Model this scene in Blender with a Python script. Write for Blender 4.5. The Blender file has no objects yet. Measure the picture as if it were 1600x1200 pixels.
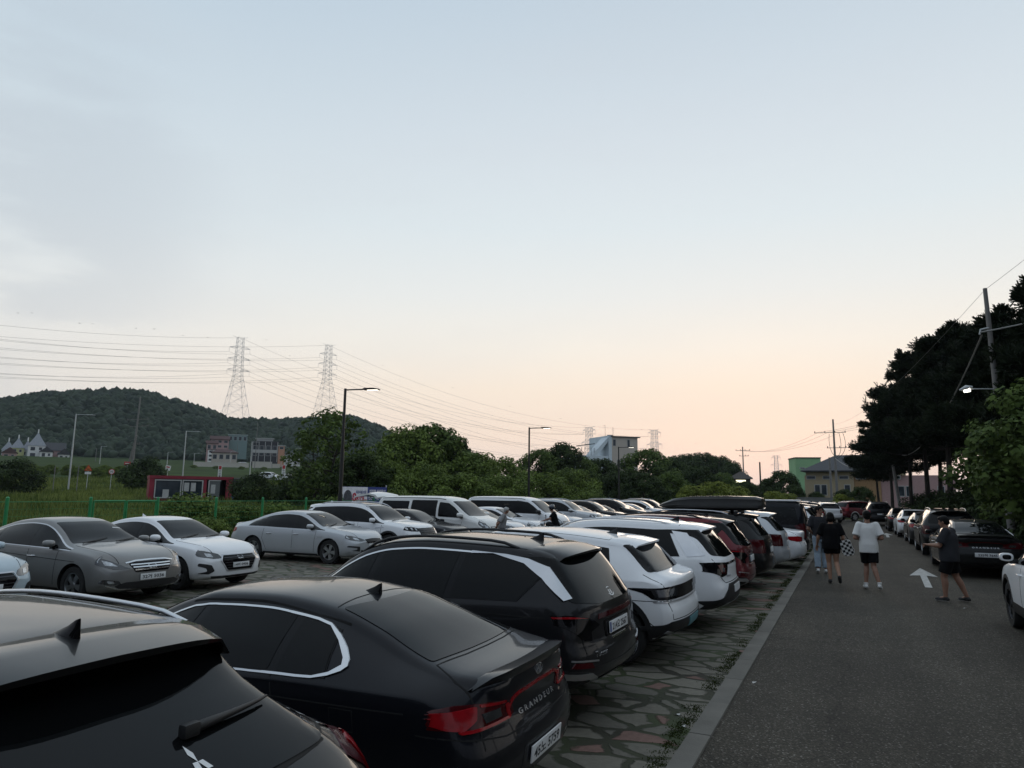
import bpy, bmesh, math, random
import numpy as np
from mathutils import Vector, Matrix, Quaternion
from mathutils.bvhtree import BVHTree
random.seed(7); np.random.seed(7)
R = math.radians
SC = bpy.context.scene
COL = SC.collection

# ------------------------------------------------------------------ camera
F_PX, HOR_PITCH, YAW, ROLL, CAM_H = 1108.0, 8.86, 25.14, 0.69, 2.01
cam_data = bpy.data.cameras.new("camera"); cam = bpy.data.objects.new("camera", cam_data); COL.objects.link(cam)
cam_data.sensor_width = 36.0; cam_data.lens = 36.0 * F_PX / 1600.0
cam_data.clip_start = 0.05; cam_data.clip_end = 6000
_m = Matrix.Rotation(R(YAW), 4, 'Z') @ Matrix.Rotation(R(90 + HOR_PITCH), 4, 'X') @ Matrix.Rotation(R(ROLL), 4, 'Z')
cam.matrix_world = Matrix.Translation((0, 0, CAM_H)) @ _m
SC.camera = cam

def ray(px, py):
    """World direction through a pixel of the 1600x1200 photograph."""
    d = _m.to_3x3() @ Vector(((px - 800) / F_PX, -(py - 600) / F_PX, -1.0))
    return d
_f = [(-14, -.24), (2, -.22), (4.85, -.19), (7.3, -.10), (9.8, -.05), (12.2, -.02), (15, 0), (90, 0)]
def lot_f(y): return float(np.interp(y, [p[0] for p in _f], [p[1] for p in _f]))
def lot_z(x, y):
    """The near end of the lot and road dips gently below the rest."""
    t = min(max((x + 11) / 4, 0.0), 1.0); return lot_f(y) * t * t * (3 - 2 * t)
def spot(px, py, dist):
    """Point at a horizontal distance along a pixel's direction (used to survey where far things stand)."""
    d = ray(px, py); k = dist / math.hypot(d.x, d.y)
    return Vector((d.x * k, d.y * k, CAM_H + d.z * k))

# ------------------------------------------------------------------ render settings
SC.view_settings.view_transform = 'Standard'; SC.view_settings.look = 'None'
SC.view_settings.exposure = 0.0; SC.view_settings.gamma = 1.0
try: SC.view_settings.use_curve_mapping = False
except Exception: pass
SC.render.engine = 'CYCLES'
SC.cycles.use_denoising = True
SC.cycles.max_bounces = 6; SC.cycles.diffuse_bounces = 2; SC.cycles.glossy_bounces = 3
SC.cycles.transmission_bounces = 3; SC.cycles.volume_bounces = 0; SC.cycles.transparent_max_bounces = 6
SC.cycles.sample_clamp_indirect = 4.0

def lin(r, g, b, a=1.0):
    f = lambda c: (c / 255 / 12.92) if c / 255 <= 0.04045 else ((c / 255 + 0.055) / 1.055) ** 2.4
    return (f(r), f(g), f(b), a)

# ------------------------------------------------------------------ sky (dusk) + the last glow of the sun
GLOW = ray(1180, 700); GLOW_AZ = math.atan2(GLOW.x, GLOW.y)
world = bpy.data.worlds.new("World"); SC.world = world; world.use_nodes = True
nt = world.node_tree; N = nt.nodes; L = nt.links; N.clear()
def ramp(stops):
    n = N.new('ShaderNodeValToRGB'); cr = n.color_ramp
    while len(cr.elements) < len(stops): cr.elements.new(0.5)
    for e, (p, c) in zip(cr.elements, stops): e.position = p; e.color = lin(*c)
    return n
tc = N.new('ShaderNodeTexCoord'); sep = N.new('ShaderNodeSeparateXYZ'); L.new(tc.outputs['Generated'], sep.inputs[0])
warm = ramp([(0.0, (210, 202, 198)), (0.035, (230, 213, 202)), (0.08, (241, 222, 206)), (0.145, (241, 227, 211)),
             (0.2, (237, 231, 221)), (0.27, (226, 228, 226)), (0.36, (214, 223, 227)), (0.46, (206, 215, 222)), (0.61, (190, 203, 214)), (0.72, (180, 197, 212)), (1.0, (196, 208, 220))])
cool = ramp([(0.0, (200, 201, 205)), (0.08, (216, 213, 210)), (0.145, (224, 221, 216)), (0.22, (221, 223, 222)),
             (0.33, (207, 216, 221)), (0.46, (195, 208, 217)), (0.61, (180, 197, 211)), (0.72, (176, 193, 208)), (1.0, (196, 208, 220))])
back = ramp([(0.0, (112, 118, 132)), (0.15, (138, 145, 160)), (0.35, (150, 162, 178)), (0.65, (172, 187, 203)), (1.0, (196, 208, 220))])
for r_ in (warm, cool, back): L.new(sep.outputs['Z'], r_.inputs[0])
def math_n(op, a, b=None, clamp=False):
    n = N.new('ShaderNodeMath'); n.operation = op; n.use_clamp = clamp
    for i, v in enumerate((a, b)):
        if v is None: continue
        if isinstance(v, (int, float)): n.inputs[i].default_value = v
        else: L.new(v, n.inputs[i])
    return n.outputs[0]
def mixc(fac, a, b):
    n = N.new('ShaderNodeMix'); n.data_type = 'RGBA'; L.new(fac, n.inputs[0]); L.new(a, n.inputs[6]); L.new(b, n.inputs[7]); return n.outputs[2]
dx = math_n('MULTIPLY', sep.outputs['X'], math.sin(GLOW_AZ)); dy = math_n('MULTIPLY', sep.outputs['Y'], math.cos(GLOW_AZ))
dot = math_n('ADD', dx, dy)
def maprange(v, a, b, smooth=True):
    n = N.new('ShaderNodeMapRange'); n.interpolation_type = 'SMOOTHSTEP' if smooth else 'LINEAR'
    L.new(v, n.inputs[0]); n.inputs[1].default_value = a; n.inputs[2].default_value = b; return n.outputs[0]
c1 = mixc(maprange(dot, 0.5, 0.97), cool.outputs[0], warm.outputs[0])
c2 = mixc(maprange(dot, -0.6, 0.35), back.outputs[0], c1)
# thin stratus streaks, greyer to the west of the lot
mp = N.new('ShaderNodeMapping'); mp.inputs['Scale'].default_value = (1.6, 1.6, 7.0); L.new(tc.outputs['Generated'], mp.inputs[0])
ns = N.new('ShaderNodeTexNoise'); ns.inputs['Scale'].default_value = 1.7; ns.inputs['Detail'].default_value = 6; ns.inputs['Roughness'].default_value = 0.55
L.new(mp.outputs[0], ns.inputs['Vector'])
CL = ray(-40, 290).normalized()
cd = N.new('ShaderNodeVectorMath'); cd.operation = 'DOT_PRODUCT'; L.new(tc.outputs['Generated'], cd.inputs[0]); cd.inputs[1].default_value = CL
cm = math_n('MULTIPLY', maprange(ns.outputs['Fac'], 0.42, 0.62), maprange(cd.outputs['Value'], 0.955, 1.0))
cl = N.new('ShaderNodeRGB'); cl.outputs[0].default_value = lin(166, 176, 188)
c3 = mixc(math_n('MULTIPLY', cm, 0.30), c2, cl.outputs[0])
cm2 = math_n('MULTIPLY', maprange(ns.outputs['Fac'], 0.45, 0.75), 0.10)
cl2 = N.new('ShaderNodeRGB'); cl2.outputs[0].default_value = lin(196, 200, 206)
c4 = mixc(cm2, c3, cl2.outputs[0])
SUN_EL, SUN_AZ = R(2.0), GLOW_AZ
sky = N.new('ShaderNodeTexSky'); sky.sky_type = 'NISHITA'; sky.sun_disc = False
sky.sun_elevation = SUN_EL; sky.sun_rotation = SUN_AZ; sky.air_density = 1.2; sky.dust_density = 2.0
bg1 = N.new('ShaderNodeBackground'); L.new(sky.outputs[0], bg1.inputs[0]); bg1.inputs[1].default_value = 0.008
bg2 = N.new('ShaderNodeBackground'); L.new(c4, bg2.inputs[0]); bg2.inputs[1].default_value = 1.12
ad = N.new('ShaderNodeAddShader'); L.new(bg1.outputs[0], ad.inputs[0]); L.new(bg2.outputs[0], ad.inputs[1])
wo = N.new('ShaderNodeOutputWorld'); L.new(ad.outputs[0], wo.inputs[0])
world.cycles.sampling_method = 'MANUAL'; world.cycles.sample_map_resolution = 512

sun_d = bpy.data.lights.new("sun", 'SUN'); sun_d.energy = 0.22; sun_d.angle = R(20); sun_d.color = (1.0, 0.82, 0.66)
sun = bpy.data.objects.new("sun", sun_d); COL.objects.link(sun)
sd = Vector((math.sin(SUN_AZ) * math.cos(R(6)), math.cos(SUN_AZ) * math.cos(R(6)), math.sin(R(6))))
sun.rotation_euler = sd.to_track_quat('Z', 'Y').to_euler(); sun.location = (0, 0, 60)

# ------------------------------------------------------------------ materials
MATS = {}
def new_mat(name):
    m = bpy.data.materials.new(name); m.use_nodes = True
    b = m.node_tree.nodes['Principled BSDF']; return m, m.node_tree, b
def mat(name, col, rough=0.6, metal=0.0, coat=0.0, var=0.12, vscale=6.0, bump=0.0, bscale=30.0, spec=0.5, emit=0.0, emcol=None):
    """Principled surface with a procedural noise on colour and roughness."""
    if name in MATS: return MATS[name]
    m, t, b = new_mat(name); n = t.nodes; l = t.links
    tcn = n.new('ShaderNodeTexCoord'); nz = n.new('ShaderNodeTexNoise'); nz.inputs['Scale'].default_value = vscale; nz.inputs['Detail'].default_value = 5
    l.new(tcn.outputs['Object'], nz.inputs['Vector'])
    rp = n.new('ShaderNodeValToRGB'); a, c = rp.color_ramp.elements
    a.position = 0.3; c.position = 0.7
    a.color = tuple(x * (1 - var) for x in col[:3]) + (1,); c.color = tuple(min(1, x * (1 + var)) for x in col[:3]) + (1,)
    l.new(nz.outputs['Fac'], rp.inputs[0]); l.new(rp.outputs[0], b.inputs['Base Color'])
    b.inputs['Roughness'].default_value = rough; b.inputs['Metallic'].default_value = metal
    b.inputs['Coat Weight'].default_value = coat; b.inputs['Coat Roughness'].default_value = 0.04
    b.inputs['Specular IOR Level'].default_value = spec
    if rough > 0.05:
        mr = n.new('ShaderNodeMapRange'); mr.inputs[3].default_value = rough * 0.85; mr.inputs[4].default_value = min(1, rough * 1.15)
        l.new(nz.outputs['Fac'], mr.inputs[0]); l.new(mr.outputs[0], b.inputs['Roughness'])
    if bump:
        bn = n.new('ShaderNodeTexNoise'); bn.inputs['Scale'].default_value = bscale; bn.inputs['Detail'].default_value = 4
        l.new(tcn.outputs['Object'], bn.inputs['Vector'])
        bp = n.new('ShaderNodeBump'); bp.inputs['Strength'].default_value = bump; bp.inputs['Distance'].default_value = 0.02
        l.new(bn.outputs['Fac'], bp.inputs['Height']); l.new(bp.outputs[0], b.inputs['Normal'])
    if emit:
        b.inputs['Emission Color'].default_value = emcol or col; b.inputs['Emission Strength'].default_value = emit
    MATS[name] = m; return m
def paint(name, col, metal=0.0, rough=0.32, dust=0.25):
    """Car paint: clear coat over a base, with a thin uneven film of dust."""
    if name in MATS: return MATS[name]
    m, t, b = new_mat(name); n = t.nodes; l = t.links
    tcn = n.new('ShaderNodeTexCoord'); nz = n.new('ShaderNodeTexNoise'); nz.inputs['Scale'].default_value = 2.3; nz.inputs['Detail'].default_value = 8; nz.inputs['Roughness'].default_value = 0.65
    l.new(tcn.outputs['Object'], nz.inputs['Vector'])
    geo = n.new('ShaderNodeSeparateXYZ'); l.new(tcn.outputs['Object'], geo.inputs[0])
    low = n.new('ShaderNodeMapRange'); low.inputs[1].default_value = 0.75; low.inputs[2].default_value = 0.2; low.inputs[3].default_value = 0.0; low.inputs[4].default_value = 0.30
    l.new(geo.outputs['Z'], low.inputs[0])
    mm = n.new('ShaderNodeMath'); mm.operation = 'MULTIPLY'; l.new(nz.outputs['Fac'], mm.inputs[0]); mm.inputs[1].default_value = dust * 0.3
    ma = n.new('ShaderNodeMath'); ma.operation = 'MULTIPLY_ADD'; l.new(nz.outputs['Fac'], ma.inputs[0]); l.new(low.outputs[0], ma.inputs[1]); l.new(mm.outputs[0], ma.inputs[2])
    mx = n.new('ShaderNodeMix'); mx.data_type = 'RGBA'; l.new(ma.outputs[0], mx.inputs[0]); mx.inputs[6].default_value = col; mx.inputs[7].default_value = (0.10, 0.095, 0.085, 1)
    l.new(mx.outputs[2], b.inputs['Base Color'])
    b.inputs['Metallic'].default_value = metal; b.inputs['Roughness'].default_value = rough
    b.inputs['Coat Weight'].default_value = 0.8; b.inputs['Coat IOR'].default_value = 1.28; b.inputs['Specular IOR Level'].default_value = 0.12
    cr = n.new('ShaderNodeMapRange'); cr.inputs[3].default_value = 0.03; cr.inputs[4].default_value = 0.03 + 0.22 * dust; l.new(nz.outputs['Fac'], cr.inputs[0]); l.new(cr.outputs[0], b.inputs['Coat Roughness'])
    MATS[name] = m; return m
def foliage(name, c1, c2, scale=0.6, trans=0.35):
    if name in MATS: return MATS[name]
    m, t, b = new_mat(name); n = t.nodes; l = t.links
    tcn = n.new('ShaderNodeTexCoord'); nz = n.new('ShaderNodeTexNoise'); nz.inputs['Scale'].default_value = scale; nz.inputs['Detail'].default_value = 6
    l.new(tcn.outputs['Object'], nz.inputs['Vector'])
    at = n.new('ShaderNodeAttribute'); at.attribute_name = 'leaf_tone'
    md = n.new('ShaderNodeMath'); md.operation = 'MULTIPLY_ADD'; l.new(at.outputs['Fac'], md.inputs[0]); md.inputs[1].default_value = 0.45; l.new(nz.outputs['Fac'], md.inputs[2])
    rp = n.new('ShaderNodeValToRGB'); a, c = rp.color_ramp.elements; a.position = 0.42; c.position = 1.0; a.color = c1 + (1,); c.color = c2 + (1,)
    l.new(md.outputs[0], rp.inputs[0]); l.new(rp.outputs[0], b.inputs['Base Color']); b.inputs['Roughness'].default_value = 0.65; b.inputs['Specular IOR Level'].default_value = 0.10
    if trans:
        tr = n.new('ShaderNodeBsdfTranslucent'); l.new(rp.outputs[0], tr.inputs[0])
        ms = n.new('ShaderNodeMixShader'); ms.inputs[0].default_value = trans; l.new(b.outputs[0], ms.inputs[1]); l.new(tr.outputs[0], ms.inputs[2])
        l.new(ms.outputs[0], n['Material Output'].inputs[0])
    MATS[name] = m; return m

BLK = mat("black plastic", (0.012, 0.012, 0.013, 1), 0.55)
GLOSS = mat("gloss black trim", (0.004, 0.004, 0.005, 1), 0.06, coat=0.0, var=0.02, spec=0.20)
GLASS = mat("dark tinted glass", (0.004, 0.0045, 0.005, 1), 0.025, var=0.05, spec=0.17)
CHROME = mat("bright trim", (0.66, 0.67, 0.68, 1), 0.2, metal=1.0, var=0.03)
SATIN = mat("satin silver trim", (0.55, 0.56, 0.58, 1), 0.32, metal=0.9, var=0.05)
TYRE = mat("tyre rubber", (0.013, 0.013, 0.013, 1), 0.85, bump=0.2, bscale=80)
RIM = mat("alloy rim", (0.42, 0.43, 0.44, 1), 0.3, metal=0.9, var=0.1)
RIMD = mat("dark alloy rim", (0.06, 0.06, 0.065, 1), 0.35, metal=0.7, var=0.1)
TAIL = mat("red tail lamp", (0.27, 0.006, 0.010, 1), 0.12, coat=0.0, spec=0.4, var=0.15, vscale=20)
TAILD = mat("smoked red lamp", (0.055, 0.004, 0.006, 1), 0.1, coat=0.0, spec=0.3, var=0.15, vscale=20)
LAMPC = mat("headlamp lens", (0.42, 0.44, 0.46, 1), 0.07, metal=0.55, coat=1.0, var=0.45, vscale=14)
LAMPD = mat("dark headlamp lens", (0.035, 0.037, 0.04, 1), 0.06, coat=1.0, var=0.4, vscale=14)
AMBER = mat("amber lens", (0.5, 0.16, 0.02, 1), 0.15, coat=0.6)
PLATE = mat("plate white", (0.72, 0.73, 0.73, 1), 0.4, var=0.04)
PLATEG = mat("plate pale green", (0.10, 0.26, 0.30, 1), 0.4, var=0.04)
PLATEB = mat("plate blue band", (0.03, 0.07, 0.25, 1), 0.4)
INK = mat("plate ink", (0.012, 0.012, 0.015, 1), 0.5)
SEAM = mat("panel gap and crease line", (0.004, 0.004, 0.004, 1), 0.9)  # also colours the dark lines that stand in for crease shade
# ------------------------------------------------------------------ object helpers
def link(name, me, parent=None, loc=None, rot=None):
    o = bpy.data.objects.new(name, me); COL.objects.link(o)
    if parent: o.parent = parent
    if loc is not None: o.location = loc
    if rot is not None: o.rotation_euler = rot
    return o
def tag(o, label=None, cat=None, group=None, kind=None):
    for k, v in (('label', label), ('category', cat), ('group', group), ('kind', kind)):
        if v: o[k] = v
    return o
def empty(name, loc=(0, 0, 0), rz=0.0, label=None, cat=None, group=None):
    o = bpy.data.objects.new(name, None); COL.objects.link(o); o.location = loc; o.rotation_euler = (0, 0, rz); o.empty_display_size = 0.2
    return tag(o, label, cat, group)
def copy_tree(o, parent=None, loc=None, rz=None):
    c = o.copy(); COL.objects.link(c); c.parent = parent
    if loc is not None: c.location = loc
    if rz is not None: c.rotation_euler = (0, 0, rz)
    for ch in list(o.children): copy_tree(ch, c)
    return c
def finish(bm, name, mats, parent=None, smooth=35, loc=None, rot=None, recalc=True):
    if recalc: bmesh.ops.recalc_face_normals(bm, faces=bm.faces[:])
    me = bpy.data.meshes.new(name); bm.to_mesh(me); bm.free()
    for m in (mats if isinstance(mats, (list, tuple)) else [mats]): me.materials.append(m)
    if smooth is not None:
        me.polygons.foreach_set('use_smooth', [True] * len(me.polygons))
        if smooth < 180: me.set_sharp_from_angle(angle=R(smooth))
    return link(name, me, parent, loc, rot)
def add_box(bm, c, s, rz=0.0, bev=0.0, mi=0, rot=None):
    m = Matrix.Translation(c) @ (rot if rot else Matrix.Rotation(rz, 4, 'Z')) @ Matrix.Diagonal((s[0], s[1], s[2], 1))
    r = bmesh.ops.create_cube(bm, size=1.0, matrix=m); vs = r['verts']
    fs = list({f for v in vs for f in v.link_faces})
    if bev:
        es = list({e for v in vs for e in v.link_edges})
        rb = bmesh.ops.bevel(bm, geom=es, offset=bev, segments=2, affect='EDGES', profile=0.6)
        fs = rb['faces'] + [f for f in fs if f.is_valid]
    for f in fs:
        if f.is_valid: f.material_index = mi
    return fs
def add_tube(bm, pts, rad, seg=8, mi=0, cap=True):
    pts = [Vector(p) for p in pts]; n = len(pts)
    rads = rad if isinstance(rad, (list, tuple)) else [rad] * n
    rings = []; up = None
    for i, p in enumerate(pts):
        d = (pts[min(i + 1, n - 1)] - pts[max(i - 1, 0)]).normalized()
        if up is None: up = Vector((0, 0, 1)) if abs(d.z) < 0.9 else Vector((1, 0, 0))
        a = d.cross(up)
        if a.length < 1e-6: a = d.cross(Vector((0, 1, 0)))
        a.normalize(); b = a.cross(d).normalized(); up = b
        rings.append([bm.verts.new(p + (a * math.cos(2 * math.pi * k / seg) + b * math.sin(2 * math.pi * k / seg)) * rads[i]) for k in range(seg)])
    for r0, r1 in zip(rings, rings[1:]):
        for k in range(seg):
            f = bm.faces.new((r0[k], r0[(k + 1) % seg], r1[(k + 1) % seg], r1[k])); f.material_index = mi
    if cap:
        for r_ in (rings[0], rings[-1]):
            f = bm.faces.new(r_); f.material_index = mi
def add_prism(bm, poly, z0, z1, mi=0, axis='Z', mat4=None):
    """Extrude a 2-D outline; axis gives the extrusion direction."""
    def P(a, b, c):
        v = {'Z': Vector((a, b, c)), 'Y': Vector((a, c, b)), 'X': Vector((c, a, b))}[axis]
        return mat4 @ v if mat4 else v
    A = [bm.verts.new(P(a, b, z0)) for a, b in poly]; B = [bm.verts.new(P(a, b, z1)) for a, b in poly]
    fs = [bm.faces.new(A), bm.faces.new(B)]
    for i in range(len(poly)):
        j = (i + 1) % len(poly); fs.append(bm.faces.new((A[i], A[j], B[j], B[i])))
    for f in fs: f.material_index = mi
    return fs
def add_cyl(bm, p, d, r, h, seg=20, mi=0, r2=None):
    d = Vector(d).normalized(); add_tube(bm, [Vector(p), Vector(p) + d * h], [r, r2 if r2 is not None else r], seg, mi)
def text_bm(s, size, bold=0.0):
    cu = bpy.data.curves.new("lettering", 'FONT'); cu.body = s; cu.size = size; cu.align_x = 'CENTER'; cu.align_y = 'CENTER'; cu.offset = bold
    cu.resolution_u = 3
    o = bpy.data.objects.new("lettering", cu); COL.objects.link(o)
    bpy.context.view_layer.update(); dg = bpy.context.evaluated_depsgraph_get()
    me = bpy.data.meshes.new_from_object(o.evaluated_get(dg)); bm = bmesh.new(); bm.from_mesh(me)
    bpy.data.objects.remove(o); bpy.data.curves.remove(cu); bpy.data.meshes.remove(me)
    return bm
def pchip(xs, ys):
    xs = np.asarray(xs, float); ys = np.asarray(ys, float); h = np.diff(xs); d = np.diff(ys) / h; m = np.zeros(len(xs))
    for i in range(1, len(xs) - 1):
        if d[i - 1] * d[i] > 0:
            w1 = 2 * h[i] + h[i - 1]; w2 = h[i] + 2 * h[i - 1]; m[i] = (w1 + w2) / (w1 / d[i - 1] + w2 / d[i])
    m[0] = d[0]; m[-1] = d[-1]
    def f(x):
        x = min(max(x, xs[0]), xs[-1]); i = min(int(np.searchsorted(xs, x, 'right')) - 1, len(xs) - 2); i = max(i, 0)
        t = (x - xs[i]) / h[i]
        return float((2*t**3 - 3*t**2 + 1) * ys[i] + (t**3 - 2*t**2 + t) * h[i] * m[i] + (-2*t**3 + 3*t**2) * ys[i+1] + (t**3 - t**2) * h[i] * m[i+1])
    return f
def curve(pts):
    pts = sorted(pts); return pchip([p[0] for p in pts], [p[1] for p in pts])
def smoothstep(t):
    t = min(max(t, 0.0), 1.0); return t * t * (3 - 2 * t)
def rounded(poly, r, n=4):
    """Fillet the corners of a 2-D outline."""
    out = []; k = len(poly)
    for i in range(k):
        p0, p1, p2 = Vector(poly[i - 1]), Vector(poly[i]), Vector(poly[(i + 1) % k])
        a = p0 - p1; b = p2 - p1; rr = min(r, a.length * 0.45, b.length * 0.45)
        if rr < 1e-5: out.append(tuple(p1)); continue
        s = p1 + a.normalized() * rr; e = p1 + b.normalized() * rr
        for j in range(n + 1):
            t = j / n; q = s * (1 - t) ** 2 + p1 * 2 * t * (1 - t) + e * t * t; out.append((q.x, q.y))
    return out
def band(path, w):
    """Outline of a strip of width w along a 2-D path (w may be a list)."""
    P = [Vector(p) for p in path]; n = len(P); ws = w if isinstance(w, (list, tuple)) else [w] * n; l_, r_ = [], []
    for i in range(n):
        d = (P[min(i + 1, n - 1)] - P[max(i - 1, 0)]).normalized(); nn = Vector((-d.y, d.x)) * ws[i] / 2
        l_.append(tuple(P[i] + nn)); r_.append(tuple(P[i] - nn))
    return l_ + r_[::-1]
# ------------------------------------------------------------------ cars
VIEWS = {  # outside-in ray: (origin of (a, b), direction)
    'L': (lambda a, b: Vector((a, 5, b)), Vector((0, -1, 0))),
    'R': (lambda a, b: Vector((a, -5, b)), Vector((0, 1, 0))),
    'F': (lambda a, b: Vector((6, a, b)), Vector((-1, 0, 0))),
    'B': (lambda a, b: Vector((-6, a, b)), Vector((1, 0, 0))),
    'T': (lambda a, b: Vector((a, b, 5)), Vector((0, 0, -1)))}

class Car:
    """A car body lofted from profile curves; panels, lamps and trim are laid onto its surface."""
    def __init__(s, sp):
        s.sp = sp
        s.top = curve(sp['top']); s.sh = curve(sp['sh']); s.wid = curve(sp['wid']); s.rw = curve(sp['rw']); s.bot = curve(sp['bot'])
        s.x0 = min(p[0] for p in sp['top']); s.x1 = max(p[0] for p in sp['top'])
        s.rp = curve(sp.get('rearprof', [(0, 0), (2, 0)])); s.fp = curve(sp.get('frontprof', [(0, 0), (2, 0)]))
        s.kr = sp.get('kr', 0.16); s.kf = sp.get('kf', 0.26)
        s.root = bpy.data.objects.new(sp['name'], None); COL.objects.link(s.root); s.root.empty_display_size = 0.3
        s.mesh()
    def roof_edge(s, x):
        zs, zt = s.sh(x), max(s.top(x), s.sh(x) + 0.02); h = zt - zs
        return zt - min(s.sp.get('crown', 0.085), 0.32 * h)
    def section(s, x):
        zb, zs, w, r = s.bot(x), s.sh(x), s.wid(x), s.rw(x); zt = max(s.top(x), zs + 0.02); h = zt - zs
        c = min(s.sp.get('crown', 0.085), 0.32 * h); d = zs - zb; ws = w * s.sp.get('shw', 0.958); r = min(r, ws - 0.01)
        tb = s.sp.get('bulge', 0.42)
        P = [(0, zb), (0.45 * w, zb + .002), (0.80 * w, zb + .006), (0.93 * w, zb + .035), (0.972 * w, zb + .10), (0.992 * w, zb + 0.27 * d), (w, zb + .52 * d),
             (0.996 * w, zb + .74 * d), (0.985 * w, zb + .88 * d), (ws + .008, zs - .015), (ws - .006, zs + .012 * min(1, h / .1)),
             (ws + (r - ws) * tb + .006, zs + .5 * (h - c)), (ws + (r - ws) * .86, zs + .88 * (h - c)), (r, zt - c), (0.955 * r, zt - .58 * c), (.86 * r, zt - .30 * c), (.6 * r, zt - .11 * c), (.3 * r, zt - .03 * c), (0, zt)]
        sub = 2; out = []
        V = [Vector(p) for p in P]
        for i in range(len(V) - 1):
            for k in range(sub):
                t = k / sub
                if k == 0: out.append(V[i]); continue
                a, b, c_, d_ = V[max(i - 1, 0)], V[i], V[i + 1], V[min(i + 2, len(V) - 1)]
                out.append(0.5 * ((2 * b) + (c_ - a) * t + (2 * a - 5 * b + 4 * c_ - d_) * t * t + (3 * b - a - 3 * c_ + d_) * t ** 3))
        out.append(V[-1])
        for i in range(1, len(out)): out[i].y = max(out[i].y, out[i - 1].y + 1e-4)
        return out
    def warp(s, p, w):
        x, y, z = p; q = (abs(y) / w) ** 2 if w > 0 else 0
        D = 0.55
        tr = smoothstep((s.x0 + D - x) / D); tf = smoothstep((x - (s.x1 - D)) / D)
        return Vector((x + tr * (s.rp(z) + s.kr * q ** 1.4) - tf * (s.fp(z) + s.kf * q ** 1.4), y, z))
    def mesh(s):
        L_ = s.x1 - s.x0
        xs = sorted(set([round(v, 4) for v in np.linspace(s.x0, s.x1, s.sp.get('nx', 64))] + [round(s.x0 + v, 4) for v in (0, .012, .035, .07, .11, .16, .22)] + [round(s.x1 - v, 4) for v in (0, .012, .035, .07, .11, .16, .22)]))
        xs = [x for i, x in enumerate(xs) if i == 0 or x - xs[i - 1] > 0.006]
        bm = bmesh.new(); rings = []
        W = s.sp['W'] / 2
        for x in xs:
            half = s.section(x)
            e = min(x - s.x0, s.x1 - x); rd = s.sp.get('edge', 0.10)
            if e < rd:   # round the ends over
                u = 1 - e / rd; k = 1 - s.sp.get('round', 0.11) * (1 - math.sqrt(max(0, 1 - u * u)))
                zc = half[0].y * 0.5 + half[-1].y * 0.5
                half = [Vector((v.x * k, zc + (v.y - zc) * k)) for v in half]
            pts = [Vector((x, v.x, v.y)) for v in half]
            lft = [bm.verts.new(s.warp(p, W)) for p in pts]
            rgt = [lft[0]] + [bm.verts.new(s.warp(Vector((p.x, -p.y, p.z)), W)) for p in pts[1:-1]] + [lft[-1]]
            rings.append((lft, rgt, pts))
        for (l0, r0, _), (l1, r1, _) in zip(rings, rings[1:]):
            for i in range(len(l0) - 1):
                bm.faces.new((l0[i], l1[i], l1[i + 1], l0[i + 1]))
                q = [r0[i], r0[i + 1], r1[i + 1], r1[i]]; q = [v for k, v in enumerate(q) if v not in q[:k]]
                if len(q) > 2: bm.faces.new(q)
        NC = 10
        for l, r, pts in (rings[0], rings[-1]):
            rows = []
            for i in range(len(pts)):
                if i in (0, len(pts) - 1): rows.append([l[i]] * (NC + 1)); continue
                row = [l[i]]
                for k in range(1, NC):
                    p = pts[i]; y = p.y * (1 - 2 * k / NC); row.append(bm.verts.new(s.warp(Vector((p.x, y, p.z)), W)))
                row.append(r[i]); rows.append(row)
            for a, b in zip(rows, rows[1:]):
                for k in range(NC):
                    q = [a[k], a[k + 1], b[k + 1], b[k]]; q = [v for j, v in enumerate(q) if v not in q[:j]]
                    if len(q) > 2: bm.faces.new(q)
        bmesh.ops.recalc_face_normals(bm, faces=bm.faces[:]); bm.normal_update()
        s.bvh = BVHTree.FromBMesh(bm)
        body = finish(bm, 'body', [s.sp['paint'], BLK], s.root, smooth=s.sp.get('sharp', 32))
        # wheel housings
        cb = bmesh.new(); R_ = s.sp['r'] + s.sp.get('gap', 0.045)
        for ax in (s.sp['fx'], s.sp['rx']):
            for sd_ in (1, -1):
                y0 = W + 0.3; y1 = W - 0.36
                n = 32; pr = [(ax + R_ * math.cos(2 * math.pi * k / n), s.sp['r'] + 0.01 + R_ * math.sin(2 * math.pi * k / n)) for k in range(n)]
                add_prism(cb, pr, min(sd_ * y0, sd_ * y1), max(sd_ * y0, sd_ * y1), axis='Y')
        cut = finish(cb, 'cutter', BLK)
        mod = body.modifiers.new('b', 'BOOLEAN'); mod.operation = 'DIFFERENCE'; mod.object = cut; mod.solver = 'EXACT'
        bpy.context.view_layer.update(); dg = bpy.context.evaluated_depsgraph_get()
        me = bpy.data.meshes.new_from_object(body.evaluated_get(dg)); body.modifiers.clear(); old = body.data; body.data = me; bpy.data.meshes.remove(old)
        me.name = 'body'; bpy.data.objects.remove(cut)
        me.materials.clear(); me.materials.append(s.sp['paint']); me.materials.append(BLK)
        for p in me.polygons:
            p.material_index = 0
            for ax in (s.sp['fx'], s.sp['rx']):
                if math.hypot(p.center.x - ax, p.center.z - s.sp['r'] - .01) < R_ - 0.0005 or (abs(math.hypot(p.center.x - ax, p.center.z - s.sp['r'] - .01) - R_) < 0.03 and abs(p.normal.y) < 0.2 and (p.normal.x * (p.center.x - ax) + p.normal.z * (p.center.z - s.sp['r'])) < 0): p.material_index = 1
        me.polygons.foreach_set('use_smooth', [True] * len(me.polygons)); me.set_sharp_from_angle(angle=R(s.sp.get('sharp', 32)))
        s.body = body
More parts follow.
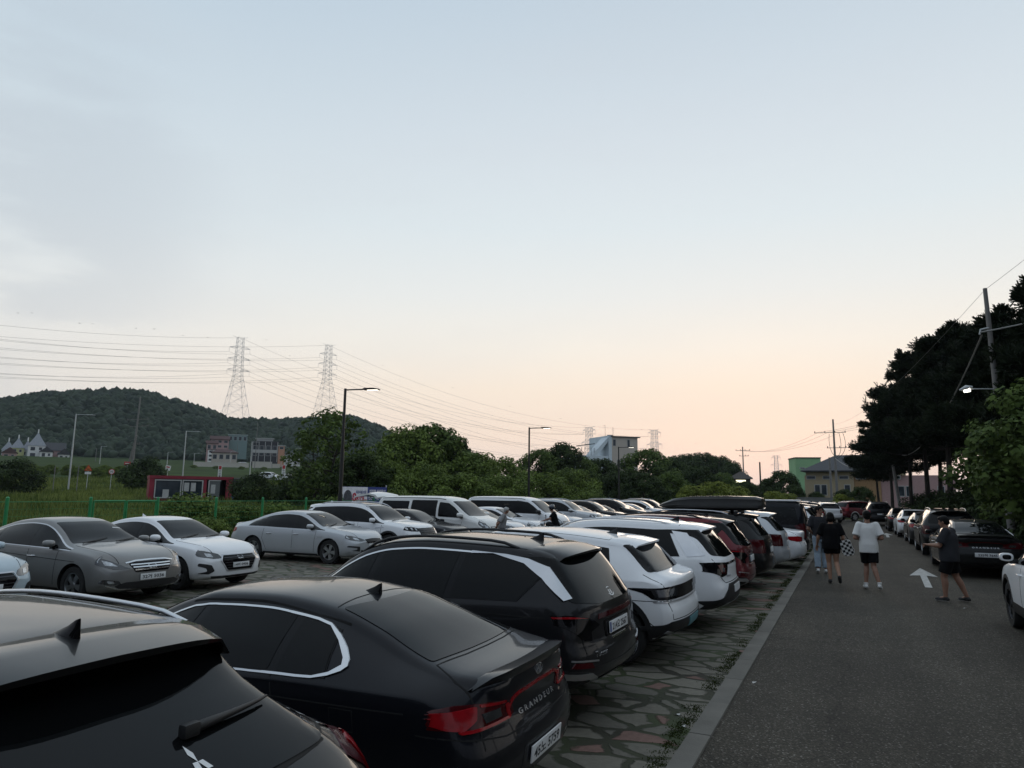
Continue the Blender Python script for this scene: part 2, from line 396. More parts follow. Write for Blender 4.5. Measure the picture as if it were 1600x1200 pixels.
    # -------------------------------------------------------------- surface queries
    def hit(s, a, b, view):
        of, d = VIEWS[view]; o = of(a, b); r = s.bvh.ray_cast(o, d)
        if r[0] is None:
            r2 = s.bvh.find_nearest(o + d * 4.0); return r2[0], r2[1]
        return r[0], r[1]
    def panel(s, name, poly, view, m, off=0.004, res=0.07, sink=0.012, parent=None, smooth=40, bm=None, both=False, maxd=None):
        if both:
            v2 = {'L': 'R', 'R': 'L'}.get(view, view)
            s.panel(name, poly, view, m, off, res, sink, parent, smooth, maxd=maxd)
            q = poly if view in 'LR' else ([(x, -y) for x, y in poly] if view == 'T' else [(-y, z) for y, z in poly])
            return s.panel(name, q, v2, m, off, res, sink, parent, smooth, maxd=maxd)
        of, d = VIEWS[view]
        if bm is None:
            bm = bmesh.new(); vs = [bm.verts.new((a, b, 0)) for a, b in poly]; bm.faces.new(vs)
            for k in (0, 1):
                lo = min(p[k] for p in poly); hi = max(p[k] for p in poly); n = int((hi - lo) / res)
                for i in range(1, n + 1):
                    co = [0, 0, 0]; co[k] = lo + (hi - lo) * i / (n + 1); no = [0, 0, 0]; no[k] = 1
                    bmesh.ops.bisect_plane(bm, geom=bm.verts[:] + bm.edges[:] + bm.faces[:], plane_co=co, plane_no=no, dist=1e-5)
        flat = bm.faces and len(bm.faces) < 4000 and smooth is not None
        if flat: bmesh.ops.triangulate(bm, faces=[f for f in bm.faces if len(f.verts) > 4])
        cache = {}
        def at(v):
            k = (round(v.co.x, 6), round(v.co.y, 6))
            if k not in cache:
                a, b = v.co.x, v.co.y; h = s.hit(a, b, view)
                if view in 'BF' and maxd:   # lamps wrap a little way round the corner, no further
                    for _i in range(40):
                        if ((h[0].x - s.x0) if view == 'B' else (s.x1 - h[0].x)) < maxd or abs(a) < .5: break
                        a *= .99; h = s.hit(a, b, view)
                cache[k] = h
            return cache[k]
        for _ in range(3 if flat else 0):   # refine where the surface bends away from the outline's plane
            lg = []
            for e in bm.edges:
                (p0, n0), (p1, n1) = at(e.verts[0]), at(e.verts[1])
                ln = (p0 - p1).length
                if ln > 0.03 and ln * (1 - min(1.0, n0.dot(n1))) ** 0.5 > 0.016: lg.append(e)
            if not lg: break
            bmesh.ops.subdivide_edges(bm, edges=lg, cuts=1); bmesh.ops.triangulate(bm, faces=[f for f in bm.faces if len(f.verts) > 4])
        new = {}
        for v in bm.verts:
            p, n = at(v)
            nn = (n - d * 0.6).normalized() if n.dot(d) < 0 else -d
            new[v] = (p + nn * off, nn)
        for v, (p, n) in new.items(): v.co = p
        bm.normal_update()
        for f in bm.faces:
            if f.normal.dot(d) > 0: f.normal_flip()
        if sink:
            be = [e for e in bm.edges if e.is_boundary]
            ex = bmesh.ops.extrude_edge_only(bm, edges=be)
            nv = [g for g in ex['geom'] if isinstance(g, bmesh.types.BMVert)]
            for v in nv: v.co += d * sink
        return finish(bm, name, m, parent or s.root, smooth, recalc=False)
    def line(s, name, path, w, view, m=None, off=0.0022, both=False, res=0.12):
        P = [Vector(p) for p in path]; Q = []
        for a, b in zip(P, P[1:]):
            n = max(1, int((b - a).length / 0.10))
            Q += [a.lerp(b, i / n) for i in range(n)]
        Q.append(P[-1])
        return s.panel(name, band([tuple(q) for q in Q], w), view, m or SEAM, off, res=9, sink=0.006, both=both)
    # -------------------------------------------------------------- glazing
    def dlo(s, xr, xf, up=0.035, dn=0.03, n=40, grow=0.0):
        lo, hi = [], []
        for x in np.linspace(xr, xf, n):
            b = s.sh(x) + dn; t = s.roof_edge(x) - up
            if t - b > 0.004: lo.append((x, b - grow)); hi.append((x, t + grow))
        return lo, hi
    def side_glass(s, xr, xf, pillars, up=0.035, dn=0.03, pill=0.06, trim=None, rear_cut=None, tw=0.022, front_cut=None, black=True):
        """Daylight opening split by slanted pillars [(x at belt, x at roof), ...]; rear_cut/front_cut = slanted ends."""
        lo, hi = s.dlo(xr, xf, up, dn)
        poly = lo + hi[::-1]
        def clip(pl, xb, xt, keep_front, g=0.0):
            bm = bmesh.new(); bm.faces.new([bm.verts.new((a, b, 0)) for a, b in pl])
            zb, zt = min(p[1] for p in pl), max(p[1] for p in pl)
            no = Vector((zt - zb, -(xt - xb), 0)).normalized()
            co = Vector((xb, zb, 0)) + no * g
            bmesh.ops.bisect_plane(bm, geom=bm.verts[:] + bm.edges[:] + bm.faces[:], plane_co=co, plane_no=no, clear_inner=keep_front, clear_outer=not keep_front, dist=1e-5)
            f = max(bm.faces, key=lambda f: f.calc_area()) if bm.faces else None
            out = [(v.co.x, v.co.y) for v in f.verts] if f else []
            bm.free(); return out
        if rear_cut: poly = clip(poly, rear_cut[0], rear_cut[1], True)
        if front_cut: poly = clip(poly, front_cut[0], front_cut[1], False)
        c = Vector((sum(p[0] for p in poly) / len(poly), sum(p[1] for p in poly) / len(poly)))
        def inset(pl, g):
            bm = bmesh.new(); f = bm.faces.new([bm.verts.new((a, b, 0)) for a, b in pl]); f.normal_update()
            if f.normal.z < 0: f.normal_flip()
            vs = list(f.verts); out = []
            for i in range(len(vs)):
                a, b, d_ = vs[i - 1].co, vs[i].co, vs[(i + 1) % len(vs)].co
                t1 = (b - a); t2 = (d_ - b)
                if t1.length < 1e-6 or t2.length < 1e-6: continue
                n1 = Vector((-t1.y, t1.x, 0)).normalized(); n2 = Vector((-t2.y, t2.x, 0)).normalized(); nn = n1 + n2
                if nn.length < 1e-3: continue
                nn.normalize(); k = min(1 / max(nn.dot(n1), 0.35), 2.2)
                q = b + nn * g * k; out.append((q.x, q.y))
            bm.free(); return out
        if trim: s.panel('window_trim', inset(poly, -tw), 'L', trim, 0.0035, both=True)
        if black: s.panel('pillar_trim', inset(poly, 0.001), 'L', GLOSS, 0.0055, both=True)
        edges = sorted(pillars, key=lambda p: p[0])
        pieces = []; rest = poly
        for xb, xt in edges:
            pieces.append(clip(rest, xb, xt, False, -pill / 2)); rest = clip(rest, xb, xt, True, pill / 2)
        pieces.append(rest)
        for pl in pieces:
            if len(pl) > 2: s.panel('side_window', rounded(inset(pl, 0.012), 0.03, 3), 'L', s.sp.get('glass', GLASS), 0.0085, both=True)
        s.dlo_poly = poly
    def top_glass(s, xa, xb, name, margin=0.05, m=None, res=0.07, bow=0.0, off=0.005, view='T', ends=None):
        """Windscreen or rear glass laid on the slope between two stations; bow curves its ends."""
        n = 12; xs = np.linspace(xa, xb, n)
        le = [(x, s.rw(x) * (s.wid(x) > 0) - margin) for x in xs]
        poly = []
        e0, e1 = le[0][1], le[-1][1]
        front = [(xa + bow * (1 - (y / e0) ** 2), y) for y in np.linspace(-e0, e0, 9)][1:-1]
        rear = [(xb + (bow if ends is None else ends) * (1 - (y / e1) ** 2), y) for y in np.linspace(e1, -e1, 9)][1:-1]
        poly = [(x, -y) for x, y in le][::-1] + front + le + rear
        return s.panel(name, rounded(poly, 0.05, 3), 'T', m or s.sp.get('glass', GLASS), off, res)
    # -------------------------------------------------------------- fittings
    def wheels(s, style=5, rim=None, tyre_w=0.225):
        r = s.sp['r']; W = s.sp['W'] / 2; rr = r * s.sp.get('rimk', 0.66)
        tb = bmesh.new(); prof = [(rr, -.5), (rr * 1.04, -.5), (r * .93, -.52), (r * .985, -.42), (r, -.25), (r, .25), (r * .985, .42), (r * .93, .52), (rr * 1.04, .5), (rr, .5)]
        n = 36; rings = []
        for k in range(n):
            a = 2 * math.pi * k / n; rings.append([tb.verts.new((q * math.cos(a), w_ * tyre_w, q * math.sin(a))) for q, w_ in prof])
        for k in range(n):
            A, B = rings[k], rings[(k + 1) % n]
            for i in range(len(prof)):
                j = (i + 1) % len(prof); tb.faces.new((A[i], A[j], B[j], B[i]))
        proto_w = finish(tb, 'wheel', TYRE, s.root, 40)
        rb = bmesh.new(); yo = tyre_w * .46
        def ringband(r0, r1, y0, y1, seg=36, mi=0):
            A = [rb.verts.new((r0 * math.cos(2 * math.pi * k / seg), y0, r0 * math.sin(2 * math.pi * k / seg))) for k in range(seg)]
            B = [rb.verts.new((r1 * math.cos(2 * math.pi * k / seg), y1, r1 * math.sin(2 * math.pi * k / seg))) for k in range(seg)]
            for k in range(seg):
                f = rb.faces.new((A[k], A[(k + 1) % seg], B[(k + 1) % seg], B[k])); f.material_index = mi
        ringband(rr * 1.03, rr * .93, yo, yo); ringband(rr * .93, rr * .88, yo, yo - .05); ringband(rr * .88, rr * .86, yo - .05, yo - .16, mi=1)
        ringband(rr * .87, 0.02, yo - .14, yo - .14, mi=1)
        ns = style
        for k in range(ns):
            for dlt in ((-.10, .10) if ns <= 6 else (0,)):
                a = 2 * math.pi * k / ns + dlt * 1.2; w0, w1 = (.026, .032) if ns <= 6 else (.022, .026)
                ca, sa = math.cos(a), math.sin(a)
                def pt(q, t, y): return (q * ca - t * sa, y, q * sa + t * ca)
                V = [rb.verts.new(pt(q, t, y)) for y in (yo - .012, yo - .055) for q, t in ((.03, -w0), (rr * .92, -w1), (rr * .92, w1), (.03, w0))]
                for q in ((0, 1, 2, 3), (7, 6, 5, 4), (0, 4, 5, 1), (1, 5, 6, 2), (2, 6, 7, 3), (3, 7, 4, 0)): rb.faces.new([V[i] for i in q])
        add_cyl(rb, (0, yo - .06, 0), (0, 1, 0), .062, .058, 20, r2=.05)
        rim_o = finish(rb, 'rim', [rim or RIM, RIMD], proto_w, 30)
        first = True
        for ax in (s.sp['fx'], s.sp['rx']):
            for sd_ in (1, -1):
                w_ = proto_w if first else copy_tree(proto_w, s.root)
                first = False
                w_.location = (ax, sd_ * (W - tyre_w / 2 - 0.035), r); w_.rotation_euler = (0, random.random(), 0 if sd_ > 0 else math.pi)
    def arch_trim(s, m=BLK, w=0.055, low=True):
        for ax in (s.sp['fx'], s.sp['rx']):
            R_ = s.sp['r'] + s.sp.get('gap', 0.045); zc = s.sp['r'] + .01
            a0 = -math.asin(min(.98, (zc - s.bot(ax) - .06) / R_)); n = 24
            o = [(ax + (R_ + w) * math.cos(a0 + (math.pi - 2 * a0) * k / n), zc + (R_ + w) * math.sin(a0 + (math.pi - 2 * a0) * k / n)) for k in range(n + 1)]
            i_ = [(ax + (R_ - .004) * math.cos(a0 + (math.pi - 2 * a0) * k / n), zc + (R_ - .004) * math.sin(a0 + (math.pi - 2 * a0) * k / n)) for k in range(n + 1)]
            s.panel('wheel_arch', o + i_[::-1], 'L', m, 0.007, res=9, sink=.03, both=True)
    def sill_trim(s, z0, z1, m=BLK, name='side_skirt'):
        a = s.sp['rx'] + s.sp['r'] + .06; b = s.sp['fx'] - s.sp['r'] - .06
        s.panel(name, [(a, z0), (b, z0), (b, z1), (a, z1)], 'L', m, 0.006, both=True)
    def mirror(s, x, z, m=None, sz=0.86):
        for sd_ in (1, -1):
            p, n = s.hit(x, z, 'L' if sd_ > 0 else 'R'); y = abs(p.y)
            bm = bmesh.new(); prof = [(-.075, .60), (-.06, .92), (-.02, 1.0), (.04, .93), (.085, .70), (.11, .38), (.12, .05)]
            rings = []
            for xx, k in prof:
                ring = []
                for j in range(14):
                    t = 2 * math.pi * j / 14; cy, cz = math.cos(t), math.sin(t)
                    yy = math.copysign(abs(cy) ** .7, cy) * .115 * k; zz = math.copysign(abs(cz) ** .7, cz) * .075 * k
                    ring.append(bm.verts.new((x + .03 + xx * sz, sd_ * (y + .13 * sz + yy * sz), z + .10 * sz + zz * sz)))
                rings.append(ring)
            for A, B in zip(rings, rings[1:]):
                for j in range(14): bm.faces.new((A[j], A[(j + 1) % 14], B[(j + 1) % 14], B[j]))
            f0 = bm.faces.new(rings[0]); bm.faces.new(rings[-1])
            f0.material_index = 1
            add_prism(bm, [(x - .02, z - .01), (x + .07, z - .01), (x + .06, z + .06), (x, z + .06)], min(sd_ * (y - .03), sd_ * (y + .07)), max(sd_ * (y - .03), sd_ * (y + .07)), mi=1, axis='Y')
            finish(bm, 'side_mirror', [m or s.sp['paint'], GLOSS], s.root, 40)
    def handles(s, xs, z, m=None):
        for x in xs:
            s.panel('door_handle_recess', rounded([(x - .13, z - .045), (x + .11, z - .045), (x + .11, z + .035), (x - .13, z + .035)], .04), 'L', SEAM if False else s.sp['paint'], .0015, both=True)
            for sd_, v in ((1, 'L'), (-1, 'R')):
                p0, _ = s.hit(x - .11, z, v); p1, _ = s.hit(x + .10, z, v)
                bm = bmesh.new(); add_tube(bm, [(p0.x, p0.y - sd_ * .005, p0.z), (p0.x + .03, p0.y + sd_ * .028, p0.z), (p1.x - .03, p1.y + sd_ * .028, p1.z), (p1.x, p1.y - sd_ * .005, p1.z)], [.010, .014, .014, .010], 8)
                finish(bm, 'door_handle', m or s.sp['paint'], s.root, 40)
    def fin(s, x, m=None, k=.82):
        z = s.top(x) - .012; bm = bmesh.new()
        st = [(.14, .004, .010), (.06, .034, .034), (-.02, .032, .066), (-.07, .018, .095), (-.10, .010, .105), (-.105, .004, .10)]
        rings = []
        for xx, w_, h in st:
            rings.append([bm.verts.new((x + xx * k, yy * w_ * k, z + zz * h * k)) for yy, zz in ((-1.25, 0), (-.8, .35), (-.35, .8), (0, 1), (.35, .8), (.8, .35), (1.25, 0))])
        for A, B in zip(rings, rings[1:]):
            for j in range(6): bm.faces.new((A[j], A[j + 1], B[j + 1], B[j]))
            bm.faces.new((A[6], A[0], B[0], B[6]))
        bm.faces.new(rings[0]); bm.faces.new(rings[-1])
        finish(bm, 'roof_antenna', m or GLOSS, s.root, 40)
    def rails(s, xa, xb, m=SATIN, h=0.045, inset=0.07, r=0.016):
        for sd_ in (1, -1):
            pts = []; n = 12
            for i in range(n + 1):
                x = xa + (xb - xa) * i / n; y = s.rw(x) - inset; p, _ = s.hit(x, y, 'T')
                e = min(i, n - i); pts.append((x, sd_ * y, p.z + (h if e > 0 else -.005) * (1 if e > 1 else .75)))
            bm = bmesh.new(); add_tube(bm, pts, r, 8); finish(bm, 'roof_rail', m, s.root, 50)
    def spoiler(s, xa, xb, drop=0.0, m=None, inset=0.03, th=0.035, name='spoiler', sweep=.35):
        """Roof spoiler running back from station xa to xb (xb < xa)."""
        bm = bmesh.new(); n = 14; A = []
        y1 = s.rw(xa) - inset; z1 = s.top(xa) + .002
        for i in range(n + 1):
            t = -1 + 2 * i / n; y = y1 * t; c = 1 - abs(t) ** 3
            za, _ = s.hit(xa, y * .995, 'T'); xe = xb + (xa - xb) * sweep * abs(t) ** 3
            A.append([Vector((xa + .03, y, za.z - .004)), Vector((xa, y, za.z + .005)), Vector(((xa + xe) / 2, y * .985, za.z + .004 - drop * .4)), Vector((xe, y * .96, za.z - drop - .004 - .02 * abs(t) ** 3)), Vector((xe + .004, y * .96, za.z - drop - th)), Vector(((xa + xe) / 2 + .05, y * .97, za.z - drop - th * 1.6)), Vector((xa + .03, y * .98, za.z - th * 1.8))])
        rows = [[bm.verts.new(p) for p in r_] for r_ in A]
        for a, b in zip(rows, rows[1:]):
            for k in range(len(a)): bm.faces.new((a[k], a[(k + 1) % len(a)], b[(k + 1) % len(a)], b[k]))
        bm.faces.new(rows[0]); bm.faces.new(rows[-1])
        return finish(bm, name, m or s.sp['paint'], s.root, 40)
    def plate(s, z, text, view='B', m=None, w=0.52, h=0.11, y=0.0, blue=True, tilt=None, small=False, out=.012):
        p, n = s.hit(y, z, view); sgn = 1 if view == 'F' else -1
        t = tilt if tilt is not None else math.asin(max(-.5, min(.5, n.z)))
        M = Matrix.Translation(p + Vector((sgn * out, 0, 0))) @ Matrix.Rotation(R(90 if view == 'F' else -90), 4, 'Z') @ Matrix.Rotation(R(90) - t, 4, 'X')
        bm = bmesh.new(); add_box(bm, (0, 0, 0), (w, h, .010), bev=.003)
        o = finish(bm, 'license_plate', m or PLATE, s.root, 30); o.matrix_local = M
        tb = text_bm(text, h * (.80 if not small else .7), bold=h * .018)
        bx = [v.co.x for v in tb.verts]; wd = max(bx) - min(bx); by = [v.co.y for v in tb.verts]; cy = (max(by) + min(by)) / 2; cx = (max(bx) + min(bx)) / 2
        k = (w * (.86 if not blue else .80)) / wd; ky = h * .66 / (max(by) - min(by))
        for v in tb.verts: v.co = Vector(((v.co.x - cx) * k + (w * .035 if blue else 0), (v.co.y - cy) * ky, .0062))
        finish(tb, 'plate_lettering', INK, o, None, recalc=False)
        if blue:
            bb = bmesh.new(); add_box(bb, (-w / 2 + .022, 0, .0058), (.034, h * .86, .002)); finish(bb, 'plate_band', PLATEB, o, None)
        return o
    def badge(s, text, a, b, size, view, m=CHROME, name='badge', width=None, off=.004, thick=.004):
        tb = text_bm(text, size); sg = -1 if view in ('F',) else 1
        bx = [v.co.x for v in tb.verts]; wd = max(bx) - min(bx); k = (width / wd) if width else 1
        for v in tb.verts: v.co = Vector((a + (v.co.x * k) * (1 if view == 'F' else -1 if view in ('B', 'L') else 1), b + v.co.y, 0))
        return s.panel(name, None, view, m, off, sink=thick, bm=tb, smooth=None)
    def emblem(s, a, b, size, view, m=CHROME, name='emblem'):
        """Oval ring with a slanted H."""
        bm = bmesh.new(); n = 28
        O = [bm.verts.new((a + size * math.cos(2 * math.pi * k / n), b + .56 * size * math.sin(2 * math.pi * k / n), 0)) for k in range(n)]
        I = [bm.verts.new((a + .86 * size * math.cos(2 * math.pi * k / n), b + .46 * size * math.sin(2 * math.pi * k / n), 0)) for k in range(n)]
        for k in range(n): bm.faces.new((O[k], O[(k + 1) % n], I[(k + 1) % n], I[k]))
        sg = 1 if view == 'F' else -1
        for pl in ([(-.55, -.36), (-.28, -.36), (-.05, .36), (-.32, .36)], [(.05, -.36), (.32, -.36), (.55, .36), (.28, .36)], [(-.16, -.10), (.18, -.02), (.16, .11), (-.13, .04)]):
            bm.faces.new([bm.verts.new((a + sg * x * size, b + y * size, 0)) for x, y in pl])
        return s.panel(name, None, view, m, .005, sink=.004, bm=bm, smooth=None)
    def wiper(s, x0, y0, x1, y1, m=BLK):
        p, _ = s.hit(x0, y0, 'T'); q, _ = s.hit(x1, y1, 'T'); bm = bmesh.new()
        pts = []
        for i in range(7):
            t = i / 6; h, n = s.hit(x0 + (x1 - x0) * t, y0 + (y1 - y0) * t, 'T'); pts.append(h + n * .018)
        add_tube(bm, pts, [.012, .011, .010, .009, .008, .007, .005], 6); finish(bm, 'windscreen_wiper', m, s.root, 50)
    def under(s):
        """Dark underbody tray."""
        bm = bmesh.new(); add_box(bm, (0, 0, s.bot(0) + .02), ((s.x1 - s.x0) * .8, s.sp['W'] * .55, .16), bev=.03); finish(bm, 'underbody', BLK, s.root, 30)

def mirror_rw(pts): return pts
# ------------------------------------------------------------------ car specifications
P_BLACK = paint("black paint", (0.004, 0.0043, 0.005, 1), 0.0, 0.35, 0.12)
P_NAVY = paint("blue black paint", (0.0045, 0.0055, 0.009, 1), 0.1, 0.35, 0.12)
P_GRAPH = paint("graphite grey paint", (0.014, 0.014, 0.016, 1), 0.3, 0.36, 0.14)
P_GREY = paint("grey metallic paint", (0.23, 0.228, 0.222, 1), 0.4, 0.38)
P_SILVER = paint("silver paint", (0.50, 0.52, 0.54, 1), 0.35, 0.36)
P_WHITE = paint("white paint", (0.84, 0.85, 0.86, 1), 0.0, 0.4, 0.10)
P_PEARL = paint("pearl white paint", (0.80, 0.80, 0.77, 1), 0.0, 0.4, 0.15)
P_RED = paint("dark red paint", (0.12, 0.012, 0.019, 1), 0.3, 0.32)
P_ICE = paint("pale blue paint", (0.46, 0.55, 0.60, 1), 0.0, 0.4)
P_DGREY = paint("dark grey paint", (0.045, 0.046, 0.05, 1), 0.4, 0.36)

def S(pts, sx, sz=1.0, base=None):
    return [(x * sx, z * sz) for x, z in pts]
def sedan(name, p, Lc=4.9, W=1.865, H=1.47, wb=2.84, fo=0.92, r=0.335, **kw):
    sx, sz, w = Lc / 4.92, H / 1.47, W / 2
    sp = dict(name=name, paint=p, W=W, r=r, fx=Lc / 2 - fo, rx=Lc / 2 - fo - wb, kr=.17, kf=.30, edge=.10, round=.12,
        top=S([(-2.46, .97), (-2.43, 1.04), (-2.32, 1.072), (-2.05, 1.095), (-1.82, 1.13), (-1.25, 1.325), (-.75, 1.435), (-.25, 1.47), (.1, 1.452), (.38, 1.385), (.71, 1.245), (1.14, 1.042), (1.24, 1.017), (1.85, .937), (2.2, .855), (2.38, .765), (2.46, .66)], sx, sz),
        sh=S([(-2.46, .80), (-2.3, .90), (-1.9, .965), (-1.2, .965), (-.3, .945), (.6, .925), (1.3, .90), (1.9, .835), (2.25, .74), (2.46, .58)], sx, sz),
        wid=[(x * sx, y * w) for x, y in [(-2.46, .90), (-2.2, .955), (-1.7, .992), (-1.0, 1.0), (.8, 1.0), (1.5, .99), (2.0, .965), (2.3, .93), (2.46, .88)]],
        rw=[(x * sx, y * w) for x, y in [(-2.46, .66), (-2.1, .76), (-1.75, .73), (-1.2, .645), (-.7, .61), (.0, .615), (.33, .635), (.72, .70), (1.1, .80), (1.32, .82), (2.1, .77), (2.46, .60)]],
        bot=S([(-2.46, .36), (-2.2, .27), (-1.9, .22), (-.9, .20), (1.0, .19), (1.9, .20), (2.2, .21), (2.46, .26)], sx),
        rearprof=[(.2, .12), (.32, .05), (.45, .0), (.60, -.015), (.72, .02), (.82, .055), (.92, .045), (1.02, .01), (1.1, 0), (1.5, 0)],
        frontprof=[(.15, .10), (.28, .02), (.45, 0), (.6, .01), (.7, .03), (.85, .02), (1.0, 0), (1.5, 0)])
    sp.update(kw); return sp
def suv(name, p, Lc=4.63, W=1.865, H=1.66, wb=2.755, fo=0.92, r=0.365, **kw):
    sx, sz, w = Lc / 4.63, H / 1.66, W / 2
    sp = dict(name=name, paint=p, W=W, r=r, fx=Lc / 2 - fo, rx=Lc / 2 - fo - wb, kr=.17, kf=.26, edge=.08, round=.10, crown=.095,
        top=S([(-2.315, .98), (-2.29, 1.05), (-2.21, 1.14), (-1.93, 1.47), (-1.84, 1.55), (-1.70, 1.595), (-1.2, 1.64), (-.4, 1.66), (.05, 1.632), (.36, 1.565), (.63, 1.44), (1.04, 1.158), (1.13, 1.13), (1.66, 1.06), (2.05, .985), (2.22, .89), (2.315, .76)], sx, sz),
        sh=S([(-2.315, .86), (-2.2, 1.0), (-1.9, 1.10), (-1.3, 1.085), (-.4, 1.055), (.6, 1.03), (1.2, 1.0), (1.75, .935), (2.1, .84), (2.315, .66)], sx, sz),
        wid=[(x * sx, y * w) for x, y in [(-2.315, .93), (-2.05, .97), (-1.6, .997), (-1.0, 1.0), (.8, 1.0), (1.5, .99), (1.9, .97), (2.15, .94), (2.315, .90)]],
        rw=[(x * sx, y * w) for x, y in [(-2.315, .76), (-2.1, .72), (-1.85, .675), (-1.5, .66), (-.7, .665), (.0, .67), (.33, .69), (.68, .74), (1.03, .81), (1.28, .83), (1.9, .79), (2.315, .64)]],
        bot=S([(-2.315, .42), (-2.1, .33), (-1.8, .27), (-.9, .24), (1.0, .23), (1.8, .24), (2.1, .26), (2.315, .34)], sx),
        rearprof=[(.2, .14), (.38, .04), (.52, -.01), (.66, -.01), (.78, .03), (.95, .035), (1.1, .01), (1.3, 0), (1.7, 0)],
        frontprof=[(.2, .10), (.35, .02), (.55, 0), (.75, .01), (.9, .03), (1.05, 0), (1.6, 0)])
    sp.update(kw); return sp
def van(name, p, Lc=5.13, W=1.92, H=1.93, wb=3.2, fo=0.88, r=0.34, **kw):
    w = W / 2; h = Lc / 2; sz = H / 1.93
    sp = dict(name=name, paint=p, W=W, r=r, fx=h - fo, rx=h - fo - wb, kr=.10, kf=.26, edge=.10, round=.09, crown=.13, shw=.975, bulge=.30,
        top=[(-h, 1.35 * sz), (-h + .03, 1.5 * sz), (-h + .10, 1.74 * sz), (-h + .20, 1.86 * sz), (-h + .5, 1.91 * sz), (-.6, 1.93 * sz), (.3, 1.92 * sz), (.75, 1.86 * sz), (1.0, 1.76 * sz), (1.75, 1.22 * sz), (1.85, 1.175 * sz), (2.2, 1.07 * sz), (2.42, .95 * sz), (h, .76 * sz)],
        sh=[(-h, 1.0), (-h + .2, 1.10), (-1, 1.12), (.6, 1.10), (1.5, 1.06), (2.0, .98), (2.35, .84), (h, .66)],
        wid=[(-h, .95 * w), (-h + .3, .985 * w), (-1.5, w), (1.2, w), (1.8, .98 * w), (2.2, .95 * w), (h, .89 * w)],
        rw=[(-h, .80 * w), (-h + .3, .80 * w), (0, .80 * w), (.8, .80 * w), (1.2, .82 * w), (1.7, .86 * w), (2.1, .82 * w), (h, .62 * w)],
        bot=[(-h, .34), (-h + .4, .26), (-1, .22), (1.5, .22), (h - .2, .24), (h, .30)],
        rearprof=[(.2, .10), (.4, .0), (.6, -.01), (.8, .02), (1.1, .03), (2, .05)], frontprof=[(.2, .08), (.4, 0), (.6, 0), (.8, .02), (2, 0)])
    sp.update(kw); return sp

def hood_lines(c, xc, xf, yr):
    c.line('bonnet_gap', [(xc, yr * .98), (xc + (xf - xc) * .5, yr * .94), (xf, yr * .80)], .009, 'T', both=True)
def door_lines(c, xs, zlo=.32):
    for x0, x1, x2 in xs:
        c.line('door_gap', [(x0, c.sh(x0) + .02), (x1, .65), (x2, zlo)], .009, 'L', both=True)
def intake(c, poly, slats=0, m=GLOSS, name='grille', sm=CHROME, off=.005, sw=.013):
    g = c.panel(name, rounded(poly, .03), 'F', m, off)
    if slats:
        zs = [p[1] for p in poly]; z0, z1 = min(zs), max(zs)
        for i in range(slats):
            z = z0 + (z1 - z0) * (i + 1) / (slats + 1); ys = []
            for (a, b), (a2, b2) in zip(poly, poly[1:] + poly[:1]):
                if (b - z) * (b2 - z) < 0: ys.append(a + (a2 - a) * (z - b) / (b2 - b))
            if len(ys) >= 2:
                y0, y1 = min(ys) + .02, max(ys) - .02
                c.panel('grille_bar', [(y0, z - sw / 2), (y1, z - sw / 2), (y1, z + sw / 2), (y0, z + sw / 2)], 'F', sm, off + .007, sink=.01, parent=g)
    return g
def lamp_unit(c, poly, view, m, name, inner=None, im=None):
    c.panel(name, rounded(poly, .02), view, m, .006, res=.05, both=True, maxd=.42)
    for ip in (inner or []):
        c.panel(name + '_element', rounded(ip, .012), view, im or CHROME, .010, res=.05, both=True, maxd=.40)

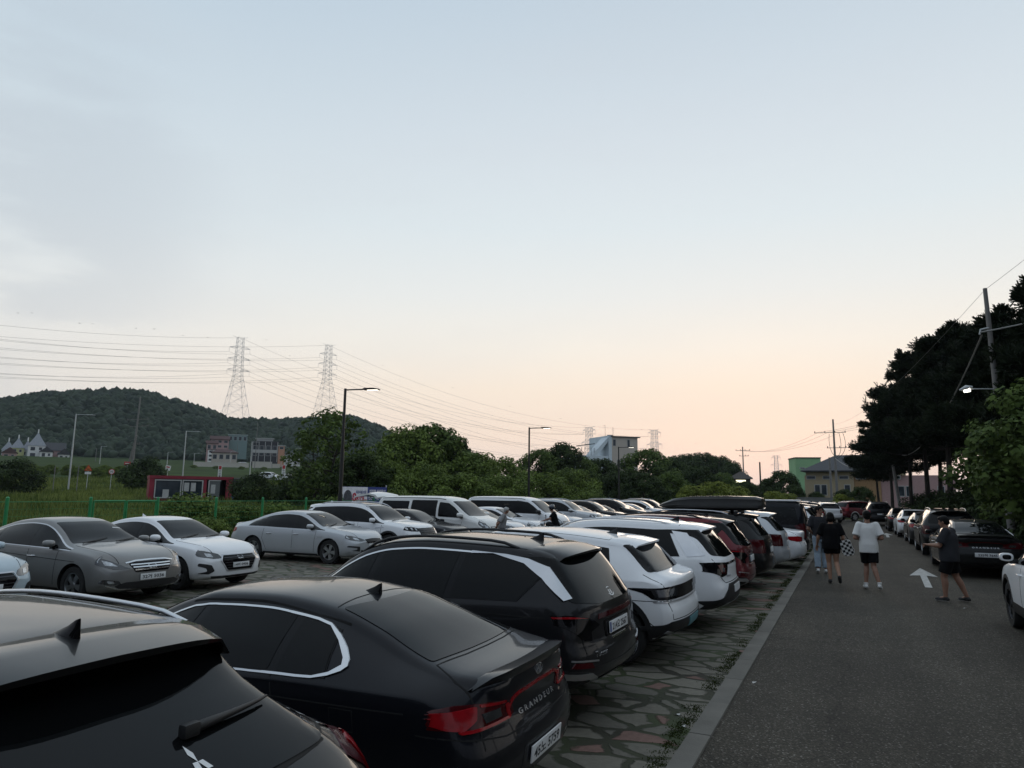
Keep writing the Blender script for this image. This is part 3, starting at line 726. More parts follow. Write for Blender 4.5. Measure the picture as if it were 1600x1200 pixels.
# ---- 1: black SUV at the camera's left, seen from behind and above
def build_near_suv():
    c = Car(suv('near_suv', P_BLACK, 4.80, 1.90, 1.60, 2.815, .95, .37, nx=84, sharp=40,
        top=[(-2.40, .95), (-2.37, 1.02), (-2.28, 1.075), (-1.95, 1.235), (-1.62, 1.40), (-1.50, 1.48), (-1.42, 1.548), (-1.2, 1.577), (-.4, 1.60), (.05, 1.575), (.37, 1.51), (.65, 1.39), (1.08, 1.115), (1.17, 1.09), (1.72, 1.02), (2.12, .95), (2.30, .86), (2.40, .73)]))
    c.wheels(5); c.arch_trim(); c.sill_trim(.30, .46)
    c.side_glass(-1.98, 1.25, [(.28, .18), (-.80, -.86)], trim=SATIN, rear_cut=(-1.90, -1.62))
    c.top_glass(1.06, .30, 'windscreen', .055, bow=.05)
    c.panel('rear_window', rounded([(-.73, 1.19), (-.62, 1.13), (.62, 1.13), (.73, 1.19), (.665, 1.455), (-.665, 1.455)], .05), 'B', GLASS, .005, res=.05)
    c.spoiler(-1.34, -1.70, drop=.035, inset=-.005, th=.03, sweep=.30)
    c.rails(-1.36, .45, CHROME, .022, .055, .012)
    c.fin(-1.38)
    z0 = c.hit(-2.13, 0, 'T')[0]
    # wiper on the rear glass, with the three-pointed sticker beside it
    pv, _ = c.hit(.02, 1.20, 'B')
    bm = bmesh.new(); pts = []
    for i in range(8):
        t = i / 7; h, n = c.hit(-.12 - .42 * t, 1.25 + .006 * t, 'B'); pts.append(h + n * (.022 + .004))
    add_tube(bm, pts, [.015, .020, .017, .014, .012, .010, .008, .005], 8)
    add_box(bm, pts[0], (.04, .07, .05), bev=.012); finish(bm, 'rear_wiper', BLK, c.root, 45)
    st = bmesh.new()
    for k in range(3):
        a = R(90 + 120 * k); ca, sa = math.cos(a), math.sin(a)
        V = [st.verts.new((-.07 - (p * ca - q * sa), 1.197 + p * sa + q * ca, 0)) for p, q in ((0, 0), (.018, -.011), (.037, 0), (.018, .011))]
        st.faces.new(V)
    c.panel('glass_sticker', None, 'B', PLATE, .007, sink=.001, bm=st, smooth=None)
    c.badge('ARCTIC', .01, 1.178, .020, 'B', PLATE, 'sticker_lettering', off=.007, thick=.001)
    lamp_unit(c, [(.66, 1.06), (.86, 1.13), (.99, 1.14), (.99, .76), (.92, .72), (.84, .80), (.80, .98)], 'B', TAILD, 'tail_lamp', [[(.82, 1.06), (.93, 1.08), (.93, .80), (.88, .80)], [(.955, 1.08), (.985, 1.08), (.985, .80), (.955, .80)]], TAIL)
    c.line('tailgate_gap', [(-.78, 1.48), (-.80, 1.12), (-.76, .70)], .010, 'B'); c.line('tailgate_gap', [(.78, 1.48), (.80, 1.12), (.76, .70)], .010, 'B')
    c.line('tailgate_gap', [(-.78, 1.135), (0, 1.115), (.78, 1.135)], .010, 'B')
    c.line('roof_gap', [(-1.36, -.60), (-1.42, -.3), (-1.44, 0), (-1.42, .3), (-1.36, .60)], .010, 'T')
    c.line('roof_ditch', [(-1.36, .585), (-.6, .60), (.3, .61)], .012, 'T', both=True)
    c.panel('rear_bumper', rounded([(-.93, .36), (.93, .36), (.95, .58), (.6, .62), (-.6, .62), (-.95, .58)], .04), 'B', BLK, .008, maxd=.55)

    c.mirror(.86, 1.06); c.handles([.18, -.86], .94); door_lines(c, [(.28, .30, .28), (-.80, -.82, -.70)])
    return c.root
# ---- 2: black saloon with chrome window line and joined tail lamps
def build_saloon():
    c = Car(sedan('near_saloon', P_NAVY, 4.93, 1.865, 1.47, 2.845, .95, .345, nx=90, sharp=40,
        top=[(-2.465, .97), (-2.435, 1.04), (-2.32, 1.072), (-2.1, 1.098), (-1.95, 1.13), (-1.45, 1.305), (-1.02, 1.42), (-.45, 1.47), (.1, 1.452), (.38, 1.385), (.71, 1.245), (1.14, 1.042), (1.24, 1.017), (1.85, .937), (2.2, .855), (2.385, .765), (2.465, .66)],
        rw=[(x, y * .9325) for x, y in [(-2.465, .66), (-2.15, .76), (-1.88, .735), (-1.42, .655), (-.85, .612), (.0, .615), (.33, .635), (.72, .70), (1.1, .80), (1.32, .82), (2.1, .77), (2.465, .60)]]))
    c.wheels(9, RIMD)
    c.side_glass(-1.95, 1.30, [(.18, .08), (-.79, -.83)], up=.03, dn=.035, rear_cut=(-1.27, -1.19), pill=.05)
    lo, hi = c.dlo(-1.95, 1.30, .03, .035, 80)
    def zhi(x): return min(hi, key=lambda p: abs(p[0] - x))[1]
    def zlo(x): return min(lo, key=lambda p: abs(p[0] - x))[1]
    outer = [(x, zhi(x) + .008) for x in (-.72, -.85, -.98)] + [(-1.10, zhi(-1.10) + .002), (-1.22, 1.235), (-1.32, 1.168), (-1.385, 1.108), (-1.395, 1.078), (-1.36, 1.05), (-1.27, 1.018), (-1.15, .994)] + [(x, zlo(x) - .010) for x in (-1.02, -.87, -.72)]
    inner = [(x, zlo(x) + .004) for x in (-.72, -.87, -1.02)] + [(-1.15, 1.008), (-1.27, 1.038), (-1.345, 1.082), (-1.33, 1.118), (-1.225, 1.205), (-1.10, zhi(-1.10) - .012)] + [(x, zhi(x) - .006) for x in (-.98, -.85, -.72)]
    c.panel('window_trim', band([(x, zhi(x) + .003) for x in np.linspace(1.02, -.74, 26)], .012), 'L', CHROME, .012, both=True); c.panel('window_trim', band([(x, zlo(x) - .004) for x in np.linspace(.95, -.74, 26)], .012), 'L', CHROME, .012, both=True)
    c.panel('window_trim', outer + inner, 'L', CHROME, .0125, res=.04, both=True)
    c.top_glass(1.12, .31, 'windscreen', .055, bow=.06)
    c.top_glass(-1.93, -1.10, 'rear_window', .085, bow=-.05, ends=-.06)
    c.fin(-1.0)

    c.line('boot_gap', [(-1.97, .62), (-2.15, .70), (-2.38, .715)], .010, 'T', both=True)
    c.line('boot_gap', [(-1.97, .62), (-2.01, .3), (-2.02, 0), (-2.01, -.3), (-1.97, -.62)], .010, 'T')
    c.line('roof_gap', [(-1.25, .585), (-.4, .565), (.3, .575)], .010, 'T', both=True)
    c.line('roof_gap', [(-1.06, -.50), (-1.03, -.25), (-1.02, 0), (-1.03, .25), (-1.06, .50)], .010, 'T')
    # ducktail lip
    bm = bmesh.new(); rows = []
    for i in range(15):
        y = -.70 + 1.40 * i / 14; k = 1 - abs(y / .74) ** 4; p, _ = c.hit(-2.34 + .10 * (y / .7) ** 2, y, 'T'); q, _ = c.hit(y, 1.0, 'B')
        xe = q.x - .028 * k; rows.append([bm.verts.new(v) for v in ((p.x + .06, y, p.z - .006), (p.x - .03, y, p.z + .016 * k), (xe, y, p.z + .034 * k - .006), (xe + .012, y, p.z - .02), (q.x + .04, y, q.z - .01))])
    for a, b in zip(rows, rows[1:]):
        for k in range(5): bm.faces.new((a[k], a[(k + 1) % 5], b[(k + 1) % 5], b[k]))
    bm.faces.new(rows[0]); bm.faces.new(rows[-1]); finish(bm, 'boot_lip', P_NAVY, c.root, 40)
    lamp_unit(c, [(.36, .80), (.40, .885), (.60, .925), (.80, .93), (.96, .885), (.965, .86), (.90, .80), (.70, .785), (.50, .782)], 'B', TAILD, 'tail_lamp',
              [[(.70, .915), (.93, .885), (.93, .86), (.86, .80), (.80, .79), (.72, .84)], [(.42, .783), (.82, .775), (.82, .792), (.43, .80)], [(.40, .79), (.43, .785), (.47, .88), (.43, .885)], [(.46, .905), (.68, .922), (.68, .905), (.47, .89)]], TAIL)
    c.panel('lamp_element', [(.50, .815), (.66, .81), (.68, .868), (.53, .875)], 'B', LAMPD, .011, both=True)
    c.panel('light_bar', band([(.44, .83), (.38, .895), (.30, .915), (0, .922), (-.30, .915), (-.38, .895), (-.44, .83)], .022), 'B', TAIL, .010, res=.06)
    c.badge('G R A N D E U R', 0, .785, .048, 'B', SATIN, 'boot_lettering', width=.60)
    c.emblem(0, 1.0, .066, 'B')
    c.panel('bumper_trim', band([(-.80, .40), (-.45, .345), (.45, .345), (.80, .40)], .02), 'B', CHROME, .007, res=.08)
    c.panel('lower_valance', rounded([(-.72, .27), (.72, .27), (.60, .335), (-.60, .335)], .03), 'B', BLK, .006)
    c.line('bumper_gap', [(-.95, .765), (-.5, .70), (.5, .70), (.95, .765)], .009, 'B')
    c.panel('plate_recess', rounded([(-.36, .42), (.36, .42), (.33, .60), (-.33, .60)], .04), 'B', P_NAVY, .002)
    c.plate(.515, '45노 5759', 'B', w=.52, h=.11, blue=False)
    c.line('shoulder_crease_shade', [(1.6, .80), (.5, .835), (-.8, .855), (-1.9, .87)], .008, 'L', both=True)  # dark line painted on for the shade along the shoulder crease
    c.line('filler_flap', [(-1.52, .845), (-1.54, .72), (-1.36, .72), (-1.34, .845), (-1.52, .845)], .006, 'L')
    door_lines(c, [(.16, .18, .16), (-.80, -.92, -.80), (1.04, 1.0, .98)])
    c.handles([.30, -.72], .80, CHROME); c.mirror(.84, .96); c.sill_trim(.22, .29, P_NAVY, 'side_skirt')
    return c.root
# ---- 3: dark grey SUV with a silver rear pillar blade
def build_tucson():
    c = Car(suv('grey_suv', P_GRAPH, 4.63, 1.865, 1.665, 2.755, .92, .365, nx=84, sharp=38))
    c.wheels(5, RIMD); c.arch_trim(mat('grey cladding', (.03, .03, .032, 1), .5)); c.sill_trim(.28, .46)
    c.side_glass(-1.95, 1.22, [(.26, .18), (-.78, -.86)], rear_cut=(-1.50, -1.98), up=.03)
    c.panel('window_trim', band([(x, c.roof_edge(x) - .022) for x in np.linspace(1.02, -1.0, 24)], .016), 'L', CHROME, .012, both=True)
    lo, hi = c.dlo(-2.2, 1.2, .03, .03); hp = [p for p in hi if -1.9 < p[0] < -.95]
    pts = [(x, z + .005) for x, z in hp[::-1]]
    c.panel('pillar_blade', [(-.95, pts[0][1] + .016), (-1.35, c.roof_edge(-1.35) - .012), (-1.60, c.roof_edge(-1.60) - .02), (-1.84, 1.43), (-2.08, 1.16), (-2.03, 1.145), (-1.80, 1.335), (-1.57, 1.455), (-1.2, 1.532), (-.95, pts[0][1] - .008)], 'L', SATIN, .018, res=.04, both=True)
    c.top_glass(1.08, .30, 'windscreen', .055, bow=.05)
    c.panel('rear_window', rounded([(-.735, 1.13), (-.4, 1.085), (.4, 1.085), (.735, 1.13), (.66, 1.52), (-.66, 1.52)], .05), 'B', GLASS, .005, res=.05)
    c.spoiler(-1.60, -2.02, drop=.055, inset=.01, th=.028)
    c.rails(-1.45, .50, BLK, .045, .06); c.fin(-1.38)
    c.line('roof_ditch', [(-1.55, .56), (-.6, .575), (.4, .585)], .010, 'T', both=True)
    c.line('tailgate_gap', [(-.70, 1.08), (-.735, .95), (-.70, .56), (0, .535), (.70, .56), (.735, .95), (.70, 1.08)], .010, 'B')
    lamp_unit(c, [(.44, .90), (.60, .985), (.80, 1.025), (.935, 1.03), (.935, .99), (.72, .80), (.58, .775), (.60, .86)], 'B', GLOSS, 'tail_lamp', [[(.62, .985), (.80, 1.015), (.93, 1.02), (.93, 1.005), (.8, .997)]], TAIL)
    c.panel('light_bar', [(-.46, .955), (.46, .955), (.44, 1.0), (-.44, 1.0)], 'B', TAILD, .006, res=.1)
    c.panel('tailgate_trim', rounded([(-.33, .765), (.33, .765), (.36, .93), (-.36, .93)], .03), 'B', GLOSS, .003)
    c.plate(.845, '214오 2567', 'B', w=.52, h=.11); c.panel('tailgate_handle', [(-.20, .735), (.20, .735), (.20, .752), (-.20, .752)], 'B', CHROME, .010)
    c.badge('Tucson', .48, .655, .075, 'B', CHROME, 'tailgate_lettering')
    c.emblem(0, 1.15, .072, 'B', PLATE)
    c.panel('rear_bumper', rounded([(-.94, .36), (.94, .36), (.95, .56), (.70, .53), (.50, .43), (-.50, .43), (-.70, .53), (-.95, .56)], .02), 'B', BLK, .008, maxd=.55)
    c.panel('skid_plate', band([(-.88, .50), (-.66, .48), (-.48, .385), (.48, .385), (.66, .48), (.88, .50)], .055), 'B', SATIN, .013, res=.06)
    c.panel('reflector', [(.62, .545), (.86, .575), (.84, .62), (.66, .60)], 'B', TAILD, .010, both=True)
    c.panel('reflector_trim', band([(.55, .60), (.86, .64)], .014), 'B', SATIN, .011, both=True)
    c.line('filler_flap', [(-1.44, .94), (-1.46, .80), (-1.26, .80), (-1.25, .94), (-1.44, .94)], .007, 'L')
    c.line('shoulder_crease_shade', [(1.0, .90), (-.3, .94), (-1.3, 1.0), (-1.9, 1.0)], .009, 'L', both=True)  # crease shade drawn as a dark strip on the smooth side
    door_lines(c, [(.28, .30, .28), (-.84, -.9, -.66)])
    c.handles([.30, -.72], .90); c.mirror(.84, 1.06)
    return c.root
# ---- 4: white angular hatchback
def build_hatch():
    c = Car(suv('white_hatch', P_WHITE, 4.635, 1.89, 1.60, 3.0, .845, .37, nx=80, sharp=30,
        top=[(-2.315, .99), (-2.30, 1.04), (-2.20, 1.075), (-2.06, 1.11), (-1.72, 1.415), (-1.62, 1.475), (-1.2, 1.545), (-.4, 1.60), (.2, 1.585), (.6, 1.49), (1.0, 1.30), (1.48, 1.05), (1.55, 1.025), (1.9, .97), (2.15, .89), (2.27, .80), (2.317, .70)],
        sh=[(-2.315, .88), (-2.2, .98), (-1.8, 1.03), (-1.2, 1.03), (-.4, 1.01), (.6, .98), (1.4, .945), (1.9, .87), (2.2, .77), (2.317, .62)]))
    c.wheels(5, RIM); c.arch_trim(BLK, .06); c.sill_trim(.28, .42)
    c.side_glass(-1.75, 1.45, [(.42, .34), (-.72, -.80)], rear_cut=(-1.52, -1.36))
    c.top_glass(1.52, .50, 'windscreen', .05, bow=.05)
    c.panel('rear_surround', rounded([(-.72, 1.12), (.72, 1.12), (.60, 1.44), (-.60, 1.44)], .03), 'B', GLOSS, .006, res=.05)
    c.panel('rear_window', rounded([(-.66, 1.135), (.66, 1.135), (.565, 1.43), (-.565, 1.43)], .05), 'B', GLASS, .008, res=.05)
    c.spoiler(-1.38, -1.84, drop=.05, inset=.0, th=.03); c.fin(-1.22, BLK)
    c.panel('tail_panel', rounded([(-.90, .815), (.90, .815), (.93, .95), (.6, .972), (-.6, .972), (-.93, .95)], .02), 'B', GLOSS, .006, res=.05)
    c.panel('tail_lamp', [(.58, .85), (.88, .85), (.88, .935), (.58, .945)], 'B', LAMPD, .010, both=True, maxd=.40)
    c.badge('IONIQ 5', -.25, .895, .05, 'B', SATIN, 'tail_lettering', off=.010)
    c.panel('tail_trim', [(-.90, .782), (.90, .782), (.90, .797), (-.90, .797)], 'B', SATIN, .007, res=.06)
    c.panel('rear_bumper', rounded([(-.95, .36), (.95, .36), (.93, .50), (.80, .56), (-.80, .56), (-.93, .50)], .02), 'B', BLK, .008, maxd=.55)
    c.panel('skid_plate', band([(-.82, .44), (-.55, .375), (.55, .375), (.82, .44)], .035), 'B', SATIN, .014, res=.06)
    c.line('body_crease_shade', [(-1.58, .80), (-1.95, .56), (-2.1, .44)], .010, 'L', both=True)  # dark strip standing in for shade in the diagonal crease
    c.line('body_crease_shade', [(-2.2, .80), (-1.6, .80), (-.6, .56), (.4, .50)], .008, 'L', both=True)  # shade of the side crease laid on as a dark line
    c.line('tailgate_gap', [(-.80, 1.10), (-.80, .80), (-.76, .58), (.76, .58), (.80, .80), (.80, 1.10)], .009, 'B')
    c.line('roof_gap', [(-1.36, .56), (-.6, .575), (.4, .585)], .008, 'T', both=True)
    c.line('roof_gap', [(-1.36, -.56), (-1.42, -.2), (-1.42, .2), (-1.36, .56)], .008, 'T')

    c.panel('license_plate', rounded([(-.26, .435), (.26, .435), (.26, .55), (-.26, .55)], .01), 'B', PLATEG, .016)
    door_lines(c, [(.40, .42, .40), (-.76, -.82, -.60)]); c.handles([.36, -.7], .88); c.mirror(1.08, 1.0)
    return c.root
# ---- 5: white SUV with black tail band
def build_sport():
    c = Car(suv('white_suv', P_WHITE, 4.66, 1.865, 1.66, 2.755, .92, .365, nx=80, sharp=36))
    c.wheels(5, RIMD); c.arch_trim(); c.sill_trim(.28, .46)
    c.side_glass(-1.98, 1.22, [(.30, .22), (-.78, -.86)], rear_cut=(-1.68, -1.40))
    c.panel('pillar_blade', [(-1.46, c.roof_edge(-1.46) - .03), (-1.70, c.roof_edge(-1.7) - .03), (-2.0, 1.15), (-1.74, 1.125)], 'L', SATIN, .006, both=True)
    c.top_glass(1.08, .30, 'windscreen', .055, bow=.05)
    c.panel('rear_window', rounded([(-.735, 1.15), (-.4, 1.11), (.4, 1.11), (.735, 1.15), (.655, 1.52), (-.655, 1.52)], .05), 'B', GLASS, .005, res=.05)
    c.spoiler(-1.58, -2.02, drop=.055, inset=.0, th=.03); c.fin(-1.36); c.rails(-1.42, .5, P_WHITE, .035, .075, .014)
    c.line('roof_gap', [(-1.56, -.56), (-1.62, -.2), (-1.62, .2), (-1.56, .56)], .010, 'T')
    lamp_unit(c, [(.50, .85), (.44, .99), (.52, 1.04), (.80, 1.05), (.99, 1.045), (.99, .96), (.80, .875), (.70, .83)], 'B', GLOSS, 'tail_lamp', [[(.54, .88), (.57, 1.01), (.74, 1.01), (.70, .88)]], TAILD)
    c.panel('lamp_element', [(.60, .90), (.60, .96), (.66, .96), (.65, .90)], 'B', LAMPC, .014, both=True)
    c.panel('tail_panel', [(-.5, 1.0), (.5, 1.0), (.5, 1.035), (-.5, 1.035)], 'B', GLOSS, .006)
    c.badge('SPORTAGE', .40, .83, .045, 'B', SATIN, 'tailgate_lettering')
    c.panel('rear_bumper', rounded([(-.95, .36), (.95, .36), (.95, .47), (.74, .54), (.50, .72), (-.50, .72), (-.74, .54), (-.95, .47)], .02), 'B', BLK, .008, maxd=.55)
    c.panel('skid_plate', rounded([(-.70, .37), (-.62, .45), (.62, .45), (.70, .37)], .03), 'B', SATIN, .013)
    c.panel('license_plate', rounded([(-.26, .57), (.26, .57), (.26, .68), (-.26, .68)], .01), 'B', PLATE, .016)
    c.line('filler_flap', [(-1.46, .98), (-1.48, .82), (-1.28, .82), (-1.27, .98), (-1.46, .98)], .007, 'L')
    c.line('tailgate_gap', [(-.76, 1.10), (-.74, .84), (-.60, .74), (.60, .74), (.74, .84), (.76, 1.10)], .010, 'B')
    # padlock shaped sticker on the rear side window
    st = bmesh.new(); st.faces.new([st.verts.new((a, b, 0)) for a, b in rounded([(-1.17, 1.13), (-1.02, 1.13), (-1.02, 1.25), (-1.17, 1.25)], .01)])
    st.faces.new([st.verts.new((a, b, 0)) for a, b in band([(-1.145, 1.25), (-1.14, 1.32), (-1.12, 1.35), (-1.095, 1.36), (-1.07, 1.35), (-1.05, 1.32), (-1.045, 1.25)], .024)])
    c.panel('window_sticker', None, 'L', PLATE, .011, sink=.001, bm=st, smooth=None)
    door_lines(c, [(.28, .30, .28), (-.84, -.9, -.66)]); c.handles([.30, -.72], .92); c.mirror(.84, 1.06)
    hood_lines(c, 1.26, 2.1, .72); suv_front(c)
    return c.root
def suv_front(c, lamp=None):
    lamp_unit(c, [(.46, .84), (.50, .93), (.80, .985), (.90, .99), (.92, .90), (.75, .85)], 'F', LAMPD, 'headlight', [[(.56, .87), (.58, .92), (.66, .93), (.64, .88)], [(.72, .89), (.74, .94), (.82, .955), (.80, .90)]], LAMPC)
    g = intake(c, [(-.46, .74), (-.42, .60), (.42, .60), (.46, .74), (.44, .90), (-.44, .90)], 3, sm=SATIN)
    c.emblem(0, .80, .07, 'F')
    c.panel('front_bumper', rounded([(-.90, .32), (.90, .32), (.92, .48), (.6, .50), (.45, .56), (-.45, .56), (-.6, .50), (-.92, .48)], .03), 'F', BLK, .006)
    c.panel('license_plate', rounded([(-.26, .47), (.26, .47), (.26, .58), (-.26, .58)], .01), 'F', PLATE, .016)
    c.panel('skid_plate', [(-.55, .34), (.55, .34), (.60, .40), (-.60, .40)], 'F', SATIN, .012)
# ---- sedans of the second row, seen from the front
def sedan_common(c, pill=((.18, .08), (-.90, -1.0)), trim=None, hz=.80, hm=None):
    k = (c.x1 - c.x0) / 4.92; kx = lambda *v: [q * k for q in v]
    c.side_glass(-1.95 * k, 1.30 * k, [tuple(kx(*p)) for p in pill], trim=trim, rear_cut=tuple(kx(-1.62, -1.40)), up=.03, tw=.014)
    c.top_glass(1.12 * k, .31 * k, 'windscreen', .055, bow=.06); c.top_glass(-1.78 * k, -.88 * k, 'rear_window', .085, bow=-.05, ends=-.06)
    hood_lines(c, 1.24 * k, 2.28 * k, .72); door_lines(c, [tuple(kx(.16, .18, .16)), tuple(kx(-.92, -.98, -.80)), tuple(kx(1.04, 1.0, .98))])
    c.handles(kx(.30, -.72), hz, hm); c.mirror(.84 * k, .95); c.sill_trim(.21, .27, BLK)
    c.wiper(1.20 * k, -.55, 1.02 * k, .05); c.wiper(1.22 * k, .10, 1.04 * k, .62)
    lamp_unit(c, [(.44, .79), (.44, .90), (.70, .93), (.965, .92), (.965, .85), (.80, .78)], 'B', TAIL, 'tail_lamp')
    c.line('boot_gap', [(-1.84 * k, .60), (-2.10 * k, .70), (-2.38 * k, .715)], .010, 'T', both=True)
    c.panel('license_plate', rounded([(-.26, .66), (.26, .66), (.26, .77), (-.26, .77)], .01), 'B', PLATE, .012)
def build_sonata():
    c = Car(sedan('grey_sedan', P_GREY, 4.82, 1.835, 1.47, 2.795, .94, .33, sharp=36))
    c.wheels(5); sedan_common(c, trim=SATIN, hm=CHROME)
    lamp_unit(c, [(.42, .63), (.50, .66), (.66, .76), (.82, .835), (.93, .86), (.93, .80), (.84, .70), (.66, .62)], 'F', LAMPD, 'headlight', [[(.60, .67), (.68, .745), (.78, .78), (.76, .69)], [(.82, .74), (.86, .82), (.91, .84), (.90, .78)]], LAMPC)
    intake(c, [(-.43, .70), (-.34, .56), (.34, .56), (.43, .70), (.40, .735), (-.40, .735)], 3, sm=CHROME, sw=.02)
    c.panel('grille_trim', band([(-.48, .725), (-.30, .755), (0, .762), (.30, .755), (.48, .725)], .022), 'F', CHROME, .011, res=.05)
    c.emblem(0, .655, .085, 'F')
    c.panel('lower_grille', rounded([(-.55, .27), (.55, .27), (.66, .34), (.50, .40), (-.50, .40), (-.66, .34)], .03), 'F', BLK, .006)
    c.panel('bumper_trim', band([(-.76, .35), (-.60, .285), (0, .265), (.60, .285), (.76, .35)], .016), 'F', CHROME, .010, res=.06)
    lamp_unit(c, [(.56, .37), (.60, .43), (.80, .46), (.84, .40), (.70, .36)], 'F', LAMPD, 'fog_lamp', [[(.66, .385), (.68, .43), (.76, .435), (.74, .39)]], LAMPC)
    c.plate(.475, '32거 5036', 'F', w=.52, h=.11, blue=False)
    c.panel('parking_pass', [(.62, .40), (.645, .40), (.645, .60), (.62, .60)], 'T', PLATE, .008)
    c.line('shoulder_crease_shade', [(1.5, .74), (.4, .78), (-.8, .83), (-1.9, .87)], .009, 'L', both=True)  # dark line imitates the shade of the shoulder crease
    return c
def build_avante():
    c = Car(sedan('white_sedan', P_WHITE, 4.57, 1.80, 1.44, 2.70, .88, .325, sharp=36))
    c.wheels(5); sedan_common(c)
    lamp_unit(c, [(.44, .65), (.50, .73), (.70, .795), (.90, .82), (.92, .77), (.80, .68), (.60, .64)], 'F', LAMPD, 'headlight', [[(.60, .665), (.62, .735), (.72, .75), (.70, .68)]], LAMPC)
    intake(c, [(-.40, .70), (-.46, .60), (-.33, .40), (.33, .40), (.46, .60), (.40, .70)], 5, sm=RIMD, sw=.014)
    c.panel('grille_trim', band([(-.42, .71), (-.485, .60), (-.35, .39), (.35, .39), (.485, .60), (.42, .71), (-.42, .71)], .018), 'F', SATIN, .009, res=.06)
    c.emblem(0, .65, .075, 'F'); c.plate(.50, '14버 0906', 'F', w=.44, h=.10, blue=False)
    lamp_unit(c, [(.60, .40), (.66, .52), (.82, .56), (.83, .50), (.74, .46), (.72, .40), (.83, .36), (.70, .34)], 'F', BLK, 'fog_lamp')
    c.panel('lower_grille', rounded([(-.60, .25), (.60, .25), (.66, .30), (-.66, .30)], .02), 'F', BLK, .006)
    c.fin(-.70, P_WHITE)
    return c
def build_k5():
    c = Car(sedan('silver_sedan', P_SILVER, 4.855, 1.86, 1.465, 2.805, .94, .335, sharp=36))
    c.wheels(5); sedan_common(c, hm=CHROME)
    lamp_unit(c, [(.36, .655), (.44, .70), (.70, .79), (.92, .83), (.93, .78), (.78, .68), (.55, .64)], 'F', LAMPD, 'headlight', [[(.56, .665), (.60, .73), (.70, .75), (.68, .68)], [(.78, .71), (.82, .79), (.91, .81), (.90, .76)]], LAMPC)
    intake(c, [(-.40, .69), (-.32, .585), (.32, .585), (.40, .69), (.10, .71), (-.10, .71)], 0, sm=CHROME)
    c.panel('grille_trim', band([(-.42, .70), (-.34, .572), (.34, .572), (.42, .70)], .014), 'F', CHROME, .009, res=.06)
    c.panel('lower_grille', rounded([(-.50, .30), (.50, .30), (.56, .40), (-.56, .40)], .03), 'F', BLK, .006)
    lamp_unit(c, [(.58, .36), (.58, .50), (.84, .53), (.86, .49), (.66, .46), (.66, .42), (.80, .40)], 'F', BLK, 'fog_lamp')
    c.panel('license_plate', rounded([(-.26, .46), (.26, .46), (.26, .57), (-.26, .57)], .01), 'F', PLATE, .016)
    c.panel('fender_vent', rounded([(1.06, .72), (1.24, .74), (1.24, .77), (1.07, .765)], .008), 'L', SATIN, .006, both=True)
    return c
def build_sorento():
    c = Car(suv('white_long_suv', P_WHITE, 4.81, 1.90, 1.695, 2.815, .93, .37, sharp=36))
    c.wheels(5); c.arch_trim(); c.sill_trim(.28, .44, BLK)
    c.side_glass(-2.05, 1.25, [(.30, .22), (-.80, -.88)], rear_cut=(-1.95, -1.66), trim=None)
    c.top_glass(1.13, .33, 'windscreen', .055, bow=.05)
    c.panel('rear_window', rounded([(-.72, 1.17), (.72, 1.17), (.66, 1.52), (-.66, 1.52)], .05), 'B', GLASS, .005)
    c.panel('sunroof', rounded([(.30, -.50), (.30, .50), (-1.2, .50), (-1.2, -.50)], .05), 'T', GLASS, .004)
    c.spoiler(-1.68, -2.12, drop=.03, inset=.01); c.rails(-1.5, .5, SATIN); c.fin(-1.48, P_WHITE)
    lamp_unit(c, [(.40, .83), (.42, .93), (.60, .96), (.88, .985), (.93, .97), (.90, .88), (.70, .84)], 'F', GLOSS, 'headlight', [[(.52, .86), (.52, .93), (.57, .935), (.56, .86)], [(.64, .87), (.64, .94), (.69, .945), (.68, .87)], [(.77, .89), (.77, .96), (.84, .965), (.82, .89)]], LAMPC)
    intake(c, [(-.44, .70), (.44, .70), (.46, .86), (.42, .93), (-.42, .93), (-.46, .86)], 3, sm=RIMD)
    c.panel('lower_grille', rounded([(-.62, .36), (.62, .36), (.70, .52), (-.70, .52)], .03), 'F', BLK, .006)
    c.panel('license_plate', rounded([(-.26, .55), (.26, .55), (.26, .66), (-.26, .66)], .01), 'F', PLATE, .012)
    c.panel('skid_plate', [(-.6, .34), (.6, .34), (.65, .42), (-.65, .42)], 'F', SATIN, .012)
    hood_lines(c, 1.30, 2.2, .74); door_lines(c, [(.28, .30, .28), (-.84, -.9, -.66), (1.2, 1.16, 1.1)]); c.handles([.30, -.76], .95, CHROME); c.mirror(.86, 1.08)
    c.panel('fender_vent', rounded([(.95, .90), (1.30, .93), (1.24, .97), (.98, .935)], .008), 'L', SATIN, .006, both=True)
    c.wiper(1.34, -.55, 1.18, .05)
    lamp_unit(c, [(.70, .80), (.70, 1.08), (.95, 1.10), (.95, .80)], 'B', TAILD, 'tail_lamp')
    c.panel('license_plate', rounded([(-.26, .80), (.26, .80), (.26, .91), (-.26, .91)], .01), 'B', PLATE, .012)
    return c
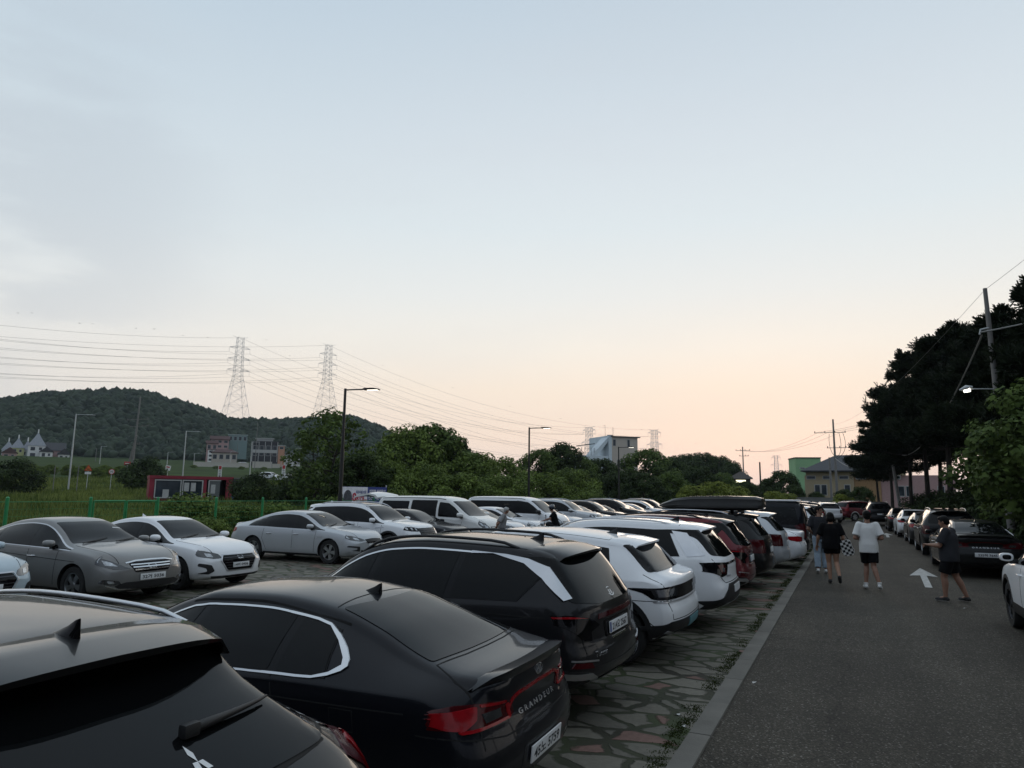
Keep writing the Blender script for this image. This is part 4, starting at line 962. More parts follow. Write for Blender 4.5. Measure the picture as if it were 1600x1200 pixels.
def build_rexton():
    c = Car(suv('silver_suv', P_SILVER, 4.76, 1.90, 1.80, 2.84, .90, .375, sharp=36))
    c.wheels(6); c.arch_trim(SATIN, .06); c.sill_trim(.30, .52, SATIN)
    c.side_glass(-2.05, 1.25, [(.30, .24), (-.80, -.84)], rear_cut=(-1.95, -1.78))
    c.top_glass(1.11, .33, 'windscreen', .055, bow=.05)
    c.panel('rear_window', rounded([(-.72, 1.25), (.72, 1.25), (.66, 1.62), (-.66, 1.62)], .05), 'B', GLASS, .005)
    c.rails(-1.5, .5, SATIN, .06)
    lamp_unit(c, [(.48, .80), (.46, .98), (.70, 1.02), (.88, 1.03), (.90, .90), (.74, .82)], 'F', LAMPD, 'headlight', [[(.54, .85), (.54, .96), (.66, .97), (.64, .86)], [(.72, .88), (.74, .98), (.83, .99), (.80, .89)]], LAMPC)
    intake(c, [(-.40, .76), (.40, .76), (.42, 1.0), (-.42, 1.0)], 4, sm=CHROME)
    c.panel('lower_grille', rounded([(-.55, .42), (.55, .42), (.62, .58), (-.62, .58)], .03), 'F', BLK, .006)
    c.panel('license_plate', rounded([(-.26, .60), (.26, .60), (.26, .71), (-.26, .71)], .01), 'F', PLATE, .014)
    hood_lines(c, 1.30, 2.2, .74); door_lines(c, [(.28, .30, .28), (-.84, -.9, -.66), (1.2, 1.16, 1.1)]); c.handles([.30, -.76], 1.0); c.mirror(.88, 1.14)
    lamp_unit(c, [(.72, .90), (.72, 1.14), (.95, 1.16), (.95, .90)], 'B', TAIL, 'tail_lamp')
    c.panel('license_plate', rounded([(-.26, .80), (.26, .80), (.26, .91), (-.26, .91)], .01), 'B', PLATE, .012)
    c.fin(-1.45, P_SILVER)
    return c
def build_van(open_=True):
    c = Car(van('white_van' if open_ else 'large_van', P_PEARL if open_ else P_WHITE, sharp=36))
    c.wheels(6); c.sill_trim(.24, .34, BLK)
    if open_:
        c.panel('side_window', rounded([(.46, 1.16), (1.55, 1.12), (1.42, 1.24), (1.12, 1.50), (.86, 1.66), (.46, 1.70)], .05), 'L', GLASS, .007, both=True)
        for v in ('L', 'R'): c.panel('side_window', rounded([(-2.25, 1.18), (-.90, 1.18), (-.90, 1.72), (-2.16, 1.72)], .06), v, GLASS, .007)
        c.panel('side_window', rounded([(-.76, 1.18), (.34, 1.18), (.34, 1.72), (-.76, 1.72)], .06), 'L', GLASS, .007)
        c.panel('door_opening', rounded([(-.78, .34), (.36, .34), (.36, 1.76), (-.78, 1.76)], .05), 'R', mat('dark cabin', (.006, .006, .007, 1), .9), .006)
        # slid-back door standing proud of the side, its upper track, and the raised tailgate
        bm = bmesh.new(); add_prism(bm, rounded([(-.74, .78), (.30, .78), (.30, .84), (-.74, .84)], .01), -1.02, -.985, axis='Y'); finish(bm, 'seat_edge', mat('seat cloth', (.05, .05, .055, 1), .9), c.root)
        c.panel('door_track', [(-2.3, 1.10), (-.85, 1.10), (-.85, 1.125), (-2.3, 1.125)], 'R', BLK, .012)
        bm = bmesh.new(); rows = []
        for i in range(9):
            y = -.80 + 1.60 * i / 8; k = (y / .80) ** 2
            P = [(-2.42, 1.885 - .05 * k), (-2.55, 1.99 - .05 * k), (-2.85, 2.06 - .06 * k), (-3.35, 1.99 - .06 * k), (-3.62, 1.90 - .06 * k), (-3.60, 1.86 - .06 * k), (-3.32, 1.93 - .06 * k), (-2.86, 1.99 - .06 * k), (-2.60, 1.92 - .05 * k), (-2.46, 1.83 - .05 * k)]
            rows.append([bm.verts.new((x, y, z)) for x, z in P])
        for a, b in zip(rows, rows[1:]):
            for j in range(10):
                f = bm.faces.new((a[j], a[(j + 1) % 10], b[(j + 1) % 10], b[j])); f.material_index = 1 if j in (5, 6, 7, 8) or j in (2, 3) else 0
        bm.faces.new(rows[0]); bm.faces.new(rows[-1]); tg = finish(bm, 'tailgate', [P_PEARL, GLOSS], c.root, 40)
        tg['label'] = 'raised tailgate'
        bm = bmesh.new()
        for y in (-.72, .72): add_tube(bm, [(-2.48, y, 1.55), (-2.95, y, 1.94)], .012, 6)
        finish(bm, 'tailgate_strut', BLK, c.root)
        c.panel('tailgate_opening', rounded([(-.76, .75), (.76, .75), (.72, 1.74), (-.72, 1.74)], .08), 'B', MATS['dark cabin'], .004)
    else:
        c.panel('side_window', rounded([(-2.30, 1.16), (.28, 1.16), (1.62, 1.13), (1.46, 1.25), (1.10, 1.52), (.86, 1.66), (.46, 1.72), (-2.18, 1.72)], .06), 'L', GLASS, .007, both=True)
        c.line('window_gap', [(.36, 1.15), (.34, 1.74)], .03, 'L', GLOSS, .012, both=True)
        c.panel('rear_window', rounded([(-.72, 1.15), (.72, 1.15), (.68, 1.72), (-.68, 1.72)], .08), 'B', GLASS, .005)
    c.line('roof_ditch', [(-2.2, .74), (0, .745), (.7, .74)], .02, 'T', both=True)
    c.top_glass(1.74, .98, 'windscreen', .06, bow=.08)
    lamp_unit(c, [(.50, .68), (.52, .80), (.66, .95), (.84, 1.05), (.90, 1.04), (.86, .86), (.74, .72)], 'F', LAMPD, 'headlight', [[(.58, .74), (.60, .84), (.70, .90), (.70, .78)], [(.73, .84), (.75, .94), (.83, .97), (.80, .86)]], LAMPC)
    intake(c, [(-.44, .70), (.44, .70), (.46, .82), (-.46, .82)], 2, sm=CHROME)
    c.panel('lower_grille', rounded([(-.62, .34), (.62, .34), (.70, .50), (-.70, .50)], .03), 'F', BLK, .006)
    c.panel('license_plate', rounded([(-.26, .53), (.26, .53), (.26, .64), (-.26, .64)], .01), 'F', PLATE, .012)
    c.mirror(1.46, 1.12, BLK if not open_ else None, 1.15); c.handles([.42], .96, CHROME); hood_lines(c, 1.86, 2.4, .74)
    door_lines(c, [(.40, .42, .40), (1.50, 1.46, 1.40)]); lamp_unit(c, [(.80, .75), (.80, 1.2), (.95, 1.2), (.95, .75)], 'B', TAILD, 'tail_lamp')
    return c
# ------------------------------------------------------------------ ground, paving, road
def ground_mats():
    m, t, b = new_mat("flagstone paving"); n = t.nodes; l = t.links
    tc_ = n.new('ShaderNodeTexCoord'); mp_ = n.new('ShaderNodeMapping'); mp_.inputs['Scale'].default_value = (2.0, 3.3, 1); l.new(tc_.outputs['Object'], mp_.inputs[0])
    nz = n.new('ShaderNodeTexNoise'); nz.inputs['Scale'].default_value = 1.3; nz.inputs['Detail'].default_value = 2; l.new(mp_.outputs[0], nz.inputs['Vector'])
    mx = n.new('ShaderNodeMix'); mx.data_type = 'RGBA'; mx.blend_type = 'LINEAR_LIGHT'; mx.inputs[0].default_value = 0.16; l.new(mp_.outputs[0], mx.inputs[6]); l.new(nz.outputs['Color'], mx.inputs[7])
    ve = n.new('ShaderNodeTexVoronoi'); ve.feature = 'DISTANCE_TO_EDGE'; ve.inputs['Scale'].default_value = 1.0; ve.inputs['Randomness'].default_value = 0.85; l.new(mx.outputs[2], ve.inputs['Vector'])
    vc = n.new('ShaderNodeTexVoronoi'); vc.inputs['Scale'].default_value = 1.0; vc.inputs['Randomness'].default_value = 0.85; l.new(mx.outputs[2], vc.inputs['Vector'])
    fine = n.new('ShaderNodeTexNoise'); fine.inputs['Scale'].default_value = 14; fine.inputs['Detail'].default_value = 8; fine.inputs['Roughness'].default_value = 0.7; l.new(tc_.outputs['Object'], fine.inputs['Vector'])
    jit = n.new('ShaderNodeMath'); jit.operation = 'MULTIPLY_ADD'; l.new(fine.outputs['Fac'], jit.inputs[0]); jit.inputs[1].default_value = 0.07; l.new(ve.outputs['Distance'], jit.inputs[2])
    edge = n.new('ShaderNodeMapRange'); edge.inputs[1].default_value = 0.085; edge.inputs[2].default_value = 0.125; l.new(jit.outputs[0], edge.inputs[0])
    sp_ = n.new('ShaderNodeSeparateColor'); l.new(vc.outputs['Color'], sp_.inputs[0])
    tone = n.new('ShaderNodeValToRGB'); cr = tone.color_ramp; cr.interpolation = 'CONSTANT'
    st = [(0, (.172, .158, .124)), (.3, (.138, .128, .102)), (.55, (.190, .175, .138)), (.76, (.205, .118, .094)), (.90, (.155, .144, .114))]
    while len(cr.elements) < len(st): cr.elements.new(.5)
    for e, (p, c) in zip(cr.elements, st): e.position = p; e.color = c + (1,)
    l.new(sp_.outputs[0], tone.inputs[0])
    mul = n.new('ShaderNodeMix'); mul.data_type = 'RGBA'; mul.blend_type = 'MULTIPLY'; mul.inputs[0].default_value = 0.75
    fr = n.new('ShaderNodeValToRGB'); fr.color_ramp.elements[0].position = .25; fr.color_ramp.elements[1].position = .75; fr.color_ramp.elements[0].color = (.45, .45, .45, 1); fr.color_ramp.elements[1].color = (1, 1, 1, 1); l.new(fine.outputs['Fac'], fr.inputs[0])
    l.new(tone.outputs[0], mul.inputs[6]); l.new(fr.outputs[0], mul.inputs[7])
    big = n.new('ShaderNodeTexNoise'); big.inputs['Scale'].default_value = .8; big.inputs['Detail'].default_value = 3; l.new(tc_.outputs['Object'], big.inputs['Vector'])
    jc = n.new('ShaderNodeValToRGB'); jc.color_ramp.elements[0].position = .35; jc.color_ramp.elements[1].position = .65; jc.color_ramp.elements[0].color = (.024, .021, .012, 1); jc.color_ramp.elements[1].color = (.036, .052, .014, 1); l.new(big.outputs['Fac'], jc.inputs[0])
    fin = n.new('ShaderNodeMix'); fin.data_type = 'RGBA'; l.new(edge.outputs[0], fin.inputs[0]); l.new(jc.outputs[0], fin.inputs[6]); l.new(mul.outputs[2], fin.inputs[7])
    l.new(fin.outputs[2], b.inputs['Base Color']); b.inputs['Roughness'].default_value = .8
    hh = n.new('ShaderNodeMath'); hh.operation = 'MULTIPLY_ADD'; l.new(fine.outputs['Fac'], hh.inputs[0]); hh.inputs[1].default_value = .25; l.new(edge.outputs[0], hh.inputs[2])
    bp = n.new('ShaderNodeBump'); bp.inputs['Strength'].default_value = .9; bp.inputs['Distance'].default_value = .025; l.new(hh.outputs[0], bp.inputs['Height']); l.new(bp.outputs[0], b.inputs['Normal'])
    MATS['paving'] = m
    m, t, b = new_mat("asphalt"); n = t.nodes; l = t.links
    tc_ = n.new('ShaderNodeTexCoord')
    vo = n.new('ShaderNodeTexVoronoi'); vo.inputs['Scale'].default_value = 75; l.new(tc_.outputs['Object'], vo.inputs['Vector'])
    sc_ = n.new('ShaderNodeSeparateColor'); l.new(vo.outputs['Color'], sc_.inputs[0])
    r1 = n.new('ShaderNodeValToRGB'); cr = r1.color_ramp; cr.elements[0].position = 0; cr.elements[0].color = (.029, .0258, .020, 1); cr.elements[1].position = 1; cr.elements[1].color = (.21, .20, .18, 1)
    e = cr.elements.new(.72); e.color = (.057, .051, .0405, 1); e = cr.elements.new(.93); e.color = (.095, .085, .067, 1); l.new(sc_.outputs[0], r1.inputs[0])
    bg = n.new('ShaderNodeTexNoise'); bg.inputs['Scale'].default_value = .55; bg.inputs['Detail'].default_value = 6; bg.inputs['Roughness'].default_value = .6; l.new(tc_.outputs['Object'], bg.inputs['Vector'])
    r2 = n.new('ShaderNodeValToRGB'); r2.color_ramp.elements[0].position = .3; r2.color_ramp.elements[1].position = .72; r2.color_ramp.elements[0].color = (.66, .65, .64, 1); r2.color_ramp.elements[1].color = (1.12, 1.10, 1.06, 1); l.new(bg.outputs['Fac'], r2.inputs[0])
    mu = n.new('ShaderNodeMix'); mu.data_type = 'RGBA'; mu.blend_type = 'MULTIPLY'; mu.inputs[0].default_value = 1; l.new(r1.outputs[0], mu.inputs[6]); l.new(r2.outputs[0], mu.inputs[7])
    b.inputs['Specular IOR Level'].default_value = .25
    # worn wheel tracks, oil stains and hairline cracks
    tm = n.new('ShaderNodeMapping'); tm.inputs['Scale'].default_value = (1.1, .06, 1); l.new(tc_.outputs['Object'], tm.inputs[0]); tn = n.new('ShaderNodeTexNoise'); tn.inputs['Scale'].default_value = 1.0; tn.inputs['Detail'].default_value = 4; l.new(tm.outputs[0], tn.inputs['Vector'])
    wn = n.new('ShaderNodeTexNoise'); wn.inputs['Scale'].default_value = 1.4; wn.inputs['Detail'].default_value = 5; l.new(tc_.outputs['Object'], wn.inputs['Vector']); wm = n.new('ShaderNodeMix'); wm.data_type = 'RGBA'; wm.blend_type = 'LINEAR_LIGHT'; wm.inputs[0].default_value = .5; l.new(tc_.outputs['Object'], wm.inputs[6]); l.new(wn.outputs['Color'], wm.inputs[7])
    ck = n.new('ShaderNodeTexVoronoi'); ck.feature = 'DISTANCE_TO_EDGE'; ck.inputs['Scale'].default_value = .27; l.new(wm.outputs[2], ck.inputs['Vector'])
    cr_ = n.new('ShaderNodeMapRange'); cr_.inputs[1].default_value = .0015; cr_.inputs[2].default_value = .006; cr_.inputs[3].default_value = .7; cr_.inputs[4].default_value = 1; l.new(ck.outputs['Distance'], cr_.inputs[0])
    tr_ = n.new('ShaderNodeMapRange'); tr_.inputs[1].default_value = .3; tr_.inputs[2].default_value = .7; tr_.inputs[3].default_value = .74; tr_.inputs[4].default_value = 1.22; l.new(tn.outputs['Fac'], tr_.inputs[0])
    mq = n.new('ShaderNodeMath'); mq.operation = 'MULTIPLY'; l.new(cr_.outputs[0], mq.inputs[0]); l.new(tr_.outputs[0], mq.inputs[1])
    vm = n.new('ShaderNodeVectorMath'); vm.operation = 'SCALE'; l.new(mu.outputs[2], vm.inputs[0]); l.new(mq.outputs[0], vm.inputs['Scale'])
    l.new(vm.outputs[0], b.inputs['Base Color']); b.inputs['Roughness'].default_value = .82
    bp = n.new('ShaderNodeBump'); bp.inputs['Strength'].default_value = .5; bp.inputs['Distance'].default_value = .008; l.new(vo.outputs['Distance'], bp.inputs['Height']); l.new(bp.outputs[0], b.inputs['Normal'])
    MATS['asphalt'] = m
ground_mats()
def sheet(name, pts, z, m, kind='structure'):
    bm = bmesh.new(); bm.faces.new([bm.verts.new((x, y, z)) for x, y in pts]); o = finish(bm, name, m, None, None); return tag(o, kind=kind)
MEADOW = mat("meadow soil", (0.050, 0.062, 0.020, 1), 0.95, spec=.05, var=0.45, vscale=0.25, bump=.6, bscale=4)
sheet('ground', [(-3000, -3000), (3000, -3000), (3000, 3000), (-3000, 3000)], -0.30, MEADOW)
def strip(name, xl, xr, y0, y1, z, m):
    """Sheet that follows the gentle dip of the near ground; xl/xr give its edges, shifted with the kerb line."""
    bm = bmesh.new(); ys = list(np.arange(y0, 18, .6)) + [18, y1]; rows = []
    for y in ys: rows.append([bm.verts.new((x, y, lot_z(x, y) + z)) for x in np.linspace(xl(y), xr(y), 24)])
    for A, B in zip(rows, rows[1:]):
        for k in range(23): bm.faces.new((A[k], A[k + 1], B[k + 1], B[k]))
    return tag(finish(bm, name, m, None, 180), kind='structure')
kx = lambda y: -1.355 + .6 * lot_f(y)
strip('parking_lot', lambda y: -20.6, lambda y: kx(y) + .012, -14, 68, 0.0, MATS['paving'])
strip('road', lambda y: kx(y) + .188, lambda y: 4.7, -14, 68, -.012, MATS['asphalt'])
sheet('road', [(-14, 68), (9, 68), (9, 77), (-14, 79)], -0.012, MATS['asphalt'])
KERB = mat("kerb concrete", (0.158, 0.150, 0.132, 1), .8, var=.16, vscale=3, bump=.3, bscale=60, spec=.2)
bm = bmesh.new(); y = -14.0
while y < 67.5:
    l_ = 0.995; yc = y + l_ / 2; sl = (kx(y + 1) - kx(y)); add_box(bm, (kx(yc) + .10, yc, lot_f(yc) - .05), (.195, l_ - .008, .125), rot=Matrix.Rotation(-sl, 4, 'Z') @ Matrix.Rotation(lot_f(y + 1) - lot_f(y), 4, 'X'), bev=.008); y += l_
finish(bm, 'kerb', KERB)['kind'] = 'structure'
WORN = mat("worn road paint", (0.42, 0.42, 0.40, 1), .8, var=.30, vscale=9)
def arrow(x, y, rz):
    bm = bmesh.new(); P = [(0, 5.3), (.33, 2.75), (.075, 2.95), (.075, 0), (-.075, 0), (-.075, 2.95), (-.33, 2.75)]
    ca, sa = math.cos(rz), math.sin(rz)
    bm.faces.new([bm.verts.new((x + p * ca - q * sa, y + p * sa + q * ca, -.006)) for p, q in P]); o = finish(bm, 'road_marking', WORN, None, None); return tag(o, kind='structure')
arrow(1.60, 19.5, R(-2.6)); arrow(1.86, 43.6, R(-1.5))
LITTER = mat("scrap paper", (.6, .6, .58, 1), .8)
for i, (x, y, r_) in enumerate(((-1.62, 7.35, .4), (-1.50, 7.05, 1.2), (-1.48, 5.9, 2.0), (-1.08, 8.9, .9), (1.9, 16.2, .3))):
    bm = bmesh.new(); q = [bm.verts.new((.030 * math.cos(a) * (1 + .4 * math.sin(i + 3 * a)), .018 * math.sin(a), .003 + .006 * math.sin(2 * a + i))) for a in np.linspace(0, 5.6, 8)]; bm.faces.new(q); bmesh.ops.solidify(bm, geom=bm.faces[:], thickness=.002); o = finish(bm, 'paper_scrap', LITTER, None, 40); o.location = (x, y, lot_z(x, y) + (.004 if x < -1.3 else -.008)); o.rotation_euler = (0, 0, r_)
    tag(o, ('white scrap on the paving beside the kerb' if x < -1.4 else 'white scrap on the asphalt at the kerb edge' if x < 0 else 'white scrap on the road by the foot of the person in grey'), 'litter', 'scraps of litter')
def verge(name, x0, x1, y0, y1):
    strip(name, lambda y: x0, lambda y: x1, y0, y1, -.02, MEADOW)
verge('verge', 4.7, 60, -14, 78)
sheet('meadow', [(-320, -60), (-20.6, -60), (-20.6, 320), (-320, 320)], -0.03, MEADOW); sheet('meadow', [(-20.6, 79), (420, 79), (420, 420), (-20.6, 420)], -0.03, MEADOW); sheet('meadow', [(-20.6, 68), (-14, 68), (-14, 79), (-20.6, 79)], -0.028, MEADOW)
# ------------------------------------------------------------------ parked cars
G1, G2, G3 = 'cars parked nose-in along the kerb', 'cars parked in the row by the fence', 'cars parked along the right edge of the road'
def setcar(root, name, x, y, hd, label, group, cat='car', dz=0.0):
    z = lot_z(x, y); tilt = (lot_z(x, y + .8) - lot_z(x, y - .8)) / 1.6 if abs(hd - 180) < 20 else 0
    root.name = name; root.location = (x, y, dz + z); root.rotation_euler = (-tilt, 0, R(hd)); tag(root, label, cat, group); return root
def car_copy(src, new_paint=None, old_paint=None, drop=('plate_lettering', 'boot_lettering', 'tailgate_lettering', 'window_sticker', 'sticker_lettering', 'glass_sticker', 'tail_lettering', 'parking_pass')):
    c = copy_tree(src)
    def walk(o):
        for ch in list(o.children):
            st = ch.name.split('.')[0]
            if st in drop: bpy.data.objects.remove(ch); continue
            if new_paint and ch.type == 'MESH':
                for sl in ch.material_slots:
                    if sl.material == old_paint: sl.link = 'OBJECT'; sl.material = new_paint
            walk(ch)
    walk(c); return c
def strip_parts(root, names):
    for ch in list(root.children):
        if ch.name.split('.')[0] in names:
            for g in list(ch.children): bpy.data.objects.remove(g)
            bpy.data.objects.remove(ch)
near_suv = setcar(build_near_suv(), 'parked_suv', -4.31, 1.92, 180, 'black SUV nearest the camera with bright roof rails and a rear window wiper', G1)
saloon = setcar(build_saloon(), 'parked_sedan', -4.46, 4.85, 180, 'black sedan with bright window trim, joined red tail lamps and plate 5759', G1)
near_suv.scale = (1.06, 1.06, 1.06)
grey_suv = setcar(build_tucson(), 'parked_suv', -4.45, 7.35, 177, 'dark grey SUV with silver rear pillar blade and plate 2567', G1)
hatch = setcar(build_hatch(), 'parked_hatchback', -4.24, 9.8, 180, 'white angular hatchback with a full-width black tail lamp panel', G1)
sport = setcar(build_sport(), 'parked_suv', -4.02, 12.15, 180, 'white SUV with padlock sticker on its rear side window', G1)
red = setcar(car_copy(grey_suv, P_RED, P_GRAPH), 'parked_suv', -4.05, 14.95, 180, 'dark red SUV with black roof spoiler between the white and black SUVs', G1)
strip_parts(red, ('pillar_blade', 'window_trim'))
for ch in red.children:
    if ch.name.startswith('spoiler'):
        for sl in ch.material_slots: sl.link = 'OBJECT'; sl.material = GLOSS
sorento_c = build_sorento(); rex_c = build_rexton(); van_c = build_van(True); bigvan_c = build_van(False); son_c = build_sonata(); av_c = build_avante(); k5_c = build_k5()
boxcar = setcar(car_copy(sorento_c.root, P_BLACK, P_WHITE), 'parked_suv', -4.0, 17.6, 180, 'black SUV carrying a long black roof box', G1)
# roof box and its crossbars rest on the rails
rb = empty('roof_box', (-2.87, 17.6, 1.70), R(180), 'long glossy black roof box strapped on the black SUV', 'roof box')
bm = bmesh.new(); rings = []
for x, w, h0, h1 in [(-1.0, .36, .10, .30), (-.97, .40, .06, .36), (-.85, .43, .02, .40), (-.3, .44, .0, .42), (.4, .44, .0, .40), (.8, .42, .01, .33), (1.05, .34, .05, .20), (1.15, .22, .09, .14)]:
    rings.append([bm.verts.new((x * 1.12, yy * w, (h0 + (h1 - h0) * zz) * .80)) for yy, zz in ((-.80, 0), (-1, .15), (-1, .40), (-.97, .45), (-.95, .80), (-.80, 1), (0, 1.03), (.80, 1), (.95, .80), (.97, .45), (1, .40), (1, .15), (.80, 0))])
for A, B in zip(rings, rings[1:]):
    for j in range(13): bm.faces.new((A[j], A[(j + 1) % 13], B[(j + 1) % 13], B[j]))
bm.faces.new(rings[0]); bm.faces.new(rings[-1]); finish(bm, 'lid', P_BLACK, rb, 40)
for x in (-.55, .5):
    bm = bmesh.new(); add_box(bm, (x, 0, -.02), (.07, 1.22, .04), bev=.01); add_box(bm, (x, .58, -.05), (.09, .05, .10), bev=.01); add_box(bm, (x, -.58, -.05), (.09, .05, .10), bev=.01); finish(bm, 'crossbar', BLK, rb, 40)
row1 = [('sorento', P_SILVER, 20.3, -3.85, 'silver SUV parked just beyond the roof box SUV'), ('k5', P_WHITE, 22.9, -3.6, 'white sedan whose boot shows beyond the silver SUV'),
        ('van', P_NAVY, 25.7, -3.75, 'dark-sided van with white roof in the kerb row'), ('rex', P_DGREY, 28.5, -3.7, 'dark grey SUV next beyond the white-roofed van'),
        ('sport', None, 31.3, -3.7, 'white SUV second beyond the white-roofed van'), ('k5', P_BLACK, 34.1, -3.6, 'black sedan third beyond the white-roofed van'), ('sorento', None, 36.9, -3.7, 'white SUV fourth beyond the white-roofed van'),
        ('rex', P_BLACK, 39.8, -3.7, 'black SUV at the middle of the far half of the kerb row'), ('sonata', P_SILVER, 42.7, -3.6, 'silver sedan in the far half of the kerb row'), ('sorento', P_DGREY, 45.7, -3.7, 'dark grey SUV third from the far end of the kerb row'), ('sport', None, 48.9, -3.7, 'white SUV second from the far end of the kerb row'), ('rex', P_NAVY, 52.2, -3.7, 'dark blue SUV at the far end of the kerb row')]
SRC = {'sorento': (sorento_c, P_WHITE), 'rex': (rex_c, P_SILVER), 'k5': (k5_c, P_SILVER), 'avante': (av_c, P_WHITE), 'sonata': (son_c, P_GREY), 'van': (bigvan_c, P_WHITE)}
def add_car(kind, p, x, y, hd, label, group, dz=0.0):
    src, old = (sport, P_WHITE) if kind == 'sport' else (SRC[kind][0].root, SRC[kind][1])
    c = car_copy(src, p, old)
    return setcar(c, {'sport': 'parked_suv', 'sorento': 'parked_suv', 'rex': 'parked_suv', 'van': 'parked_van'}.get(kind, 'parked_sedan'), x, y, hd, label, group, 'van' if kind == 'van' else 'car', dz)
for kind, p, y, x, lab in row1:
    c = add_car(kind, p, x, y, 180 + random.uniform(-1, 1), lab, G1)
    if kind == 'van':
        bm = bmesh.new(); add_box(bm, (-.75, 0, 1.925), (3.2, 1.40, .05), bev=.02); finish(bm, 'roof_panel', P_WHITE, c, 40)
# ---- second row, nose towards the aisle
setcar(son_c.root, 'parked_sedan', -11.55 - 2.41, 9.3, 0, 'grey metallic sedan with slatted grille and plate 5036', G2)
setcar(av_c.root, 'parked_sedan', -11.65 - 2.28, 11.45, 1, 'white sedan with dark hexagonal grille and plate 0906', G2)
setcar(k5_c.root, 'parked_sedan', -12.5 - 2.43, 17.35, 1, 'silver sedan showing its whole side beside the gap in the row', G2)
setcar(sorento_c.root, 'parked_suv', -12.1 - 2.40, 19.75, 0, 'white SUV with a glass roof beside the silver sedan', G2)
add_car('k5', P_NAVY, -12.0 - 2.43, 22.0, 0, 'dark blue-black sedan between the white SUV and the open van', G2)
setcar(van_c.root, 'parked_van', -12.0 - 2.56, 24.5, 0, 'white van with tailgate raised and side door slid open', G2, 'van')
add_car('avante', P_WHITE, -11.9 - 2.28, 26.6, 0, 'white sedan behind the grey-haired man', G2)
add_car('sonata', P_WHITE, -11.9 - 2.41, 28.8, 0, 'white sedan between the grey-haired man and the motorcyclist', G2)
setcar(bigvan_c.root, 'parked_van', -11.9 - 2.56, 31.7, 0, 'large white van with one long dark side window', G2, 'van')
row2 = [('k5', P_WHITE, 34.0, 'white sedan nose showing just behind the motorcyclist'), ('REX', None, 36.9, 'silver SUV with grey wheel arch trim'), ('k5', P_PEARL, 39.2, 'white sedan tucked between the silver SUV and the black SUV'),
        ('sorento', P_BLACK, 41.5, 'black SUV with bright slatted grille in the fence row'), ('avante', P_DGREY, 44.2, 'dark grey sedan beyond the black SUV in the fence row'), ('rex', P_BLACK, 46.4, 'black SUV with pale windscreen pillar, mid fence row'),
        ('sonata', P_DGREY, 48.6, 'dark sedan before the silver sedan in the fence row'), ('k5', P_SILVER, 50.8, 'silver sedan far along the fence row'), ('sorento', None, 53.2, 'white SUV furthest but one in the fence row'), ('rex', P_NAVY, 55.8, 'dark SUV last in the fence row')]
for kind, p, y, lab in row2:
    if kind == 'REX': setcar(rex_c.root, 'parked_suv', -11.9 - 2.38, y, 0, lab, G2)
    else: add_car(kind, p, -11.9 - 2.4, y, random.uniform(-1, 1), lab, G2)
add_car('avante', P_ICE, -11.9 - 2.28, 6.7, 0, 'pale blue car corner at the left edge of the photo', G2)
# ---- right edge of the road, nose away from the camera
add_car('sport', None, 3.2, 12.85, 90, 'white car at the right edge of the photo, front wheel and mirror showing', G3)
dark = car_copy(saloon, P_BLACK, P_NAVY, drop=('plate_lettering', 'emblem')); setcar(dark, 'parked_sedan', 3.18, 24.7, 90, 'black sedan with joined lamps behind the man in grey, plate 7645', G3)
for ch in list(dark.children):
    for q in [ch] + list(ch.children):
        if q.type == 'MESH':
            for sl in q.material_slots:
                if sl.material == TAIL: sl.link = 'OBJECT'; sl.material = TAILD
    if ch.name.startswith('license_plate'):
        tb = text_bm('235허 7645', .09, .002)
        bx = [v.co.x for v in tb.verts]; by = [v.co.y for v in tb.verts]; kx = .42 / (max(bx) - min(bx)); ky = .075 / (max(by) - min(by))
        for v in tb.verts: v.co = Vector(((v.co.x - (max(bx) + min(bx)) / 2) * kx + .02, (v.co.y - (max(by) + min(by)) / 2) * ky, .0062))
        finish(tb, 'plate_lettering', INK, ch, None, recalc=False)
        ch.location.z += .09; ch.location.x -= .015
add_car('sorento', P_BLACK, 3.3, 32.0, 90, 'tall black SUV with silver roof rails on the right', G3)
add_car('avante', P_DGREY, 3.3, 38.8, 90, 'dark sedan ahead of the tall black SUV on the right', G3)
add_car('k5', P_WHITE, 3.25, 45.8, 90, 'white sedan in the middle of the right-hand line', G3)
add_car('sonata', P_BLACK, 3.1, 53.0, 90, 'black sedan beyond the white sedan on the right', G3)
add_car('rex', P_GRAPH, 2.1, 64.0, 94, 'dark SUV at the far end of the right-hand line', G3)
add_car('sorento', None, -1.7, 67.5, 100, 'white SUV stopped across the far end of the road', 'cars at the far end of the road')
add_car('rex', P_RED, 1.0, 74.0, 40, 'dark red car beyond the white SUV at the road end', 'cars at the far end of the road')
# ------------------------------------------------------------------ people
SKIN = mat("skin", (0.36, 0.20, 0.13, 1), .55, var=.10, vscale=12)
SKIN2 = mat("tanned skin", (0.25, 0.13, 0.085, 1), .55, var=.12, vscale=12)
HAIR = mat("black hair", (0.005, 0.0045, 0.0045, 1), .5, spec=.12, var=.4, vscale=60, bump=.5, bscale=120)
GREYHAIR = mat("grey hair", (0.42, 0.42, 0.41, 1), .6, var=.3, vscale=60, bump=.5, bscale=120)
EYE = mat("eye dark", (0.01, 0.008, 0.007, 1), .2); LIP = mat("lip", (0.25, 0.09, 0.075, 1), .5)
C_WHITE = mat("white cotton", (0.70, 0.70, 0.68, 1), .9, var=.06, vscale=5, spec=.12, bump=.35, bscale=9)
C_BLACK = mat("black cotton", (0.006, 0.006, 0.007, 1), .9, var=.2, spec=.12, bump=.35, bscale=9)
C_DARK = mat("charcoal cotton", (0.030, 0.031, 0.036, 1), .9, var=.2, spec=.12, bump=.35, bscale=9)
C_GREY = mat("washed grey cotton", (0.032, 0.033, 0.038, 1), .9, var=.2, spec=.12, bump=.35, bscale=9)
